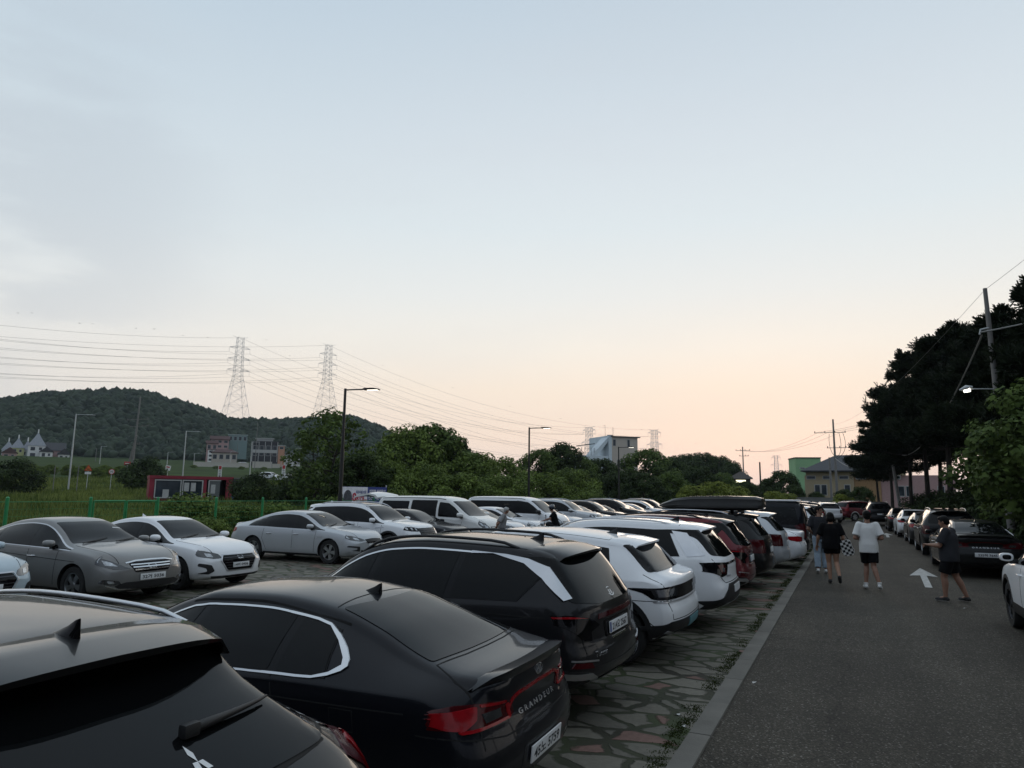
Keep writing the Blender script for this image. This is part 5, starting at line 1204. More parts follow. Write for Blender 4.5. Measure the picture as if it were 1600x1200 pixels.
C_JEAN = mat("pale denim", (0.26, 0.32, 0.38, 1), .9, var=.22, vscale=8, spec=.12, bump=.35, bscale=12)
SHOEW = mat("white trainer", (0.62, 0.62, 0.60, 1), .6); SHOEB = mat("black canvas shoe", (0.012, 0.012, 0.012, 1), .7); SOLE = mat("pale rubber sole", (0.55, 0.55, 0.52, 1), .6)
def checker(name, ca, cb, scale):
    m, t, b = new_mat(name); tcn = t.nodes.new('ShaderNodeTexCoord'); ck = t.nodes.new('ShaderNodeTexChecker'); ck.inputs['Scale'].default_value = scale
    ck.inputs[1].default_value = ca; ck.inputs[2].default_value = cb; t.links.new(tcn.outputs['Object'], ck.inputs[0]); t.links.new(ck.outputs[0], b.inputs['Base Color']); b.inputs['Roughness'].default_value = .85; return m
C_CHECK = checker("black and white check cloth", (.62, .62, .60, 1), (.012, .012, .012, 1), 14.5)
C_PLAID = checker("fine grey check shirt", (.30, .30, .30, 1), (.16, .16, .165, 1), 60)
def blob(name, segs, voxel, m, parent, smooth_it=6, balls=(), lofts=()):
    """One continuous surface from tapered limb segments (p0, r0, p1, r1) and ellipsoids (c, (rx, ry, rz), rot)."""
    bm = bmesh.new()
    def ball(c, r, rot=None):
        M = Matrix.Translation(c) @ (rot if rot else Matrix()) @ Matrix.Diagonal((r[0], r[1], r[2], 1)); bmesh.ops.create_uvsphere(bm, u_segments=14, v_segments=10, radius=1.0, matrix=M)
    for sg in segs:
        p0, r0, p1, r1 = sg[:4]; flat = len(sg) > 4
        p0, p1 = Vector(p0), Vector(p1); add_tube(bm, [p0, p1], [r0, r1], 14)
        if not flat: ball(p0, (r0,) * 3); ball(p1, (r1,) * 3)
        elif sg[4] == 1: ball(p0, (r0,) * 3)
    for b in balls: ball(*b)
    for lf in lofts:
        rings = [[bm.verts.new((c[0] + rx * math.cos(2 * math.pi * j / 20), c[1] + ry * math.sin(2 * math.pi * j / 20), c[2])) for j in range(20)] for c, rx, ry in lf]
        for A, B in zip(rings, rings[1:]):
            for j in range(20): bm.faces.new((A[j], A[(j + 1) % 20], B[(j + 1) % 20], B[j]))
        bm.faces.new(rings[0]); bm.faces.new(rings[-1])
    o = finish(bm, name, m, None, None)
    md = o.modifiers.new('r', 'REMESH'); md.mode = 'VOXEL'; md.voxel_size = voxel
    if smooth_it: ms = o.modifiers.new('s', 'SMOOTH'); ms.iterations = smooth_it; ms.factor = .5
    bpy.context.view_layer.update(); dg = bpy.context.evaluated_depsgraph_get(); me = bpy.data.meshes.new_from_object(o.evaluated_get(dg)); me.name = name
    old = o.data; o.modifiers.clear(); o.data = me; bpy.data.meshes.remove(old); o.parent = parent
    me.polygons.foreach_set('use_smooth', [True] * len(me.polygons)); return o
def hand(wr, fwd, side, up, sgn, curl, segs):
    """Palm, four unequal fingers and a thumb that leaves the side of the palm."""
    wr, fwd, side, up = Vector(wr), Vector(fwd).normalized(), Vector(side).normalized(), Vector(up).normalized()
    pc = wr + fwd * .05
    for k in (-1.1, -.35, .35, 1.1): segs.append((wr + fwd * .01 + side * k * .014, .015, wr + fwd * .085 + side * k * .021, .0125))
    for k, l in ((-1.5, .060), (-.5, .078), (.5, .083), (1.5, .072)):
        b = wr + fwd * .088 + side * k * .0165; d1 = (fwd * math.cos(curl * .5) - up * math.sin(curl * .5)); d2 = (fwd * math.cos(curl * 1.3) - up * math.sin(curl * 1.3))
        mid = b + d1 * l * .5; segs.append((b, .0098, mid, .009)); segs.append((mid, .009, mid + d2 * l * .5, .0078))
    tb = wr + fwd * .028 + side * .026 * sgn; d = (fwd * .75 + side * sgn * .65 - up * .2).normalized(); tm = tb + d * .042
    segs.append((tb, .013, tm, .011)); segs.append((tm, .011, tm + (fwd * .9 + side * sgn * .2 - up * .35).normalized() * .034, .009))
def person(loc, rz, H, label, pose, skin=SKIN, hair=HAIR, top=C_BLACK, bottom=C_BLACK, shoe=SHOEW, sole=None, bottom_len='short', sleeve='short', girth=1.0, head_yaw=0.0, head_pitch=0.0, hairstyle='short', group=None, boxy=0.0, socks=None, top_len=0.0, voxel=.0095):
    """Faces local +Y. pose: dict of joints for each side ('r' is +X)."""
    k = H / 1.74; root = empty('person', loc, rz, label, 'person', group); V = lambda p: Vector(p) * k
    J = dict(pel=(0, 0, .93), chest=(0, .0, 1.30), neck=(0, -.005, 1.475), head=(0, .015, 1.615))
    J.update(pose); g = girth
    pel, ch, nk, hd = (V(J[n]) for n in ('pel', 'chest', 'neck', 'head'))
    Rh = Matrix.Rotation(head_yaw, 4, 'Z') @ Matrix.Rotation(head_pitch, 4, 'X')
    hp = lambda x, y, z: hd + (Rh @ Vector((x, y, z))) * k
    segs = []; balls = []
    Z = lambda p, dz, dy=0: p + Vector((0, dy, dz)) * k
    bodyl = [(Z(pel, -.10), .10 * k, .09 * k), (Z(pel, -.04), .150 * k * g, .110 * k * g), (Z(pel, .05), .155 * k * g, .112 * k * g), (Z(pel.lerp(ch, .45), 0), .135 * k * g, .100 * k * g), (Z(ch, -.03), .155 * k * g, .112 * k * g), (Z(ch, .06), .160 * k * g, .105 * k * g), (Z(ch, .13), .125 * k, .075 * k), (Z(nk, -.01), .058 * k, .058 * k)]
    bx = boxy
    shl = [(Z(pel, -.07 - top_len), (.172 + bx) * k * g, (.128 + bx) * k * g), (Z(pel, .06), (.172 + bx) * k * g, (.128 + bx) * k * g), (Z(pel.lerp(ch, .5), 0), (.165 + bx * .8) * k * g, (.122 + bx * .8) * k * g), (Z(ch, -.02), (.178 + bx * .5) * k * g, (.128 + bx * .5) * k * g), (Z(ch, .05), (.182 + bx * .3) * k * g, (.122 + bx * .3) * k * g), (Z(ch, .11), (.165 + bx * .2) * k, .102 * k), (Z(ch, .15), .115 * k, .080 * k), (Z(nk, -.012), .066 * k, .066 * k)]
    pnl = [(Z(pel, .08), .160 * k * g, .120 * k * g), (Z(pel, .0), .172 * k * g, .128 * k * g), (Z(pel, -.08), .176 * k * g, .128 * k * g), (Z(pel, -.13), .15 * k * g, .11 * k * g)]
    segs += [(ch + Vector((0, 0, .08)) * k, .085 * k, nk, .058 * k), (nk, .056 * k, hp(0, -.01, -.05), .052 * k)]
    balls += [(hp(0, -.005, .025), (.076 * k, .096 * k, .098 * k), Rh), (hp(0, .028, -.045), (.056 * k, .062 * k, .068 * k), Rh), (hp(0, .066, -.082), (.026 * k, .022 * k, .022 * k), Rh)]
    segs += [(hp(0, .088, .012), .008 * k, hp(0, .106, -.022), .013 * k)]
    for s_ in (-1, 1): balls.append((hp(.077 * s_, -.005, -.005), (.012 * k, .022 * k, .034 * k), Rh))
    shirt = []; pants = []
    shoes = []
    for s_, n in ((-1, 'l'), (1, 'r')):
        sh = V(J.get('sh' + n, (J['chest'][0] + .175 * s_, J['chest'][1], J['chest'][2] + .115))); el = V(J['el' + n]); wr = V(J['wr' + n])
        hip = pel + Vector((.088 * s_, 0, -.03)) * k; kn = V(J['kn' + n]); an = V(J['an' + n]); toe = V(J['to' + n])
        segs += [(ch + Vector((.06 * s_, 0, .085)) * k, .075 * k, sh, .058 * k * g), (sh, .056 * k * g, el, .042 * k * g), (el, .043 * k * g, el.lerp(wr, .35), .042 * k * g), (el.lerp(wr, .35), .042 * k * g, wr, .026 * k)]
        fwd = (wr - el).normalized(); hf = Vector(J.get('hf' + n, fwd)); sd = hf.cross(Vector((0, 0, 1)));
        if sd.length < .1: sd = Vector((0, 1, 0))
        sd = Vector(J.get('hs' + n, sd)); hand(wr, hf, sd, sd.cross(hf), J.get('ht' + n, 1), J.get('curl', .6), segs)
        segs += [(hip, .098 * k * g, hip.lerp(kn, .45), .082 * k * g), (hip.lerp(kn, .45), .082 * k * g, kn, .056 * k * g), (kn, .056 * k * g, kn.lerp(an, .3) + Vector((0, -.012, 0)), .058 * k * g), (kn.lerp(an, .3) + Vector((0, -.012, 0)), .058 * k * g, an, .036 * k), (an, .038 * k, toe, .026 * k)]
        shirt += [(ch + Vector((.08 * s_, 0, .075)) * k, .078 * k, sh, (.070 + boxy * .25) * k * g), (sh, (.070 + boxy * .25) * k * g, sh.lerp(el, .82 if sleeve == 'short' else 1), (.070 + boxy * .45) * k * g, 1)]
        if sleeve == 'long': shirt.append((el, .06 * k, el.lerp(wr, .92), .045 * k))
        if bottom_len == 'short': pants += [(hip, .112 * k * g, hip.lerp(kn, .80), .108 * k * g, 1)]
        elif bottom_len == 'mini': pants += [(hip, .118 * k * g, hip.lerp(kn, .42), .108 * k * g, 1)]
        else: pants += [(hip, .115 * k * g, kn, .086 * k * g), (kn, .086 * k * g, kn.lerp(an, .93), .078 * k * g, 1)]
        shoes.append((an, toe))

    b = blob('body', segs, voxel, skin, root, 4, balls, [bodyl])
    b.data.materials.append(EYE); b.data.materials.append(LIP)
    inv = Rh.inverted()
    for p in b.data.polygons:
        q = inv @ ((p.center - hd) / k)
        if q.y > .05:
            if abs(abs(q.x) - .032) < .014 and abs(q.z - .010) < .007: p.material_index = 1
            elif abs(abs(q.x) - .033) < .020 and abs(q.z - .034) < .005: p.material_index = 1
            elif abs(q.x) < .024 and abs(q.z + .056) < .007: p.material_index = 2
    blob('shirt', shirt, .013, top, root, 4, (), [shl]); blob('trousers' if bottom_len == 'long' else 'shorts', pants, .013, bottom, root, 3, (), [pnl])
    for an, toe in shoes:
        d = (toe - an); d.z *= .6; heel = an - Vector((d.x, d.y, 0)).normalized() * .035 * k + Vector((0, 0, -.038 * k)) * (1 if abs(d.z) < .08 else .6)
        so = blob('shoe', [(heel, .040 * k, toe, .040 * k), (an + Vector((0, 0, -.01)), .042 * k, heel.lerp(toe, .5), .042 * k), (heel.lerp(toe, .5), .046 * k, toe, .038 * k)] + ([(an, .044 * k, an + Vector((0, 0, .05)), .046 * k, 0)] if socks else []), .009, shoe, root, 4)
        if sole:
            so.data.materials.append(sole); zlo = min(v.co.z for v in so.data.vertices)
            for p in so.data.polygons:
                if p.center.z < zlo + .026: p.material_index = 1
    if hairstyle == 'short':
        hb = [(hp(0, -.018, .045), (.086 * k, .098 * k, .088 * k), Rh), (hp(0, -.045, .0), (.078 * k, .068 * k, .085 * k), Rh), (hp(0, .045, .082), (.066 * k, .05 * k, .038 * k), Rh)]
        for s_ in (-1, 1): hb.append((hp(.066 * s_, -.012, .03), (.020 * k, .055 * k, .055 * k), Rh))
    elif hairstyle == 'bob':
        hb = [(hp(0, -.018, .04), (.094 * k, .104 * k, .095 * k), Rh), (hp(0, -.05, -.035), (.096 * k, .07 * k, .095 * k), Rh), (hp(0, .05, .078), (.07 * k, .05 * k, .04 * k), Rh)]
        for s_ in (-1, 1): hb.append((hp(.076 * s_, -.005, -.03), (.026 * k, .055 * k, .09 * k), Rh))
    elif hairstyle == 'helmet':
        hb = [(hp(0, -.012, .045), (.122 * k, .142 * k, .118 * k), Rh)]
    if hairstyle == 'helmet':
        hh = blob('helmet', [], .012, mat("dark blue helmet", (.02, .025, .04, 1), .2, coat=.8), root, 3, hb); v = [(hp(0, -.10, .14), (.028 * k, .03 * k, .03 * k), Rh)]; blob('helmet_ornament', [], .008, SOLE, root, 2, v)
        bm = bmesh.new(); add_box(bm, hp(0, .13, .055), (.20 * k, .07 * k, .012 * k), bev=.005, rot=Rh); finish(bm, 'helmet_peak', BLK, root)
    else: blob('hair', [], .009, hair, root, 3, hb)
    return root
PG = 'people walking on the road'
# man in white T-shirt, walking away, forearms bent forward
person((.38, 18.45, 0), R(3), 1.745, 'person in white T-shirt and black shorts walking away down the road', dict(
    pel=(0, 0, .925), chest=(.0, .02, 1.30), elr=(.275, -.06, 1.13), ell=(-.275, -.05, 1.12), wrr=(.15, .16, 1.09), wrl=(-.14, .17, 1.09),
    knr=(.07, -.06, .50), anr=(.15, -.26, .13), tor=(.18, -.13, .045), knl=(-.06, .13, .50), anl=(-.10, .02, .085), tol=(-.12, .17, .035)), skin=SKIN2, top=C_WHITE, bottom=C_BLACK, shoe=SHOEW, sole=SOLE, boxy=.028, group=PG, socks=True, top_len=.06)
# woman in black with a chequered bag
woman = person((-.41, 19.2, 0), R(4), 1.67, 'person in loose black top and shorts carrying a chequered bag, walking away', dict(
    pel=(0, 0, .93), elr=(.27, -.02, 1.12), ell=(-.30, .02, 1.12), wrr=(.25, .13, .97), wrl=(-.33, .14, .92),
    knr=(.09, .03, .50), anr=(.13, -.28, .20), tor=(.14, -.25, .06), knl=(-.08, .06, .50), anl=(-.07, .0, .085), tol=(-.08, .16, .035)), top=C_BLACK, bottom=C_BLACK, shoe=SHOEB, bottom_len='mini', hairstyle='bob', head_pitch=R(-12), boxy=.055, group=PG, top_len=.03)
bm = bmesh.new(); add_prism(bm, rounded([(-.13, -.02), (.13, -.02), (.16, -.40), (.08, -.46), (-.10, -.45), (-.16, -.36)], .05), -.045, .045, axis='Y')
bag = finish(bm, 'shoulder_bag', C_CHECK, None, 40); bag.location = (-.41 + .29, 19.2 - .12, 1.04); bag.rotation_euler = (R(6), R(-14), R(-8)); bag.scale = (.84, .84, .84); tag(bag, 'black and white chequered cloth bag at the hip of the person in black', 'bag')
bm = bmesh.new(); add_tube(bm, [(-.10, 0, -.03), (-.10, -.01, .10), (-.06, -.02, .20), (.06, 0, .12), (.10, 0, -.03)], .010, 6); finish(bm, 'bag_strap', C_BLACK, bag, 50)
person((-.74, 21.7, 0), R(6), 1.80, 'person in dark T-shirt and pale jeans looking back over the shoulder', dict(
    elr=(.27, .0, 1.13), ell=(-.29, -.06, 1.13), wrr=(.24, .16, 1.02), wrl=(-.17, .10, 1.00), knr=(.10, .14, .50), anr=(.10, .02, .085), tor=(.11, .17, .035), knl=(-.09, .0, .50), anl=(-.10, -.16, .11), tol=(-.11, -.01, .035)),
    skin=SKIN2, top=C_DARK, bottom=C_JEAN, bottom_len='long', shoe=SHOEW, sole=SOLE, head_yaw=R(-118), group=PG, boxy=.01)
# man at the right, side on, hands together in front
person((1.80, 17.05, 0), R(68), 1.70, 'person in grey shirt, black shorts and dark cap holding both hands in front', dict(
    pel=(0, 0, .92), chest=(0, -.02, 1.29), head=(0, .055, 1.60), neck=(0, .02, 1.47), elr=(.25, .12, 1.13), ell=(-.25, .10, 1.12), wrr=(.06, .36, 1.10), wrl=(-.05, .37, 1.12), hfr=(-.5, .8, .1), hfl=(.5, .8, .1), curl=1.1,
    knr=(.13, -.06, .49), anr=(.17, -.22, .09), tor=(.24, -.07, .035), knl=(-.10, .10, .49), anl=(-.13, .09, .085), tol=(-.13, .25, .035)), skin=SKIN2, top=C_GREY, bottom=C_BLACK, shoe=SHOEB, sole=SOLE, girth=1.12, boxy=.035, head_pitch=R(-14), group=PG, top_len=.05)
person((-11.0, 22.75, 0), R(-60), 1.60, 'person with grey hair in a grey checked shirt, hands behind the back', dict(
    chest=(0, .06, 1.28), neck=(0, .10, 1.45), head=(0, .16, 1.58), elr=(.30, -.16, 1.10), ell=(-.30, -.16, 1.10), wrr=(.10, -.20, .98), wrl=(-.10, -.20, .98), knr=(.10, .03, .50), anr=(.11, 0, .085), tor=(.12, .16, .035), knl=(-.10, .03, .50), anl=(-.11, 0, .085), tol=(-.12, .16, .035)),
    skin=SKIN2, hair=GREYHAIR, top=C_PLAID, bottom=C_DARK, bottom_len='long', shoe=SHOEB, boxy=.02, voxel=.016, group='people among the parked cars', head_pitch=R(-10))
person((-10.6, 26.9, 0), R(115), 1.66, 'person in dark clothes and helmet astride a motorcycle', dict(
    pel=(0, 0, .86), chest=(0, .10, 1.24), neck=(0, .16, 1.41), head=(0, .20, 1.55), elr=(.30, .22, 1.12), ell=(-.31, .28, 1.14), wrr=(.20, .10, .92), wrl=(-.33, .56, 1.05), knr=(.22, .16, .48), anr=(.26, .04, .085), tor=(.28, .20, .035), knl=(-.22, .16, .48), anl=(-.26, .04, .085), tol=(-.28, .20, .035)),
    skin=SKIN2, top=C_BLACK, bottom=C_DARK, bottom_len='long', shoe=SHOEB, hairstyle='helmet', head_yaw=R(20), voxel=.016, group='people among the parked cars', boxy=.02, girth=1.08)
# motorcycle under the rider
mc = empty('motorcycle', (-10.6, 26.9, 0), R(115), 'small dark motorcycle under the helmeted rider', 'motorcycle')
def mwheel(y):
    bm = bmesh.new(); n = 28; rr = []
    for i in range(n):
        a = 2 * math.pi * i / n; rr.append([bm.verts.new((w, y + q * math.cos(a), .30 + q * math.sin(a))) for q, w in ((.22, -.04), (.28, -.055), (.305, 0), (.28, .055), (.22, .04))])
    for i in range(n):
        for j in range(5): bm.faces.new((rr[i][j], rr[(i + 1) % n][j], rr[(i + 1) % n][(j + 1) % 5], rr[i][(j + 1) % 5]))
    o = finish(bm, 'wheel', TYRE, mc, 40)
    bm = bmesh.new()
    for i in range(5):
        a = 2 * math.pi * i / 5; add_tube(bm, [(0, y, .30), (0, y + .23 * math.cos(a), .30 + .23 * math.sin(a))], .016, 6)
    add_tube(bm, [(-.06, y, .30), (.06, y, .30)], .05, 12); finish(bm, 'rim', RIM, o, 40)
mwheel(.68); mwheel(-.60)
bm = bmesh.new(); add_tube(bm, [(0, .42, .80), (0, .10, .45), (0, -.30, .42), (0, -.60, .30)], .04, 8); add_tube(bm, [(0, .38, .78), (0, -.25, .72), (0, -.75, .78)], .03, 8); add_box(bm, (0, .05, .42), (.24, .34, .28), bev=.05); finish(bm, 'frame', BLK, mc, 40)
blob('fuel_tank', [((0, .30, .84), .13, (0, .02, .80), .11)], .015, P_BLACK, mc, 4); blob('seat', [((0, -.05, .76), .10, (0, -.55, .78), .11)], .015, C_BLACK, mc, 4)
bm = bmesh.new()
for s_ in (-1, 1): add_tube(bm, [(s_ * .09, .68, .30), (s_ * .09, .46, .95)], .024, 8)
finish(bm, 'fork', SATIN, mc, 40)
bm = bmesh.new(); add_tube(bm, [(-.38, .36, 1.02), (-.22, .44, 1.02), (0, .46, .98), (.22, .44, 1.02), (.38, .36, 1.02)], .015, 8); finish(bm, 'handlebar', BLK, mc, 40)
blob('headlight', [((0, .52, .86), .085, (0, .57, .86), .08)], .012, LAMPC, mc, 3)
for s_ in (-1, 1):
    bm = bmesh.new(); add_tube(bm, [(s_ * .26, .42, 1.02), (s_ * .32, .42, 1.16)], .008, 6); add_box(bm, (s_ * .33, .42, 1.19), (.13, .02, .08), bev=.008); finish(bm, 'mirror', BLK, mc, 40)
# ------------------------------------------------------------------ rising land and wooded hill west of the lot
AZ = lambda px: math.atan2(ray(px, 765).x, ray(px, 765).y)
_rise = pchip([0, 40, 80, 150, 250, 330, 420, 445], [0, 0, 1.0, 4.2, 9.5, 13.5, 18.0, 19.0])
_ridge = pchip([-700, -300, -60, 0, 50, 100, 190, 250, 320, 352, 400, 450, 500, 535, 575, 610, 660, 720, 800], [690, 650, 622, 613, 604, 603, 602, 615, 634, 646, 648, 647, 645, 642, 653, 670, 705, 740, 765])
AZS = [(AZ(p), p) for p in range(-700, 860, 10)]
def px_of(az): 
    return float(np.interp(az, [a for a, _ in AZS], [p for _, p in AZS]))
RR = 640.0
def gz(x, y):
    r = math.hypot(x, y); az = math.atan2(x, y); p = px_of(az)
    w = 1 - smoothstep((p - 470) / 220); z = _rise(min(r, 445)) * w
    d = ray(p, _ridge(p)); zr = CAM_H + d.z / math.hypot(d.x, d.y) * RR - 8.5
    if r > 430:
        t = (r - 430) / (RR - 430)
        if t <= 1: z = z + (max(zr, z) - z) * (t * t * (3 - 2 * t)) ** .9 + 5 * math.sin(x * .021 + 1) * math.sin(y * .017) * t * (1 - t) * 2
        else: z = max(zr, 0) * max(0.0, 1 - ((r - RR) / 420) ** 2)
    return z
HILLG = mat("hill undergrowth", (0.018, 0.030, 0.014, 1), .95, spec=.05, var=.3, vscale=.02)
FIELD = mat("field grass", (0.034, 0.058, 0.016, 1), .95, spec=.05, var=.5, vscale=.12, bump=.8, bscale=1.5)
bm = bmesh.new(); rs = list(np.linspace(28, 130, 26)) + list(np.linspace(140, 430, 30)) + list(np.linspace(445, 1040, 40)); azs = [AZ(p) for p in np.linspace(-700, 740, 110)]
grid = [[bm.verts.new((r * math.sin(a), r * math.cos(a), gz(r * math.sin(a), r * math.cos(a)) - (.05 if r > 30 else .3))) for a in azs] for r in rs]
for i in range(len(rs) - 1):
    for j in range(len(azs) - 1):
        f = bm.faces.new((grid[i][j], grid[i][j + 1], grid[i + 1][j + 1], grid[i + 1][j])); f.material_index = 1 if rs[i] > 425 else 0
o = finish(bm, 'hillside', [FIELD, HILLG], None, 180); o['kind'] = 'structure'
def on(px, dist, py=760):
    p = spot(px, py, dist); return Vector((p.x, p.y, gz(p.x, p.y)))
def mesh_np(name, verts, faces, mats, tone=None, parent=None, smooth=False):
    me = bpy.data.meshes.new(name); nv, nf, k = len(verts), len(faces), faces.shape[1]
    me.vertices.add(nv); me.vertices.foreach_set('co', np.asarray(verts, np.float32).ravel())
    me.loops.add(nf * k); me.loops.foreach_set('vertex_index', np.asarray(faces, np.int32).ravel())
    me.polygons.add(nf); me.polygons.foreach_set('loop_start', np.arange(0, nf * k, k, dtype=np.int32)); me.polygons.foreach_set('loop_total', np.full(nf, k, np.int32))
    if smooth: me.polygons.foreach_set('use_smooth', np.ones(nf, bool))
    me.update(calc_edges=True)
    if tone is not None:
        a = me.attributes.new('leaf_tone', 'FLOAT', 'POINT'); a.data.foreach_set('value', np.asarray(tone, np.float32))
    for m in (mats if isinstance(mats, (list, tuple)) else [mats]): me.materials.append(m)
    return link(name, me, parent)
# forest canopy on the hill
def ico(sub):
    b = bmesh.new(); bmesh.ops.create_icosphere(b, subdivisions=sub, radius=1.0); b.verts.ensure_lookup_table()
    v = np.array([v.co[:] for v in b.verts]); f = np.array([[q.index for q in p.verts] for p in b.faces]); b.free(); return v, f
IV, IF = ico(1)
rng = np.random.default_rng(3)
F_HILL_HAZE = foliage("haze tinted hill leaves", (0.011, 0.022, 0.015), (0.034, 0.053, 0.030), .05, 0)  # leaf colours shifted towards blue, distance haze put into the colour
VS, FS, TS = [], [], []; off = 0; k = 0
while k < 15000:
    p = rng.uniform(-420, 735); r = 432 + (RR + 45 - 432) * rng.random() ** .8; a = AZ(p); x, y = r * math.sin(a), r * math.cos(a); z = gz(x, y)
    if z < 6: k += 1; continue
    s_ = rng.uniform(1.9, 3.4); h = rng.uniform(.75, 1.25) * s_
    v = IV * (1 + .30 * rng.standard_normal((len(IV), 1)).clip(-1.2, 1.2)) * np.array([s_, s_, h]) + np.array([x, y, z + h * .55])
    VS.append(v); FS.append(IF + off); TS.append(np.full(len(v), rng.random()) + .12 * rng.standard_normal(len(v))); off += len(v); k += 1
o = mesh_np('hill_forest', np.concatenate(VS), np.concatenate(FS), F_HILL_HAZE, np.concatenate(TS)); o['kind'] = 'stuff'

# ------------------------------------------------------------------ fence with gate
GREEN = mat("green fence paint", (0.022, 0.24, 0.075, 1), .45, var=.15)
def wire_panel(bm, a, b, z0, z1):
    a, b = Vector(a), Vector(b); n = max(2, int((b - a).length / .11))
    for i in range(1, n): p = a.lerp(b, i / n); add_tube(bm, [(p.x, p.y, z0), (p.x, p.y, z1)], .002, 4, cap=False)
    for i in range(9): z = z0 + (z1 - z0) * i / 8; add_tube(bm, [(a.x, a.y, z), (b.x, b.y, z)], .0028, 4, cap=False)
    add_tube(bm, [(a.x, a.y, z1), (b.x, b.y, z1)], .010, 6)
FX = -20.0
posts = [2.0, 4.4, 6.8, 9.2, 11.5, 13.8, 16.05, 18.4, 20.6, 23.0, 25.3, 27.6, 30, 32.4, 34.8, 37.2, 39.6, 42]
fence = empty('mesh_fence', (FX, 20, 0), 0, 'long green wire mesh fence behind the parked cars', 'fence')
def at_fence(y): return (0, y - 20, 0)
for y in posts:
    bm = bmesh.new(); add_tube(bm, [(0, y - 20, 0), (0, y - 20, 1.76)], .046, 10); add_tube(bm, [(0, y - 20, 1.76), (0, y - 20, 1.80)], [.052, .02], 10); finish(bm, 'post', GREEN, fence, 40)
for a, b in zip(posts, posts[1:]):
    if a == 13.8: continue
    bm = bmesh.new(); wire_panel(bm, (0, a - 20 + .05, 0), (0, b - 20 - .05, 0), .12, 1.66); finish(bm, 'mesh_panel', GREEN, fence, 60)
gate = empty('fence_gate', (FX, 14.92, 0), 0, 'green two-leaf wire gate in the mesh fence', 'gate')
for s0, s1 in ((-1.04, -.03), (.03, 1.05)):
    bm = bmesh.new()
    for y in (s0, s1): add_tube(bm, [(0.02, y, .08), (0.02, y, 1.68)], .028, 8)
    for z in (.10, 1.68): add_tube(bm, [(0.02, s0, z), (0.02, s1, z)], .022, 8)
    lf = finish(bm, 'gate_leaf', GREEN, gate, 40); bm = bmesh.new(); wire_panel(bm, (0.02, s0 + .03, 0), (0.02, s1 - .03, 0), .12, 1.64); finish(bm, 'mesh_panel', GREEN, lf, 60)

# ------------------------------------------------------------------ lamps and poles
DARKM = mat("dark brown lamp post", (0.016, 0.014, 0.013, 1), .5); GALV = mat("pale galvanised steel", (0.50, 0.52, 0.52, 1), .45, metal=.3, var=.1); CONC = mat("concrete pole", (0.20, 0.19, 0.18, 1), .85, var=.15)
GLOWM = mat("lit lamp lens", (1, .95, .82, 1), .3, emit=3.0, emcol=(1, .93, .78, 1))
INSUL = mat("insulator", (.05, .04, .04, 1), .35); STEEL = mat("tower steel", (0.58, 0.60, 0.62, 1), .6, metal=.2)
def lamp_post(x, y, z, h, rz, label, group, arm=1.25, mt=DARKM, r=.085, lens=GLOWM, two=True):
    t = empty('street_lamp', (x, y, z), rz, label, 'street lamp', group)
    bm = bmesh.new(); add_tube(bm, [(0, 0, 0), (0, 0, h * .60)], [r, r * .92], 10); add_tube(bm, [(0, 0, h * .60), (0, 0, h)], [r * .74, r * .66], 10)
    if two: add_tube(bm, [(0, 0, 0), (0, 0, h * .30)], r * 1.22, 10); add_box(bm, (0, 0, .02), (.34, .34, .04))
    finish(bm, 'post', mt, t, 40)
    bm = bmesh.new(); add_tube(bm, [(-.04, 0, h - .06), (arm * .6, 0, h - .03)], .030, 8); finish(bm, 'arm', mt, t, 40)
    bm = bmesh.new(); pr = [(arm * .55, .0), (arm * .62, .05), (arm * .9, .06), (arm * 1.1, .02), (arm * 1.12, -.02), (arm * .62, -.035)]
    add_prism(bm, [(a, h - .03 + b) for a, b in pr], -.11, .11, axis='Y'); hd = finish(bm, 'lamp_head', mt, t, 40)
    bm = bmesh.new(); add_box(bm, (arm * .88, 0, h - .062), (arm * .34, .16, .016)); finish(bm, 'lens', lens, hd, 40)
    return t
FAC = R(22)
LG = 'dark street lamps along the fence side of the lot'
lamp_post(-19.4, 24.4, 0, 6.45, FAC, 'dark lamp post in front of the tall loose tree', LG, 1.35)
lamp_post(-19.4, 44.2, 0, 6.55, FAC, 'dark lamp post rising behind the large white van', LG, 1.35)
lamp_post(-19.4, 65.3, 0, 6.60, FAC, 'dark lamp post in front of the white building', LG, 1.35)
WG = 'white street lamps along the road beyond the field'
wl = None
for px, py_top, d, lab in ((107, 646, 105, 'tall white street lamp by the village houses'), (284, 673, 122, 'white street lamp rising behind the red container'), (389, 690, 165, 'white street lamp before the glass-fronted building'), (459, 700, 205, 'white street lamp beside the upright banner'),
                            (258, 706, 250, 'distant white street lamp left of the long white wall'), (152, 697, 260, 'distant white street lamp behind the warning sign'), (300, 708, 290, 'distant white street lamp above the long white wall'), (357, 705, 270, 'distant white street lamp right of the tiled house'), (437, 712, 280, 'distant white street lamp beyond the glass-fronted building')):
    p = on(px, d); top = spot(px, py_top, d).z
    lamp_post(p.x, p.y, p.z, top - p.z, R(52), lab, WG, 1.9 if d < 150 else 1.5, GALV, .10, LAMPD, False)
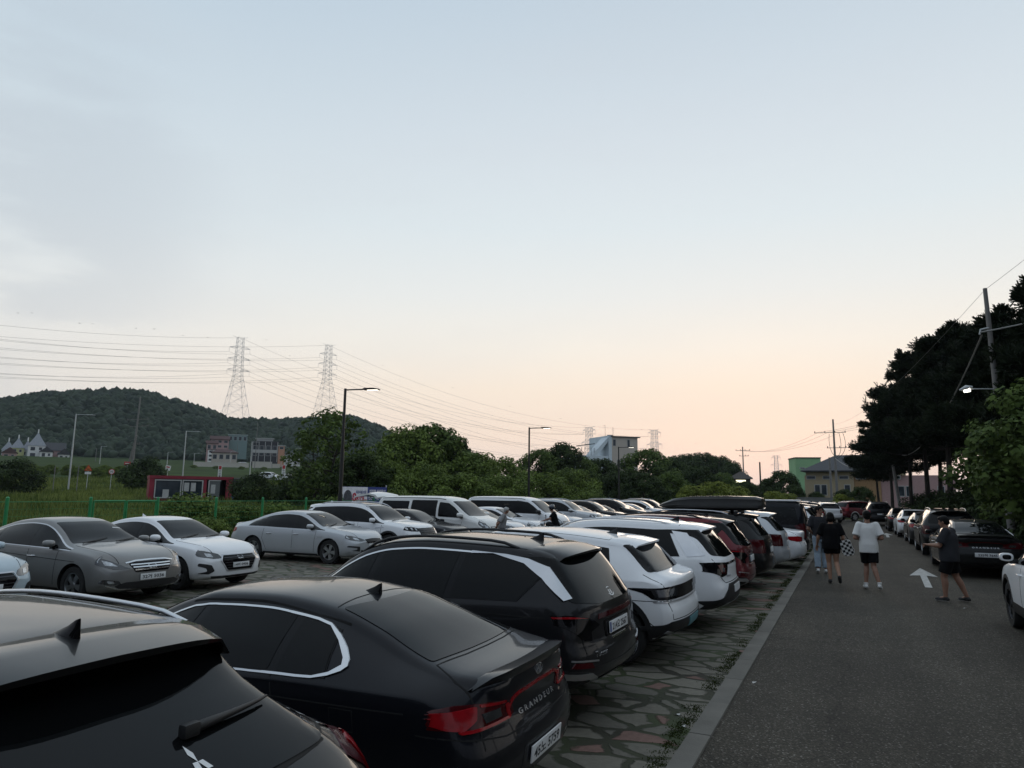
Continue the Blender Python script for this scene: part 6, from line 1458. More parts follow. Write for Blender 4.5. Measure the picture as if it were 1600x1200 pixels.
def pole(x, y, z, h, label, r0=.17, r1=.10, lean=(0, 0), m=CONC, group=None, cross=(), name='utility_pole', rz=0.0):
    t = empty(name, (x, y, z), rz, label, 'utility pole', group)
    bm = bmesh.new(); add_tube(bm, [(0, 0, 0), (lean[0] * .5, lean[1] * .5, h * .5), (lean[0], lean[1], h)], [r0, (r0 + r1) / 2, r1], 12); finish(bm, 'shaft', m, t, 40)
    for zc, ln, dx in cross:
        bm = bmesh.new(); add_box(bm, (lean[0] * zc / h + dx, lean[1] * zc / h + .14, zc), (ln, .08, .08), bev=.01); ca = finish(bm, 'crossarm', CONC, t, 40)
        for i in range(4):
            xx = lean[0] * zc / h + dx - ln / 2 + .1 + (ln - .2) * i / 3
            bm = bmesh.new(); add_tube(bm, [(xx, lean[1] * zc / h + .14, zc + .04), (xx, lean[1] * zc / h + .14, zc + .14), (xx, lean[1] * zc / h + .14, zc + .26)], [.05, .07, .03], 8); finish(bm, 'insulator', INSUL, ca, 40)
    return t
# big pole on the right with a lit lamp on an arm
pb = pole(5.15, 30.3, 0, 9.75, 'tall concrete utility pole carrying a lit lamp before the dark pines', .13, .07, (-.12, .05))
bm = bmesh.new(); add_tube(bm, [(-.06, 0, 5.98), (-1.05, -.1, 6.02)], .022, 8); add_tube(bm, [(-.1, 0, 8.25), (-.38, 0, 8.20), (-.42, 0, 8.02)], .035, 8); finish(bm, 'lamp_arm', GALV, pb, 40)
bm = bmesh.new(); add_tube(bm, [(-.80, -.08, 6.08), (-1.0, -.1, 6.06), (-1.22, -.12, 5.98)], [.04, .10, .03], 10); lh = finish(bm, 'lamp_head', GALV, pb, 40)
bm = bmesh.new(); add_tube(bm, [(-.90, -.09, 5.99), (-1.08, -.11, 5.93)], [.085, .05], 10); finish(bm, 'bulb', mat("bright lamp bulb", (1, .97, .88, 1), .3, emit=5.0, emcol=(1, .96, .84, 1)), lh, 40)
pc = on(1308, 112, 770); pm = pole(pc.x, pc.y, 0, spot(1308, 655, 112).z, 'utility pole with two crossarms and drooping cables by the cream house', .20, .11, (0, 0), cross=((11.4, 4.2, -.5), (9.2, 2.6, .3)))
for i, (x0, z0, x1, zlow, z1) in enumerate(((-.6, 11.2, -.1, 9.0, 8.0), (1.2, 11.3, .6, 8.6, 7.6), (.7, 11.3, .4, 8.4, 7.8))):
    bm = bmesh.new(); P = [Vector((x0, .2, z0)) * (1 - t) ** 2 + Vector((x0 * 1.6 + .1, .2, zlow)) * 2 * t * (1 - t) + Vector((x1 * .3, .15, z1)) * t * t for t in np.linspace(0, 1, 10)]; add_tube(bm, P, .03, 5); finish(bm, 'jumper_cable', BLK, pm, 60)
p = on(1299, 100, 770); pole(p.x, p.y, 0, 7.2, 'short bare pole just left of the crossarm pole', .16, .12, m=CONC)
p = on(1163, 150, 770); pole(p.x, p.y, 0, spot(1163, 698, 150).z, 'slim utility pole with two crossarms above the small lit house', .17, .10, cross=((11.3, 2.8, 0), (10.2, 1.8, .2)))
p = on(1189, 150, 770); pole(p.x, p.y, 0, spot(1189, 722, 150).z, 'short dark pole right of the small lit house', .18, .14, m=DARKM)
p = spot(1409, 795, 72); pole(p.x, p.y, 0, spot(1400, 708, 72).z, 'leaning pole beside the right-hand line of cars', .15, .11, (-.55, 0))
p = on(203, 140); pole(p.x, p.y, p.z, spot(214, 620, 140).z - p.z, 'tall utility pole with two crossarms on the field', .22, .12, (.55, 0), cross=((10.5, 5.4, -.2), (9.3, 4.6, .4), (6.2, 1.9, .1)))
p = on(193, 139); pole(p.x, p.y, p.z, 7.6, 'slanting prop pole leaning on the tall utility pole', .17, .13, (2.1, 0))
for px, top, d, lab in ((396, 660, 230, 'slim pole behind the white lamp before the glass-fronted building'), (83, 728, 98, 'thin stake in the field left of the tall white lamp'), (120, 727, 98, 'thin stake in the field right of the tall white lamp'), (145, 700, 300, 'thin pole left of the distant lamp below the hill'), (367, 690, 300, 'thin pole among the tiled houses')):
    p = on(px, d)
    pole(p.x, p.y, p.z, max(2.0, spot(px, top, d).z - p.z), lab, .05 if d < 100 else .10, .04 if d < 100 else .08)
# ------------------------------------------------------------------ pylons
def pylon(base, h, label, wide=True, rz=0.0, th=.16, group='lattice pylons'):
    t = empty('lattice_pylon', base, rz, label, 'pylon', group)
    bw, ww, tw = (h * .135, h * .048, h * .036) if wide else (h * .10, h * .05, h * .035); zw = h * .52
    half = lambda z: bw + (ww - bw) * (z / zw) if z < zw else ww + (tw - ww) * (z - zw) / (h - zw)
    bm = bmesh.new(); zs = [0, .14, .27, .38, .46, .52, .58, .64, .70, .76, .82, .88, .94, 1.0]; zs = [z * h for z in zs]
    for a, b in zip(zs, zs[1:]):
        A, B = half(a), half(b); c = lambda w, z, i: Vector(((w, w), (-w, w), (-w, -w), (w, -w))[i % 4] + (z,))
        for i in range(4):
            add_tube(bm, [c(A, a, i), c(B, b, i)], th * .8, 4, cap=False); add_tube(bm, [c(A, a, i), c(B, b, i + 1)], th * .45, 4, cap=False); add_tube(bm, [c(A, a, i + 1), c(B, b, i)], th * .45, 4, cap=False); add_tube(bm, [c(B, b, i), c(B, b, i + 1)], th * .5, 4, cap=False)
    finish(bm, 'lattice', STEEL, t, None)
    tips = []
    for zc, ln in ((.60, .135), (.74, .135), (.88, .125)) if wide else ((.62, .13), (.80, .12), (.975, .10)):
        z = zc * h; L_ = ln * h; bm = bmesh.new(); w = half(z)
        for s_ in (-1, 1):
            for dy in (-w, w):
                add_tube(bm, [(s_ * w, dy, z + h * .012), (s_ * L_, 0, z - h * .012)], th * .6, 4, cap=False); add_tube(bm, [(s_ * w, dy, z - h * .02), (s_ * L_, 0, z - h * .012)], th * .6, 4, cap=False)
            tips.append((s_ * L_, z - h * .012))
        ca = finish(bm, 'crossarm', STEEL, t, None)
        for s_ in (-1, 1):
            bm = bmesh.new(); add_tube(bm, [(s_ * L_, 0, z - h * .012), (s_ * L_, 0, z - h * .07)], th * .6, 5)
            finish(bm, 'insulator', STEEL, ca, 60)
    bm = bmesh.new()
    for s_ in (-1, 1): add_tube(bm, [(s_ * tw, 0, h), (s_ * tw * 2.6, 0, h + h * .015)], th * .7, 4)
    finish(bm, 'earth_wire_peak', STEEL, t, None)
    M = Matrix.Translation(base) @ Matrix.Rotation(rz, 4, 'Z')
    return [M @ Vector((x, 0, z - h * .06)) for x, z in tips] + [M @ Vector((0, 0, h))]
def stand(px, py_base, py_top, d):
    b = spot(px, py_base, d); return b, spot(px, py_top, d).z - b.z
b, h = stand(367, 652, 527, 655); T1 = pylon(b, h, 'tall lattice pylon on the ridge, left of the pair', True, R(62))
b, h = stand(508, 650, 539, 690); T2 = pylon(b, h, 'tall lattice pylon on the ridge behind the loose tree', True, R(62))
b, h = stand(921, 765, 668, 800); b.z = 0; T3 = pylon(b, spot(921, 668, 800).z, 'distant pylon left of the white building', False, R(-10), .22)
b, h = stand(1024, 765, 672, 820); b.z = 0; T4 = pylon(b, spot(1024, 672, 820).z, 'distant pylon right of the white building', False, R(-10), .22)
b, h = stand(1215, 770, 712, 1000); b.z = 0; pylon(b, spot(1215, 712, 1000).z, 'very distant faint pylon left of the green building', False, R(0), .18)
WIRE = mat("power line", (0.16, 0.16, 0.165, 1), .6)
def wire(name, a, b, sag, r, label, group, m=WIRE, n=18, cat='power line'):
    a, b = Vector(a), Vector(b); bm = bmesh.new()
    add_tube(bm, [a.lerp(b, t) - Vector((0, 0, sag * 4 * t * (1 - t))) for t in np.linspace(0, 1, n)], r, 4, cap=False); return tag(finish(bm, name, m, None, 180), label, cat, group)
PLG = 'high-voltage lines between the pylons'
LEFT1 = [spot(-600, py, 560) for py in (524, 518, 486, 480, 442, 436, 418)]; LEFT2 = [spot(-600, py, 600) for py in (540, 534, 512, 506, 479, 473, 460)]
names_ = ('lower', 'lower', 'middle', 'middle', 'upper', 'upper', 'topmost')
for i in range(7):
    wire('power_line', LEFT1[i], T1[i], 10, .07, f'{names_[i]} power line running left from the left ridge pylon', PLG)
    wire('power_line', LEFT2[i], T2[i], 11, .07, f'{names_[i]} power line running left from the right ridge pylon', PLG)
    wire('power_line', T1[i], T3[i], 20, .07, f'{names_[i]} power line from the left ridge pylon to the distant one', PLG)
    wire('power_line', T2[i], T4[i], 20, .07, f'{names_[i]} power line from the right ridge pylon to the distant one', PLG)
P_top = Vector((5.03, 30.35, 9.7))
wire('overhead_wire', P_top, (11, 16, 13.5), .3, .008, 'thin wire rising right from the top of the tall concrete pole', 'local wires')
wire('overhead_wire', P_top, (pc.x, pc.y, 12.6), 1.2, .008, 'thin wire from the tall concrete pole to the crossarm pole', 'local wires')
STRAND = mat("pale bundled cable", (0.22, 0.22, 0.21, 1), .6)
wire('overhead_cable', (4.75, 30.3, 8.1), (12, 18, 8.9), .55, .030, 'thick pale spiral cable leaving the tall concrete pole to the right', 'local wires', STRAND)
p1400 = spot(1400, 708, 72)
wire('overhead_cable', (4.8, 30.3, 8.0), p1400, 1.6, .032, 'thick pale spiral cable sagging from the tall pole to the leaning pole', 'local wires', STRAND, 26)
wire('overhead_cable', p1400, (pc.x, pc.y, 7.7), 1.4, .045, 'thick pale spiral cable from the leaning pole to the crossarm pole', 'local wires', STRAND)
wire('overhead_wire', (5.1, 30.3, 6.6), (13, 18, 7.4), .4, .012, 'dark wire leaving the tall concrete pole above its lamp', 'local wires')
for i, dx_ in enumerate((-1.8, -.4, 1.4)):
    p2 = spot(1163, 704, 150); wire('overhead_wire', (pc.x + dx_, pc.y, 11.6), (p2.x + dx_ * .5, p2.y, p2.z), 1.2, .014, f"{('left', 'middle', 'right')[i]} wire between the crossarm pole and the slim pole", 'local wires')
    wire('overhead_wire', (pc.x + dx_, pc.y, 11.5), (16 + i, 66, 13.0), .8, .016, f"{('left', 'middle', 'right')[i]} wire from the crossarm pole into the pines", 'local wires')
# ------------------------------------------------------------------ buildings
W_CREAM = mat("cream render", (0.52, 0.46, 0.40, 1), .85, var=.06, vscale=.5); W_WHITE = mat("white render", (0.74, 0.74, 0.72, 1), .85, var=.06, vscale=.5); W_BLUE = mat("blue white render", (0.62, 0.69, 0.73, 1), .85, var=.06, vscale=.5)
W_GREEN = mat("bright green render", (0.27, 0.46, 0.25, 1), .85, var=.10, vscale=.4); W_PINK = mat("pink render", (0.42, 0.27, 0.26, 1), .85, var=.08); W_SAND = mat("sand render", (0.42, 0.34, 0.22, 1), .85, var=.08)
W_YEL = mat("pale yellow render", (0.46, 0.47, 0.22, 1), .85, var=.08); W_GREY = mat("grey block wall", (0.20, 0.20, 0.195, 1), .9, var=.2, vscale=2)
ROOFD = mat("dark roof sheet", (0.035, 0.036, 0.042, 1), .6, var=.2, vscale=3); ROOFG = mat("pale grey slate roof", (0.26, 0.28, 0.31, 1), .6, var=.2, vscale=3); ROOFR = mat("red brown tile roof", (0.075, 0.035, 0.033, 1), .75, var=.3, vscale=4)
BGLASS = mat("building window glass", (0.03, 0.04, 0.05, 1), .08, var=.3, vscale=1.5); FRAME = mat("pale window frame", (0.45, 0.45, 0.44, 1), .6)
def win(parent, x, y, z, w, h, face='S', m=BGLASS, frame=FRAME):
    """Window on a wall facing local -Y ('S'), +X ('E') or -X ('W')."""
    bm = bmesh.new(); d = .06
    def bx(cx, cz, sx, sz, dep, bmx):
        if face == 'S': add_box(bmx, (cx, y - dep / 2, cz), (sx, dep, sz))
        else: add_box(bmx, (y + (dep / 2 if face == 'E' else -dep / 2), cx, cz), (dep, sx, sz))
    f = .09
    bx(x - w / 2, z, f, h + f, d, bm); bx(x + w / 2, z, f, h + f, d, bm); bx(x, z - h / 2, w - f, f, d, bm); bx(x, z + h / 2, w - f, f, d, bm)
    fo = finish(bm, 'window', frame, parent, 30); bm = bmesh.new(); bx(x, z, w - f, h - f, .03, bm); bm2 = finish(bm, 'pane', m, fo, 30); return fo
def gable(parent, w, d, z, h, m, over=.35, axis='x', name='roof', cx=0, cy=0):
    bm = bmesh.new(); a, b = (w / 2 + over, d / 2 + over)
    if axis == 'x': add_prism(bm, [(cy - b, z - .05), (cy + b, z - .05), (cy + b, z + .12), (cy, z + h), (cy - b, z + .12)], cx - a, cx + a, axis='X')
    else: add_prism(bm, [(cx - a, z - .05), (cx + a, z - .05), (cx + a, z + .12), (cx, z + h), (cx - a, z + .12)], cy - b, cy + b, axis='Y')
    return finish(bm, name, m, parent, 20)
def hip(parent, w, d, z, h, m, over=.5, ridge=.45, name='roof', cx=0, cy=0):
    bm = bmesh.new(); a, b = w / 2 + over, d / 2 + over; rg = max(.0, (w - d) / 2 + .2 if ridge is None else w * ridge / 2)
    V = [bm.verts.new((cx + x, cy + y, zz)) for x, y, zz in ((-a, -b, z), (a, -b, z), (a, b, z), (-a, b, z), (-a, -b, z + .15), (a, -b, z + .15), (a, b, z + .15), (-a, b, z + .15), (-rg, 0, z + h), (rg, 0, z + h))]
    for q in ((0, 1, 5, 4), (1, 2, 6, 5), (2, 3, 7, 6), (3, 0, 4, 7), (4, 5, 9, 8), (6, 7, 8, 9), (5, 6, 9), (7, 4, 8), (3, 2, 1, 0)): bm.faces.new([V[i] for i in q])
    return finish(bm, name, m, parent, 20)
def walls(parent, w, d, h, m, z0=-3.0, name='wall', cx=0, cy=0):
    bm = bmesh.new(); add_box(bm, (cx, cy, (h + z0) / 2), (w, d, h - z0)); return finish(bm, name, m, parent, 20)
def face_cam(px, d, py=765): 
    p = spot(px, py, d); return p, -math.atan2(p.x, p.y)
# white four-storey building on the rise
p, a = face_cam(946, 205); zt = spot(980, 685, 205).z
wb = empty('white_building', (p.x, p.y, 0), a + R(28), 'white four-storey building with a slanting rooftop stair above the trees', 'building')
walls(wb, 8.2, 12.0, zt, W_CREAM, 0, cx=3.0); walls(wb, 0.9, 12.1, zt + .35, W_BLUE, 0, cx=-1.5 - .05, name='side_wall')
bm = bmesh.new(); add_box(bm, (3.2, 0, zt + .12), (9.2, 12.8, .25)); finish(bm, 'roof', ROOFD, wb, 20)
for z in (zt - 1.6, zt - 7.2, zt - 10.2): win(wb, 1.0 if z < zt - 3 else -.3, -6.0, z, .9, 1.8)
win(wb, 4.2, -6.0, zt - 1.6, .8, 1.9)
walls(wb, 9.0, 11.0, zt - 5.4, W_BLUE, 0, 'annexe', cx=-6.5, cy=-.2)
for i in range(4):
    for z in (zt - 7.4, zt - 10.4): win(wb, -9.8 + 2.1 * i, -5.7, z, 1.6, 1.5)
bm = bmesh.new(); add_prism(bm, [(-7.2, zt - 5.5), (-1.6, zt + .3), (-1.6, zt - 1.0), (-5.8, zt - 5.5)], -5.6, -1.5, axis='Y'); finish(bm, 'stair', W_BLUE, wb, 20)
bm = bmesh.new()
for i in range(6): add_tube(bm, [(-11 + i * .95, -5.4, zt - 5.4), (-11 + i * .95, -5.4, zt - 3.2)], .06, 5)
add_box(bm, (-8.4, -4.4, zt - 2.4), (4.2, 3.0, .2), rot=Matrix.Rotation(R(-8), 4, 'Y')); finish(bm, 'canopy', ROOFD, wb, 20)
bm = bmesh.new(); add_tube(bm, [(2.6, 0, zt), (2.6, 0, zt + 3.4)], .05, 5); add_box(bm, (2.6, 0, zt + 2.5), (1.0, .04, .04)); add_tube(bm, [(.6, 1, zt), (.6, 1, zt + 4)], .04, 5); add_box(bm, (1.6, 0, zt + .6), (1.3, 1, .9)); finish(bm, 'antenna', CONC, wb, 20)
# green building
p, a = face_cam(1259, 150); zt = spot(1258, 717, 150).z
gb = empty('green_building', (p.x, p.y, 0), a + R(14), 'bright green windowless building block above the hedges', 'building')
walls(gb, 4.6, 5.5, zt, W_GREEN, 0); bm = bmesh.new(); add_box(bm, (0, 0, zt + .08), (4.8, 5.7, .18)); finish(bm, 'roof', ROOFD, gb, 20)
win(gb, -1.1, -2.75, zt - 1.9, .9, .25); win(gb, .6, -2.75, zt - 4.2, .3, .8); walls(gb, 3.4, 4.0, zt - 1.0, W_GREEN, 0, 'annexe', cx=3.6, cy=.6)
# cream and pink house with a dark hip roof
p, a = face_cam(1342, 118); ze = spot(1330, 744, 118).z
ch = empty('cream_house', (p.x, p.y, 0), a + R(-4), 'long cream and pink house under a dark hip roof', 'house')
walls(ch, 6.6, 8, ze, W_SAND, 0, cx=-3.6); walls(ch, 3.4, 7.6, ze, mat("orange render", (.36, .22, .11, 1), .85), 0, cx=1.42); walls(ch, 9.0, 7.4, ze, W_PINK, 0, cx=7.64)
hip(ch, 12.0, 9.0, ze + .55, 2.6, ROOFD, .5, .35, cx=-.8)
bm = bmesh.new(); add_box(bm, (-.2, -3.9, ze + .25), (13, .3, .5)); finish(bm, 'parapet', W_SAND, ch, 20)
for i in range(6): win(ch, -6 + i * 2.2, -4.0, ze - .3, 1.2, .45)
for x in (-5.2, -4.3, -1.2): win(ch, x, -4.0, ze - 2.1, .75, 1.5)
for x in (5.6, 6.6, 10.4): win(ch, x, -3.7, ze - 2.2, .8, 1.4)
# small lit house
p, a = face_cam(1158, 140); ze = spot(1158, 748, 140).z
sh_ = empty('small_house', (p.x, p.y, 0), a, 'small dark house with a pale gable roof and a lit sign', 'house')
walls(sh_, 3.4, 4, ze, mat("dark timber wall", (.035, .03, .026, 1), .8), 0); gable(sh_, 3.4, 4, ze, 1.3, mat("pale edge roof", (.20, .18, .17, 1), .7), .4, 'y')
bm = bmesh.new(); add_box(bm, (0, -2.06, ze - .5), (1.7, .08, .42)); finish(bm, 'lit_sign', mat("lit shop sign", (.9, .9, .6, 1), .5, emit=2.2, emcol=(1, .95, .65, 1)), sh_, 20)
# low grey walls at the end of the road
for px, d, w, h, lab in ((1268, 92, 5.2, 2.0, 'low grey block wall at the end of the lot'), (1218, 98, 3.6, 1.5, 'low brown block wall behind the yellow shrubs')):
    p, a = face_cam(px, d); bm = bmesh.new(); add_box(bm, (0, 0, h / 2), (w, .22, h)); add_box(bm, (0, 0, h + .05), (w + .1, .30, .1)); o = finish(bm, 'block_wall', W_GREY, None, 30); o.location = (p.x, p.y, 0); o.rotation_euler = (0, 0, a); tag(o, lab, 'wall')
# village of steep-roofed houses at the foot of the hill
def village(px, d, w, h, rh, wm, rm, label, style='spire', sx=0.0):
    p, a = face_cam(px, d); z = gz(p.x, p.y) + spot(px, 726, d).z * 0
    zb = spot(px, 724, d).z; t = empty('village_house', (p.x, p.y, zb), a + sx, label, 'house', 'village houses at the foot of the hill')
    h += .9; walls(t, w, w * .9, h, wm, -4)
    if style == 'spire':
        bm = bmesh.new(); a_ = w / 2 + .35; V = [bm.verts.new(v) for v in ((-a_, -a_ * .9, h), (a_, -a_ * .9, h), (a_, a_ * .9, h), (-a_, a_ * .9, h))]; m_ = [bm.verts.new((x * .34, y * .34, h + rh * .62)) for x, y in ((-a_, -a_), (a_, -a_), (a_, a_), (-a_, a_))]; tp = bm.verts.new((0, 0, h + rh))
        bm.faces.new(V[::-1])
        for i in range(4): bm.faces.new((V[i], V[(i + 1) % 4], m_[(i + 1) % 4], m_[i])); bm.faces.new((m_[i], m_[(i + 1) % 4], tp))
        rf = finish(bm, 'roof', rm, t, 20); bm = bmesh.new(); add_tube(bm, [(0, 0, h + rh - .5), (0, 0, h + rh + 1.3)], [.28, .22], 8); finish(bm, 'finial', W_WHITE, rf, 40)
    else: gable(t, w, w * .9, h, rh, rm, .4, 'y' if style == 'front' else 'x')
    win(t, -w * .22, -w * .45, h - 1.4, w * .26, 1.6); win(t, w * .22, -w * .45, h - 1.3, w * .18, 1.2); win(t, -w * .2, -w * .45, h - 4.2, w * .3, 1.6)
    return t
village(20, 405, 5.2, 6.2, 5.0, W_YEL, ROOFG, 'pale yellow house with a grey spire roof')
village(35, 410, 4.4, 5.2, 5.0, W_BLUE, ROOFG, 'narrow blue-white house with a grey spire roof')
village(50, 402, 6.8, 7.2, 6.6, W_WHITE, ROOFG, 'tallest white house with a grey spire roof')
village(5, 415, 4.8, 5.4, 4.6, W_BLUE, ROOFG, 'blue-white spire house at the left edge of the photo')
village(8, 385, 5.4, 3.6, 2.6, W_PINK, ROOFR, 'low pink house with a red tile gable', 'front')
village(66, 398, 5.0, 4.4, 2.4, W_WHITE, ROOFD, 'white gabled house right of the tallest spire house', 'front')
village(79, 404, 8.2, 5.0, 4.0, W_PINK, ROOFD, 'wide pink house with a dark gable roof', 'side')
village(94, 400, 4.6, 3.2, 3.0, W_WHITE, ROOFD, 'small white end house with a dark gable roof', 'front')
# houses and offices below the ridge
def block(px, d, py_top, py_bot, wpx, wm, rm, label, rows=2, cols=3, roof='flat', rz=0.0, dep=.7):
    p, a = face_cam(px, d); zb = spot(px, py_bot, d).z; h = spot(px, py_top, d).z - zb; w = wpx * d / F_PX
    t = empty('hillside_house', (p.x, p.y, zb), a + rz, label, 'building', 'buildings below the ridge'); walls(t, w, w * dep, h, wm, -8)
    if roof == 'hip': hip(t, w, w * dep, h, h * .45, rm, .5, .5)
    elif roof == 'gable': gable(t, w, w * dep, h, h * .4, rm, .5, 'x')
    else: bm = bmesh.new(); add_box(bm, (0, 0, h + .12), (w + .5, w * dep + .5, .3)); finish(bm, 'roof', rm, t, 20)
    for r in range(rows):
        for c in range(cols): win(t, -w / 2 + w * (c + .5) / cols, -w * dep / 2, h * (r + .55) / rows, w / cols * .6, h / rows * .5)
    return t
block(347, 330, 708, 722, 34, W_CREAM, ROOFR, 'wide cream house with a red brown tile roof below the ridge', 1, 4, 'hip')
block(330, 345, 703, 722, 16, W_WHITE, ROOFR, 'white house with balconies left of the wide tiled house', 3, 2)
block(338, 375, 687, 702, 24, W_PINK, ROOFR, 'pink terraced house high on the slope', 2, 3, 'gable')
block(366, 380, 680, 692, 26, mat("teal panel wall", (.16, .24, .24, 1), .6), mat("pale teal roof", (.36, .42, .42, 1), .6), 'teal-roofed pavilion at the top of the slope', 1, 4, 'flat', 0, .4)
block(326, 360, 693, 705, 14, W_PINK, ROOFR, 'small pink house left on the slope', 1, 2, 'gable')
ob = block(410, 310, 691, 722, 36, mat("dark glass wall", (.025, .027, .034, 1), .15, var=.3, vscale=.6), ROOFD, 'dark glass-fronted office with tall pale columns below the ridge', 1, 4)
h_ = spot(410, 691, 310).z - spot(410, 722, 310).z
for i in range(5): bm = bmesh.new(); add_box(bm, (-4.8 + i * 2.4, -3.75, h_ / 2), (.22, .35, h_)); finish(bm, 'column', FRAME, ob, 20)
bm = bmesh.new(); add_box(bm, (-.3, 0, h_ + 1.4), (7.4, 5, .3)); add_box(bm, (-.3, 0, h_ + .8), (6.4, 4, .9)); finish(bm, 'canopy', FRAME, ob, 20)
bm = bmesh.new(); add_box(bm, (0, -3.72, h_ * .52), (9.4, .12, 1.3)); finish(bm, 'spandrel', FRAME, ob, 20)
block(452, 320, 710, 720, 26, W_WHITE, ROOFD, 'low white house right of the glass-fronted office', 1, 4, 'gable'); block(436, 300, 697, 704, 9, mat("faded orange board", (.5, .26, .17, 1), .7), FRAME, 'small orange and white hut right of the glass-fronted office', 1, 1, 'flat', 0, .3)
for px, d, w, h, lab in ((343, 262, 17.5, 2.6, 'long pale retaining wall behind the red container'), (407, 262, 6.4, 2.9, 'pale sign wall with dark lettering under the glass-fronted office'), (429, 268, 2.6, 2.2, 'short pale wall right of the sign wall')):
    p, a = face_cam(px, d); zb = spot(px, 735, d).z; bm = bmesh.new(); add_box(bm, (0, 0, h / 2 - 1), (w, .4, h + 2)); add_box(bm, (0, 0, h + .06), (w + .2, .5, .14)); o = finish(bm, 'boundary_wall', mat("pale wall render", (.50, .47, .42, 1), .85, var=.1), None, 30); o.location = (p.x, p.y, zb); o.rotation_euler = (0, 0, a); tag(o, lab, 'wall')
# ------------------------------------------------------------------ red container office on the field
p, a = face_cam(297, 80); zb = gz(p.x, p.y) - .35
ct = empty('container_office', (p.x, p.y, zb), a + R(7), 'dark red container office with large white-framed windows', 'container')
CRED = mat("container red", (0.25, 0.018, 0.036, 1), .5, var=.2, vscale=1.2); w, d, h = 7.7, 2.6, 2.75
bm = bmesh.new()
for c, s_ in (((0, 0, .08), (w, d, .16)), ((0, 0, h - .10), (w + .1, d + .1, .30)), ((0, d / 2 - .05, h / 2), (w, .1, h)), ((-w / 2 + .22, -d / 2 + .06, h / 2), (.44, .12, h)), ((-.55 + .8 * .0 + 1.75, -d / 2 + .06, h / 2), (.30, .12, h)), ((w / 2 - .32, -d / 2 + .06, h / 2), (.64, .12, h)), ((-w / 2 + .05, 0, h / 2), (.1, d - .24, h - .4)), ((w / 2 - .05, 0, h / 2), (.1, d - .24, h - .4)), ((-1.1, -d / 2 + .06, .28), (5.0, .10, .56))): add_box(bm, c, s_)
finish(bm, 'shell', CRED, ct, 30)
DIM = mat("dim interior", (.035, .036, .035, 1), .9)
bm = bmesh.new(); add_box(bm, (0, d / 2 - .16, h / 2), (w - .4, .06, h - .5)); finish(bm, 'back_wall', DIM, ct, 30)
for x0, x1 in ((-3.38, -.98), (-.90, 1.02)):
    bm = bmesh.new(); z0, z1 = .60, 2.42
    for c, s_ in (((x0 + .05, 0, (z0 + z1) / 2), (.10, .14, z1 - z0)), ((x1 - .05, 0, (z0 + z1) / 2), (.10, .14, z1 - z0)), (((x0 + x1) / 2, 0, z1 - .05), (x1 - x0 - .2, .14, .10)), (((x0 + x1) / 2, 0, z0 + .05), (x1 - x0 - .2, .14, .10))): add_box(bm, (c[0], -d / 2 + .02, c[2]), s_)
    fo = finish(bm, 'window', FRAME, ct, 30); bm = bmesh.new(); add_box(bm, ((x0 + x1) / 2, -d / 2 + .05, (z0 + z1) / 2), (x1 - x0 - .2, .02, z1 - z0 - .2)); finish(bm, 'pane', BGLASS, fo, 30)
for x, z, w2, h2 in ((-2.35, 1.05, .55, .8), (-.50, 1.72, .45, .85), (.12, 1.72, .45, .85)):
    bm = bmesh.new(); add_box(bm, (x, -d / 2 + .012, z), (w2, .02, h2)); finish(bm, 'pale_board', FRAME, ct, 30)
bm = bmesh.new(); add_box(bm, (2.12, -d / 2 + .04, 1.22), (1.0, .08, 2.2)); dr = finish(bm, 'door', mat("grey door", (.12, .13, .13, 1), .5), ct, 30)
bm = bmesh.new(); add_box(bm, (1.98, -d / 2 - .01, 1.55), (.42, .03, .9)); finish(bm, 'door_window', FRAME, dr, 30)
bm = bmesh.new(); add_box(bm, (2.12, -d / 2 + .0, 2.40), (1.15, .12, .10)); add_box(bm, (1.56, -d / 2 + .0, 1.22), (.10, .12, 2.3)); finish(bm, 'door_frame', FRAME, ct, 30)
bm = bmesh.new(); add_box(bm, (4.55, -.4, 1.85), (1.5, 1.9, 1.7), bev=.12); add_box(bm, (4.6, -.6, 1.1), (1.0, 1.5, .5), bev=.1); o = finish(bm, 'tarpaulin_bundle', mat("black tarpaulin", (.010, .011, .014, 1), .5, bump=.8, bscale=4), None, 40); o.location = ct.location; o.rotation_euler = ct.rotation_euler; tag(o, 'black tarpaulin heap against the right end of the red container', 'tarpaulin')
bm = bmesh.new(); add_box(bm, (4.35, -1.2, .62), (1.25, .9, .55), bev=.15); o = finish(bm, 'tarpaulin_bundle', mat("blue tarpaulin", (.015, .08, .30, 1), .5, bump=.8, bscale=4), None, 40); o.location = ct.location; o.rotation_euler = ct.rotation_euler; tag(o, 'blue tarpaulin bundle below the black one', 'tarpaulin')
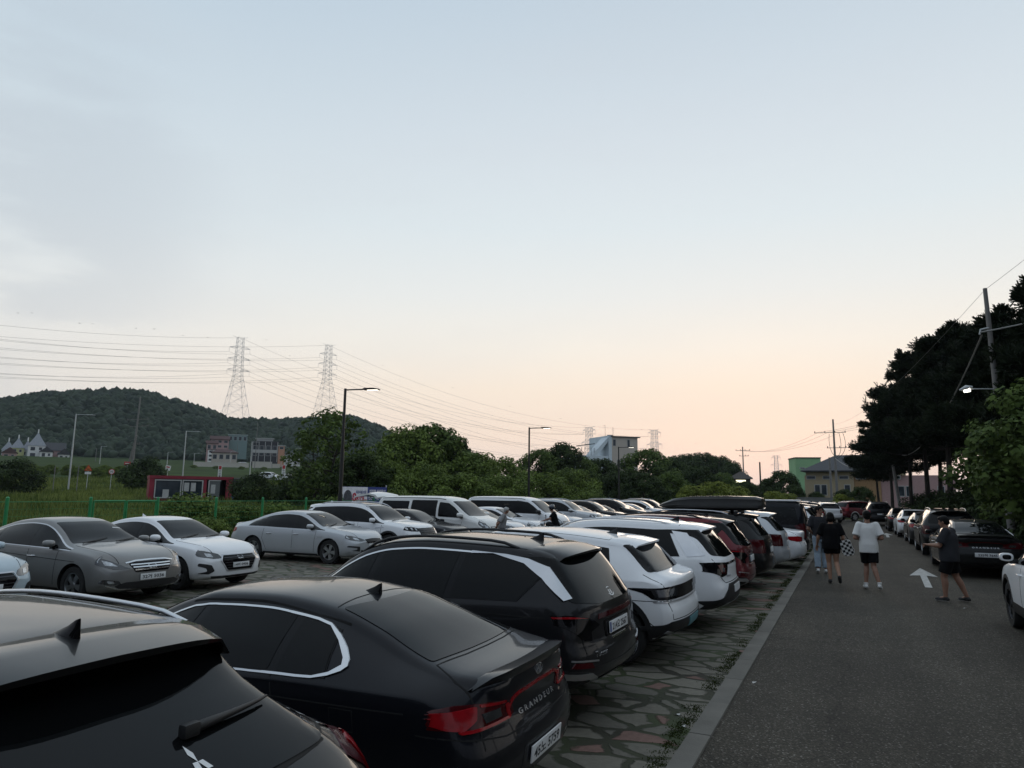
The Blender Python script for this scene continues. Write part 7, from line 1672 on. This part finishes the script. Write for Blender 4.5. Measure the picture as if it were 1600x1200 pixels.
# ------------------------------------------------------------------ signs and banners
def sign_post(px, py, d, label):
    p = spot(px, py, d); g = gz(p.x, p.y); t = empty('road_sign', (p.x, p.y, g), -math.atan2(p.x, p.y), label, 'road sign'); h = p.z - g
    bm = bmesh.new(); add_tube(bm, [(0, 0.05, 0), (0, .05, h + .3)], .035, 8); finish(bm, 'post', GALV, t, 40); return t, h
def disc(r, y, z, n, rot=0, th=.02):
    bm = bmesh.new(); add_prism(bm, [(r * math.cos(2 * math.pi * i / n + rot), z + r * math.sin(2 * math.pi * i / n + rot)) for i in range(n)], y - th, y, axis='Y'); return bm
ORANGE = mat("sign orange", (.62, .17, .02, 1), .5); SRED = mat("sign red", (.42, .02, .025, 1), .5); SWHITE = mat("sign white", (.72, .72, .70, 1), .5)
t, h = sign_post(138, 733, 100, 'orange warning triangle sign above a white plate'); finish(disc(.50, 0, h + .05, 3, R(90)), 'triangle', SRED, t, 20); finish(disc(.36, -.022, h + .03, 3, R(90)), 'triangle_face', ORANGE, t, 20); bm = bmesh.new(); add_box(bm, (0, -.045, h + .0), (.30, .01, .10)); finish(bm, 'bump_symbol', INK, t, 20); bm = bmesh.new(); add_box(bm, (0, 0, h - .46), (.66, .02, .30)); finish(bm, 'plate', SWHITE, t, 20)
t, h = sign_post(174.5, 737, 102, 'round white speed limit sign with red rim'); finish(disc(.34, 0, h, 24), 'rim', SRED, t, 20); finish(disc(.26, -.022, h, 24), 'face', SWHITE, t, 20)
tb = text_bm('50', .34, .008); 
for v in tb.verts: v.co = Vector((v.co.x, -.046, h + v.co.y))
finish(tb, 'number', INK, t, None, recalc=False)
t, h = sign_post(199, 724, 135, 'small red rectangular sign left of the dark bush'); bm = bmesh.new(); add_box(bm, (0, 0, h), (.95, .03, .55)); finish(bm, 'panel', SRED, t, 20); bm = bmesh.new(); add_box(bm, (0, -.02, h), (.7, .012, .12)); finish(bm, 'stripe', SWHITE, t, 20)
t, h = sign_post(262.5, 731, 130, 'tilted white square sign above the red container'); bm = bmesh.new(); add_box(bm, (0, 0, h), (.78, .03, .78), rot=Matrix.Rotation(R(10), 4, 'Y')); finish(bm, 'panel', SWHITE, t, 20); bm = bmesh.new(); add_box(bm, (0, -.02, h + .12), (.5, .012, .2), rot=Matrix.Rotation(R(10), 4, 'Y')); finish(bm, 'mark', SRED, t, 20)
for px, py, d, lab in ((443, 737, 118, 'upright white banner with a red head beside the white lamp'), (343.5, 738, 120, 'upright white banner with a red head behind the red container')):
    p = spot(px, py, d); g = gz(p.x, p.y); t = empty('upright_banner', (p.x, p.y, g), -math.atan2(p.x, p.y), lab, 'banner'); h = p.z - g
    bm = bmesh.new(); add_tube(bm, [(0, .03, 0), (0, .03, h + 1.2)], .025, 6); finish(bm, 'pole', GALV, t, 40); bm = bmesh.new(); add_box(bm, (0, 0, h), (.55, .02, 2.1)); finish(bm, 'cloth', SWHITE, t, 20); bm = bmesh.new(); add_box(bm, (0, -.014, h + .72), (.40, .008, .55)); finish(bm, 'red_print', SRED, t, 20)
    for k_, ch_ in enumerate('수산물'):
        tb = text_bm(ch_, .36, .008)
        for v in tb.verts: v.co = Vector((v.co.x, -.016, h + .18 - .40 * k_ + v.co.y))
        finish(tb, 'lettering', INK, t, None, recalc=False)
# advertising banner by the first lamp: pale left panel, blue right panel
NAVY = mat("banner navy", (.040, .060, .24, 1), .7); LILAC = mat("banner white", (.80, .78, .82, 1), .7); BRED = mat("banner red", (.50, .03, .06, 1), .7)
pa, pb_ = spot(533, 760, 33.0), spot(604, 772, 35.0)
bn = empty('advertising_banner', (pa.x, pa.y, 0), math.atan2(pb_.y - pa.y, pb_.x - pa.x), 'long printed banner, pale left half and navy right half, by the lamp post', 'banner'); BL = math.hypot(pb_.x - pa.x, pb_.y - pa.y)
def quad(name, x0, x1, z0, z1, m, y=0.0, parent=None):
    bm = bmesh.new(); add_box(bm, ((x0 + x1) / 2, y, (z0 + z1) / 2), (x1 - x0, .010, z1 - z0)); return finish(bm, name, m, parent or bn, 20)
zt_, zl = pa.z, pa.z - 1.35; xm = BL * .56
cl_ = quad('cloth', 0, BL, zl, zt_, NAVY); quad('pale_panel', .012, xm, zl + .52, zt_ - .01, LILAC, -.012)
st = bmesh.new(); add_prism(st, [(.14 * BL + .26 * math.cos(t), zl + .52 + .30 + .38 * math.sin(t)) for t in np.linspace(0, math.pi, 14)] + [(.14 * BL - .26, zl + .2), (.14 * BL + .26, zl + .2)], -.022, -.018, axis='Y'); finish(st, 'picture', mat("banner photo grey", (.07, .07, .085, 1), .7, var=.6, vscale=9), bn, 20)
def ban_text(s_, x, z, size, m, w=None):
    tb = text_bm(s_, size, size * .03); bx_ = [v.co.x for v in tb.verts]; wd = max(bx_) - min(bx_); k_ = (w / wd) if w else 1
    for v in tb.verts: v.co = Vector((x + (v.co.x - (max(bx_) + min(bx_)) / 2) * k_, -.026, z + v.co.y))
    finish(tb, 'lettering', m, bn, None, recalc=False)
ban_text('8', BL * .275, zl + .86, .50, BRED); ban_text('천대~', BL * .43, zl + .76, .30, BRED, BL * .24); ban_text('최고시설 보장', BL * .42, zl + 1.10, .15, NAVY, BL * .22)
ban_text('안전한 우리동네', BL * .78, zl + 1.14, .17, LILAC, BL * .36); ban_text('전문주택단지 분양', BL * .78, zl + .86, .24, LILAC, BL * .40); ban_text('1644-1000', BL * .60, zl + .28, .40, LILAC, BL * .70)
for x in (0, BL):
    bm = bmesh.new(); add_tube(bm, [(x, .04, 0), (x, .04, zt_ + .1)], .03, 8); finish(bm, 'post', GALV, bn, 40)
# distant cars on the road beyond the field
for px, d, kind, hd, lab in ((422, 150, 'sport', 10, 'white car on the far road, left of the pair'), (445, 146, 'k5', 185, 'white car on the far road, right of the pair'), (375, 270, 'sorento', 250, 'white car on the lane up to the hillside houses')):
    p = spot(px, 752 if px > 400 else 729, d); add_car(kind, P_WHITE if kind == 'k5' else None, p.x, p.y, hd, lab, 'cars on the far road', gz(p.x, p.y))
# dragonflies over the lot
DF = mat("dragonfly body", (.02, .015, .012, 1), .5)
dproto = None
for i, (px, py, d) in enumerate(((28, 489, 16), (50, 489, 15), (124, 505, 15), (145, 506, 16), (213, 513, 17), (241, 514, 14), (286, 524, 17), (324, 527, 18), (416, 531, 15), (453, 556, 19), (598, 571, 18), (707, 606, 15), (797, 635, 15), (876, 654, 15), (944, 665, 16), (1003, 671, 16), (1086, 693, 18))):
    if dproto is None:
        bm = bmesh.new(); add_tube(bm, [(0, .02, 0), (0, .008, 0), (0, -.05, .002)], [.004, .005, .002], 6)
        for s_ in (-1, 1):
            for yy in (.010, -.002): add_prism(bm, [(s_ * .003, yy - .004), (s_ * .042, yy - .006), (s_ * .044, yy + .002), (s_ * .003, yy + .004)], .002, .003)
        dproto = finish(bm, 'dragonfly', DF, None, None); o = dproto
    else: o = dproto.copy(); COL.objects.link(o)
    o.location = spot(px, py, d); o.scale = (.6, .6, .6); o.rotation_euler = (0, 0, i * 1.3); tag(o, 'tiny dragonfly hovering high over the parked cars', 'dragonfly', 'dragonflies in the air')
# ------------------------------------------------------------------ trees, shrubs, weeds
F_BROAD = foliage("broad leaves", (0.018, 0.035, 0.011), (0.14, 0.20, 0.05), .55, .18)
F_KUDZU = foliage("vine leaves", (0.024, 0.046, 0.011), (0.20, 0.27, 0.06), .45, .18)
F_DARK = foliage("dark green leaves", (0.011, 0.021, 0.009), (0.062, 0.092, 0.028), .55, .18)
F_PINE = foliage("pine needles", (0.007, 0.012, 0.007), (0.022, 0.032, 0.014), .8, .12)
F_YEL = foliage("yellow green leaves", (0.09, 0.12, 0.02), (0.30, 0.34, 0.07), .8)
F_WEED = foliage("weed blades", (0.048, 0.078, 0.017), (0.22, 0.26, 0.07), .25)
BARK = mat("bark", (0.030, 0.024, 0.019, 1), .9, var=.35, vscale=5, bump=.8, bscale=18)
def leaf_cloud(centers, radii, n_per, size, rng, flat=1.0, droop=0.0, out=.95):
    """Leaf quads scattered through the shells of clumps; returns verts, faces, tone."""
    P, Nn, T = [], [], []
    for c, r, n in zip(centers, radii, n_per):
        d = rng.standard_normal((n, 3)); d /= np.linalg.norm(d, axis=1, keepdims=True); rad = (rng.random((n, 1)) ** .25)
        P.append(np.asarray(c) + d * rad * np.asarray(r)); nn = d * out + rng.standard_normal((n, 3)) * .38 + np.array([0, 0, .55]); Nn.append(nn / np.linalg.norm(nn, axis=1, keepdims=True)); T.append(rng.random(n) * .7 + rng.random() * .3)
    P = np.concatenate(P); Nn = np.concatenate(Nn); T = np.concatenate(T); n = len(P)
    a = np.cross(Nn, rng.standard_normal((n, 3))); a /= np.linalg.norm(a, axis=1, keepdims=True); b = np.cross(Nn, a)
    s = size * rng.uniform(.55, 1.25, (n, 1)); L_ = a * s; W_ = b * s * .42
    v = np.stack([P - L_ * .5, P + W_ - L_ * .05 + Nn * s * .10, P + L_ * .5 - np.array([0, 0, 1]) * s * droop, P - W_ - L_ * .05 + Nn * s * .10], 1).reshape(-1, 3)
    f = np.arange(n * 4).reshape(n, 4); return v, f, np.repeat(T, 4)
def limb_tree(bm, h, spread, n, rng, r0, base=.3):
    tips = []; top = Vector((rng.uniform(-.1, .1) * h, rng.uniform(-.1, .1) * h, h)); mid = Vector((rng.uniform(-.06, .06) * h, rng.uniform(-.06, .06) * h, h * .5))
    add_tube(bm, [(0, 0, -.3), (mid.x * .4, mid.y * .4, h * .25), mid, mid.lerp(top, .6), top], [r0, r0 * .8, r0 * .55, r0 * .3, r0 * .12], 8)
    for i in range(n):
        z = h * (base + (.95 - base) * (i + .5) / n); a = i * 2.4 + rng.uniform(-.4, .4); l_ = spread * (1 - .5 * abs((z / h - .5) * 1.4)) * rng.uniform(.7, 1.1)
        s = Vector((mid.x * z / h, mid.y * z / h, z)); e = s + Vector((math.cos(a) * l_, math.sin(a) * l_, l_ * rng.uniform(.15, .6)))
        add_tube(bm, [s, s.lerp(e, .5) + Vector((0, 0, -.05 * l_)), e], [r0 * .35, r0 * .2, r0 * .06], 6); tips.append(e)
    return tips
def make_tree(name, seed, h, spread, nclump, per, size, fm, trunk_h=.5, crown=(.35, 1.0), clump=.32, flat=.75, nl=9, r0=.16, edge=.55):
    rng = np.random.default_rng(seed); root = empty(name); bm = bmesh.new(); limb_tree(bm, h * .85, spread * .75, nl, rng, r0, trunk_h * .6); finish(bm, 'trunk', BARK, root, 50)
    C, RR_, NP = [], [], []
    for i in range(nclump):
        t = (i + .5) / nclump; z = h * (crown[0] + (crown[1] - crown[0]) * t * .93); prof = math.sin(math.pi * min(1, .18 + t * .80)) ** .6; a = i * 2.399 + rng.uniform(-.5, .5); q = spread * prof * rng.uniform(.25, 1.0) ** edge
        r = spread * clump * rng.uniform(.65, 1.25); C.append((math.cos(a) * q, math.sin(a) * q, z)); RR_.append((r, r, r * flat)); NP.append(int(per * (r / (spread * clump)) ** 2))
    v, f, tn = leaf_cloud(C, RR_, NP, size, rng, droop=.12); mesh_np('crown', v, f, fm, tn, root); return root
def make_pine(seed, h, spread, tiers, r0=.20, start=.40):
    rng = np.random.default_rng(seed); root = empty('pine_tree'); bm = bmesh.new(); lean = Vector((rng.uniform(-.5, .5), rng.uniform(-.5, .5), 0))
    axis = lambda t: Vector((lean.x * t * t + .18 * math.sin(t * 5 + seed), lean.y * t * t, h * t)); add_tube(bm, [axis(t) - Vector((0, 0, .3 if t == 0 else 0)) for t in np.linspace(0, .97, 9)], list(np.linspace(r0, .04, 9)), 8)
    base_, dirs, tone = [], [], []
    for i in range(tiers):
        t = start + (1.0 - start) * (i + rng.uniform(0, .8)) / tiers; s = axis(min(t, .97)); a = i * 2.4 + rng.uniform(-.6, .6); l_ = spread * (1.08 - ((t - start) / (1 - start)) ** 1.6) * rng.uniform(.55, 1.08) + .35
        e = s + Vector((math.cos(a) * l_, math.sin(a) * l_, l_ * rng.uniform(-.02, .30))); add_tube(bm, [s, s.lerp(e, .5) + Vector((0, 0, -.06 * l_)), e], [r0 * .34, r0 * .2, .02], 5)
        nt_ = int(30 + 52 * l_)
        u = rng.random(nt_) ** .62; side = rng.normal(0, .24, nt_) * l_ * (1.05 - .45 * u); up = rng.normal(0.05, .09, nt_) * (l_ ** .5)
        dv = (e - s).normalized(); sv = Vector((-dv.y, dv.x, 0)).normalized(); tn_ = rng.random()
        for k_ in range(nt_):
            p = s.lerp(e, .25 + .8 * u[k_]) + sv * side[k_] + Vector((0, 0, up[k_])); base_.append(p[:]); q = (dv * .75 + sv * (side[k_] / max(l_, .1)) * 1.6 + Vector((0, 0, .75)) + Vector(rng.normal(0, .25, 3))).normalized(); dirs.append(q[:]); tone.append(tn_ * .5 + rng.random() * .5)
    finish(bm, 'trunk', BARK, root, 50)
    B = np.array(base_); D = np.array(dirs); tone = np.array(tone); n = len(B); NB = 7; V_, T_ = [], []
    for j in range(NB):
        d = D * .8 + rng.standard_normal((n, 3)) * .50; d /= np.linalg.norm(d, axis=1, keepdims=True); w = np.cross(d, rng.standard_normal((n, 3))); w /= np.linalg.norm(w, axis=1, keepdims=True); L_ = rng.uniform(.22, .40, (n, 1)); wd = .030
        V_.append(np.stack([B - d * .05 - w * wd * .6, B - d * .05 + w * wd * .6, B + d * L_ + w * wd, B + d * L_ - w * wd], 1).reshape(-1, 3)); T_.append(np.repeat(tone, 4))
    v = np.concatenate(V_); f = np.arange(len(v)).reshape(-1, 4); mesh_np('crown', v, f, F_PINE, np.concatenate(T_), root); return root
def put(src, first, x, y, z, sc, rz, label, group, cat='tree', name=None):
    o = src if first else copy_tree(src)
    if name: o.name = name
    o.location = (x, y, z); o.rotation_euler = (0, 0, rz); o.scale = sc if isinstance(sc, tuple) else (sc, sc, sc); tag(o, label, cat, group); return o
used = set()
def plant(src, px, d, top_py, label, group, h0, wide=1.0, rz=None, cat='tree', z=None, sink=0.0):
    """Stand a tree at distance d so that it is as tall as the photo shows."""
    p = spot(px, 770, d); g = gz(p.x, p.y) if z is None else z; hh = spot(px, top_py, d).z - g; k_ = max(.15, (hh + sink) / h0); f = src.name not in used; used.add(src.name)
    return put(src, f, p.x, p.y, g - sink, (k_ * wide, k_ * wide, k_), random.uniform(0, 6.28) if rz is None else rz, label, group, cat)
loose = make_tree('loose_tree', 11, 7.0, 3.3, 64, 62, .24, F_BROAD, crown=(.16, 1.04), clump=.17, nl=16, edge=1.0)
vine = make_tree('vine_tree', 12, 6.0, 3.8, 80, 186, .25, F_KUDZU, crown=(.02, 1.0), clump=.235, flat=.8, edge=.42)
vine2 = make_tree('vine_tree', 13, 6.0, 4.2, 73, 186, .25, F_KUDZU, crown=(.02, 1.0), clump=.235, flat=.7, edge=.45)
broad = make_tree('broadleaf_tree', 14, 7.0, 3.2, 77, 167, .25, F_BROAD, crown=(.10, 1.0), clump=.24, edge=.48)
darkt = make_tree('dark_tree', 15, 7.0, 3.4, 73, 161, .27, F_DARK, crown=(.08, 1.0), clump=.245, edge=.48)
shrub = make_tree('shrub', 16, 2.0, 1.3, 22, 210, .15, F_YEL, crown=(.05, 1.0), clump=.38, nl=6, r0=.05)
bush = make_tree('bush', 17, 2.6, 2.0, 26, 260, .17, F_KUDZU, crown=(.02, .95), clump=.36, nl=6, r0=.06)
dbush = make_tree('dark_bush', 18, 3.0, 2.1, 26, 260, .19, F_DARK, crown=(.02, .95), clump=.36, nl=6, r0=.06)
TG = 'trees behind the fence row'
plant(loose, 520, 50, 641, 'tall loose-crowned tree behind the first lamp post', TG, 7.0, 1.0)
plant(loose, 492, 54, 668, 'loose-crowned tree at the left end of the tree belt', TG, 7.0, .95)
plant(darkt, 566, 46, 708, 'dark tree filling in right of the first lamp post', TG, 7.0, 1.0)
plant(vine, 632, 60, 672, 'vine-covered tree left of the highest mound', TG, 6.0, .85)
plant(broad, 672, 62, 661, 'dark-topped tree that is highest behind the open van', TG, 7.0, 1.05)
plant(darkt, 706, 64, 682, 'dark tree right of the highest one behind the open van', TG, 7.0, .9)
plant(vine2, 608, 47, 722, 'low vine mound above the raised tailgate', TG, 6.0, .95); plant(vine, 668, 48, 728, 'vine mound behind the open van roof', TG, 6.0, .95)
plant(vine2, 735, 60, 708, 'vine mound between the open van and the large van', TG, 6.0, .95); plant(vine, 720, 46, 742, 'low bright vine mound above the open van bonnet', TG, 6.0, 1.2)
plant(vine2, 782, 66, 716, 'vine mound left of the second lamp post', TG, 6.0, 1.0); plant(vine, 775, 50, 745, 'low bright vine mound above the large white van', TG, 6.0, 1.3)
plant(broad, 842, 92, 700, 'dark tree just right of the second lamp post', TG, 7.0, .9); plant(darkt, 880, 95, 691, 'tall dark crown left of the white building', TG, 7.0, .8)
plant(vine2, 835, 62, 738, 'bright vine mound right of the second lamp post', TG, 6.0, 1.25); plant(broad, 905, 100, 712, 'dark tree under the left pylon of the distant pair', TG, 7.0, 1.0)
plant(vine, 895, 74, 735, 'bright vine mound below the white building', TG, 6.0, 1.2); plant(darkt, 940, 108, 716, 'rounded dark tree below the white building', TG, 7.0, 1.0)
plant(darkt, 965, 84, 735, 'dark tree behind the third lamp post', TG, 7.0, 1.1); plant(broad, 1010, 112, 700, 'broad dark tree right of the white building', TG, 7.0, 1.15)
plant(darkt, 1045, 118, 714, 'dark tree right of the broad one beside the white building', TG, 7.0, 1.0); plant(darkt, 1005, 80, 738, 'dark lower tree behind the far parked cars', TG, 7.0, 1.2)
plant(broad, 1050, 88, 736, 'dull green tree behind the roof box SUV', TG, 7.0, 1.15); plant(darkt, 1092, 100, 728, 'dark tree left of the small lit house', TG, 7.0, 1.1); plant(broad, 1130, 105, 738, 'dull green tree by the small lit house', TG, 7.0, 1.1)
for px, d, top in ((1075, 190, 709), (1100, 195, 707), (1125, 190, 712), (1145, 185, 722), (1060, 185, 712)): plant(darkt, px, d, top, 'far dark tree on the rounded wooded rise', 'trees on the rounded rise', 7.0, .9)
for px, d, top, lab in ((1165, 95, 752, 'dark tree below the small lit house'), (1200, 120, 748, 'dark tree right of the small lit house'), (1222, 110, 735, 'dark round tree left of the green building'), (1238, 96, 757, 'dark hedge tree below the green building'), (1275, 100, 768, 'dark hedge tree below the cream house'), (1320, 96, 764, 'dark hedge tree right of the crossarm pole'), (1345, 92, 760, 'dark hedge tree beneath the first pine')): plant(darkt, px, d, top, lab, 'dark trees at the end of the lot', 7.0, 1.0)
SG = 'yellow-green shrubs at the far end of the lot'
for px, d, top, lab in ((1082, 70, 763, 'yellow-green shrub left of the others behind the roof box'), (1115, 72, 757, 'taller yellow-green shrub behind the roof box'), (1148, 74, 764, 'small yellow-green shrub right of the roof box'), (1210, 78, 771, 'wide yellow-green shrub above the white-roofed van'), (1230, 80, 774, 'low yellow-green shrub by the grey block wall'), (1317, 84, 775, 'slim yellow-green shrub right of the crossarm pole')): plant(shrub, px, d, top, lab, SG, 2.0, 1.1, cat='shrub')
# belt of bushes directly behind the fence
BG = 'bushes along the fence'
for i, (y, x, s_, lab) in enumerate(((19.0, -21.8, .75, 'leafy bush behind the white and silver sedans'), (21.3, -22.0, .62, 'leafy bush behind the silver sedan roof'), (24.0, -22.4, .62, 'leafy bush behind the white SUV'), (29.5, -23, .75, 'leafy bush behind the open van'), (34, -23, .85, 'leafy bush behind the large white van'), (40, -23, .9, 'leafy bush beyond the large white van'), (46, -23, .9, 'leafy bush behind the black SUV of the fence row'), (52, -23, .95, 'leafy bush behind the silver sedan far down the fence row'), (58, -23, 1.0, 'leafy bush by the last cars of the fence row'), (64, -22, 1.0, 'leafy bush at the third lamp post'), (17.2, -18.9, .45, 'low leafy bush beside the gate by the white sedan'))): put(bush, i == 0, x, y, 0, s_ * .95, i * 1.7, lab, BG, 'bush')
for i, (px, d, top, lab) in enumerate(((20, 95, 718, 'dark round bush at the left of the field'), (220, 105, 716, 'dark round bush left of the red container'), (393, 70, 740, 'dark bush right of the red container'), (470, 66, 738, 'dark bush at the foot of the loose trees'), (450, 90, 748, 'low dark bush before the far white cars'))):
    plant(dbush, px, d, top, lab, 'dark bushes on the field', 3.0, 1.0, cat='bush')
hedge = 0
for px, d, top in ((-60, 165, 728), (-20, 170, 727), (45, 160, 725), (75, 165, 726), (105, 160, 726), (130, 168, 727), (160, 160, 727), (185, 165, 728), (245, 170, 735), (60, 150, 729), (120, 148, 730), (150, 150, 731)): plant(vine, px, d, top, 'green hedge tree on the bank below the village', 'hedge trees on the bank', 6.0, 1.3)
for px, d, top in ((300, 240, 735), (335, 235, 737), (375, 235, 738), (410, 235, 739), (440, 240, 738), (470, 230, 735)): plant(vine2, px, d, top, 'green bank shrub below the pale walls', 'bank shrubs below the pale walls', 6.0, 1.6, cat='shrub')
# right-hand side: pines and broadleaf trees
pines = [make_pine(s, h, sp, t) for s, h, sp, t in ((21, 12.0, 3.7, 34), (22, 12.0, 4.1, 32), (23, 12.0, 3.5, 36))]
PGN = 'dark pines along the right of the road'
pl = [(1372, 84, 672, 'first dark pine at the left end of the pine row'), (1392, 76, 640, 'second dark pine with a feathery left edge'), (1425, 68, 608, 'third dark pine above the leaning pole'), (1450, 62, 560, 'dark pine with ragged left branches against the sky'), (1482, 56, 520, 'tall dark pine left of the concrete pole'), (1520, 50, 505, 'tall dark pine behind the concrete pole'), (1560, 44, 500, 'tall dark pine right of the concrete pole'), (1610, 38, 484, 'tall dark pine at the right edge of the photo'), (1690, 30, 385, 'nearest dark pine whose branch enters at the right edge'), (1470, 74, 585, 'dark pine behind the lit lamp'), (1540, 66, 540, 'dark pine in the second rank behind the concrete pole'), (1600, 58, 520, 'dark pine in the second rank at the right edge')]
for i, (px, d, top, lab) in enumerate(pl): plant(pines[i % 3], px, d, top, lab, PGN, 12.0, .9 if px > 1680 else 1.0)
for i, (x, y, s_) in enumerate(((13, 20, 1.0), (13.5, 13, 1.05), (12.5, 6, 1.0), (13, -1, 1.1), (12, -8, 1.05))): put(pines[i % 3], False, x, y, 0, s_, i * 1.1, 'unseen dark pine carrying the row on, added to darken car reflections', 'unseen pines added beside the near road')  # pine row carried on out of view, added to darken reflections and the road
RG = 'broadleaf trees beside the right-hand cars'
broad2 = make_tree('broadleaf_tree', 34, 6.6, 2.3, 46, 250, .20, F_BROAD, crown=(.24, 1.0), clump=.30, edge=.5)
for i, (x, y, h_, lab) in enumerate(((6.1, 26.6, 6.1, 'green broadleaf tree in front of the pines'), (7.9, 23.6, 6.6, 'green broadleaf tree at the right edge'), (6.3, 33.5, 5.7, 'smaller green broadleaf tree left of the concrete pole'))): put(broad2, i == 0, x, y, 0, (h_ / 6.6 * 1.12, h_ / 6.6 * 1.12, h_ / 6.6), i * 1.9, lab, RG)
for x, y, h_, lab in ((7.4, 49, 3.6, 'dark undergrowth tree above the tall black SUV'), (9.0, 26.5, 4.6, 'dark undergrowth tree at the right edge of the photo'), (8.6, 45, 4.0, 'dark undergrowth tree under the second rank of pines'), (10.0, 40, 4.8, 'dark undergrowth tree deep under the pines, nearest the road end of the broadleaf trees'), (10.5, 53, 4.6, 'dark undergrowth tree under the middle pines'), (9.0, 59, 4.0, 'dark undergrowth tree right of the leaning pole')): put(darkt, False, x, y, 0, (h_ / 7 * 1.1, h_ / 7 * 1.1, h_ / 7), y, lab, RG)
for x, y, h_, lab in ((5.9, 68, 2.6, 'dark hedge bush by the far end of the right-hand cars'), (6.3, 60.5, 2.5, 'dark hedge bush behind the black sedan on the right'), (6.4, 54, 2.4, 'dark hedge bush beyond the white sedan on the right'), (6.5, 48, 2.4, 'dark hedge bush behind the white sedan on the right'), (6.5, 42.5, 2.4, 'dark hedge bush behind the dark sedan on the right'), (6.5, 37, 2.4, 'dark hedge bush behind the tall black SUV'), (6.5, 31.5, 2.3, 'dark hedge bush ahead of the black sedan with joined lamps'), (6.6, 26.5, 2.2, 'dark hedge bush behind the black sedan with joined lamps'), (6.7, 21.5, 2.0, 'dark hedge bush at the right edge of the photo')): put(dbush, False, x, y, 0, (.85, .95, h_ / 3.0), y * .7, lab, 'dark hedge bushes along the right verge', 'bush')
for i, (x, y, h_) in enumerate(((-26, -15, 6.5), (-19, -17, 7.5), (-12, -16, 6.0), (-5.5, -18, 8.0), (1, -17, 7.0), (-32, -8, 6.5))): put(broad if i % 2 else darkt, False, x, y, 0, h_ / 7, i * 1.3, 'dark tree behind the camera, mirrored in the car windows', 'trees behind the near end of the lot')
# weeds on the field, tufts along the kerb, verge litter
def blades(name, pts, hs, m, rng, wid=.05, per=5, spread=.25):
    V_, T_ = [], []
    P = np.repeat(pts, per, 0) + np.concatenate([rng.normal(0, spread, (len(pts) * per, 2)), np.zeros((len(pts) * per, 1))], 1); H = np.repeat(hs, per) * rng.uniform(.5, 1.15, len(P)); n = len(P); a = rng.uniform(0, 6.28, n)
    w = np.stack([np.cos(a), np.sin(a), np.zeros(n)], 1) * (wid * rng.uniform(.6, 1.3, n))[:, None]; ln = np.stack([rng.normal(0, .28, n), rng.normal(0, .28, n), np.ones(n)], 1) * H[:, None]
    v = np.stack([P - w, P + w, P + ln * .6 + w * .8, P + ln], 1).reshape(-1, 3); f = np.arange(n * 4).reshape(n, 4); t = np.repeat(np.repeat(rng.random(len(pts)), per), 4); o = mesh_np(name, v, f, m, t); o['kind'] = 'stuff'; return o
rng = np.random.default_rng(5); pts, hs = [], []
while len(pts) < 15000:
    r = 24 + 120 * rng.random() ** 1.5; p = rng.uniform(-260, 560); a = AZ(p); x, y = r * math.sin(a), r * math.cos(a)
    if x > -20.6: continue
    pts.append((x, y, gz(x, y) - .05)); hs.append((.30 + .55 * (math.sin(x * .31) * math.sin(y * .23 + 1) * .5 + .5)) * (1 if r > 32 else .7))
blades('field_weeds', np.array(pts), np.array(hs), F_WEED, rng, .055, 5, .35)
pts, hs = [], []
for i in range(3200):
    y = -2 + 60 * rng.random() ** 1.7; 
    if math.sin(y * 2.1) + math.sin(y * 5.3) < -.6: continue
    pts.append((-1.395 + .6 * lot_f(y) - abs(rng.normal(0, .06)), y, lot_f(y))); hs.append(rng.uniform(.005, .018))
blades('kerb_grass', np.array(pts), np.array(hs), foliage('kerb moss blades', (.014, .022, .006), (.060, .080, .018), .9), rng, .006, 12, .035)
pts, hs = [], []
for i in range(2600): pts.append((4.75 + abs(rng.normal(0, .9)), rng.uniform(12, 72), -.03)); hs.append(rng.uniform(.08, .35))
blades('verge_grass', np.array(pts), np.array(hs), foliage("verge grass blades", (.012, .018, .007), (.04, .05, .018), .4), rng, .02, 6, .2)
pts, hs = [], []
for i in range(2600): pts.append((-20.0 - abs(rng.normal(0, .7)), rng.uniform(1, 75), -.02)); hs.append(rng.uniform(.2, .75))
blades('fence_weeds', np.array(pts), np.array(hs), F_WEED, rng, .03, 6, .25)
# ------------------------------------------------------------------ evening haze
HAZE_D = 0.00013
bm = bmesh.new(); add_box(bm, (-180, 420, 64), (1960, 1400, 130)); hz = finish(bm, 'haze', bpy.data.materials.new("evening haze"), None, None); hz['kind'] = 'stuff'
hm = hz.data.materials[0]; hm.use_nodes = True; hn = hm.node_tree.nodes; hn.clear(); pv = hn.new('ShaderNodeVolumePrincipled'); pv.inputs['Color'].default_value = (.80, .88, .95, 1); pv.inputs['Density'].default_value = HAZE_D; ho = hn.new('ShaderNodeOutputMaterial'); hm.node_tree.links.new(pv.outputs[0], ho.inputs['Volume'])
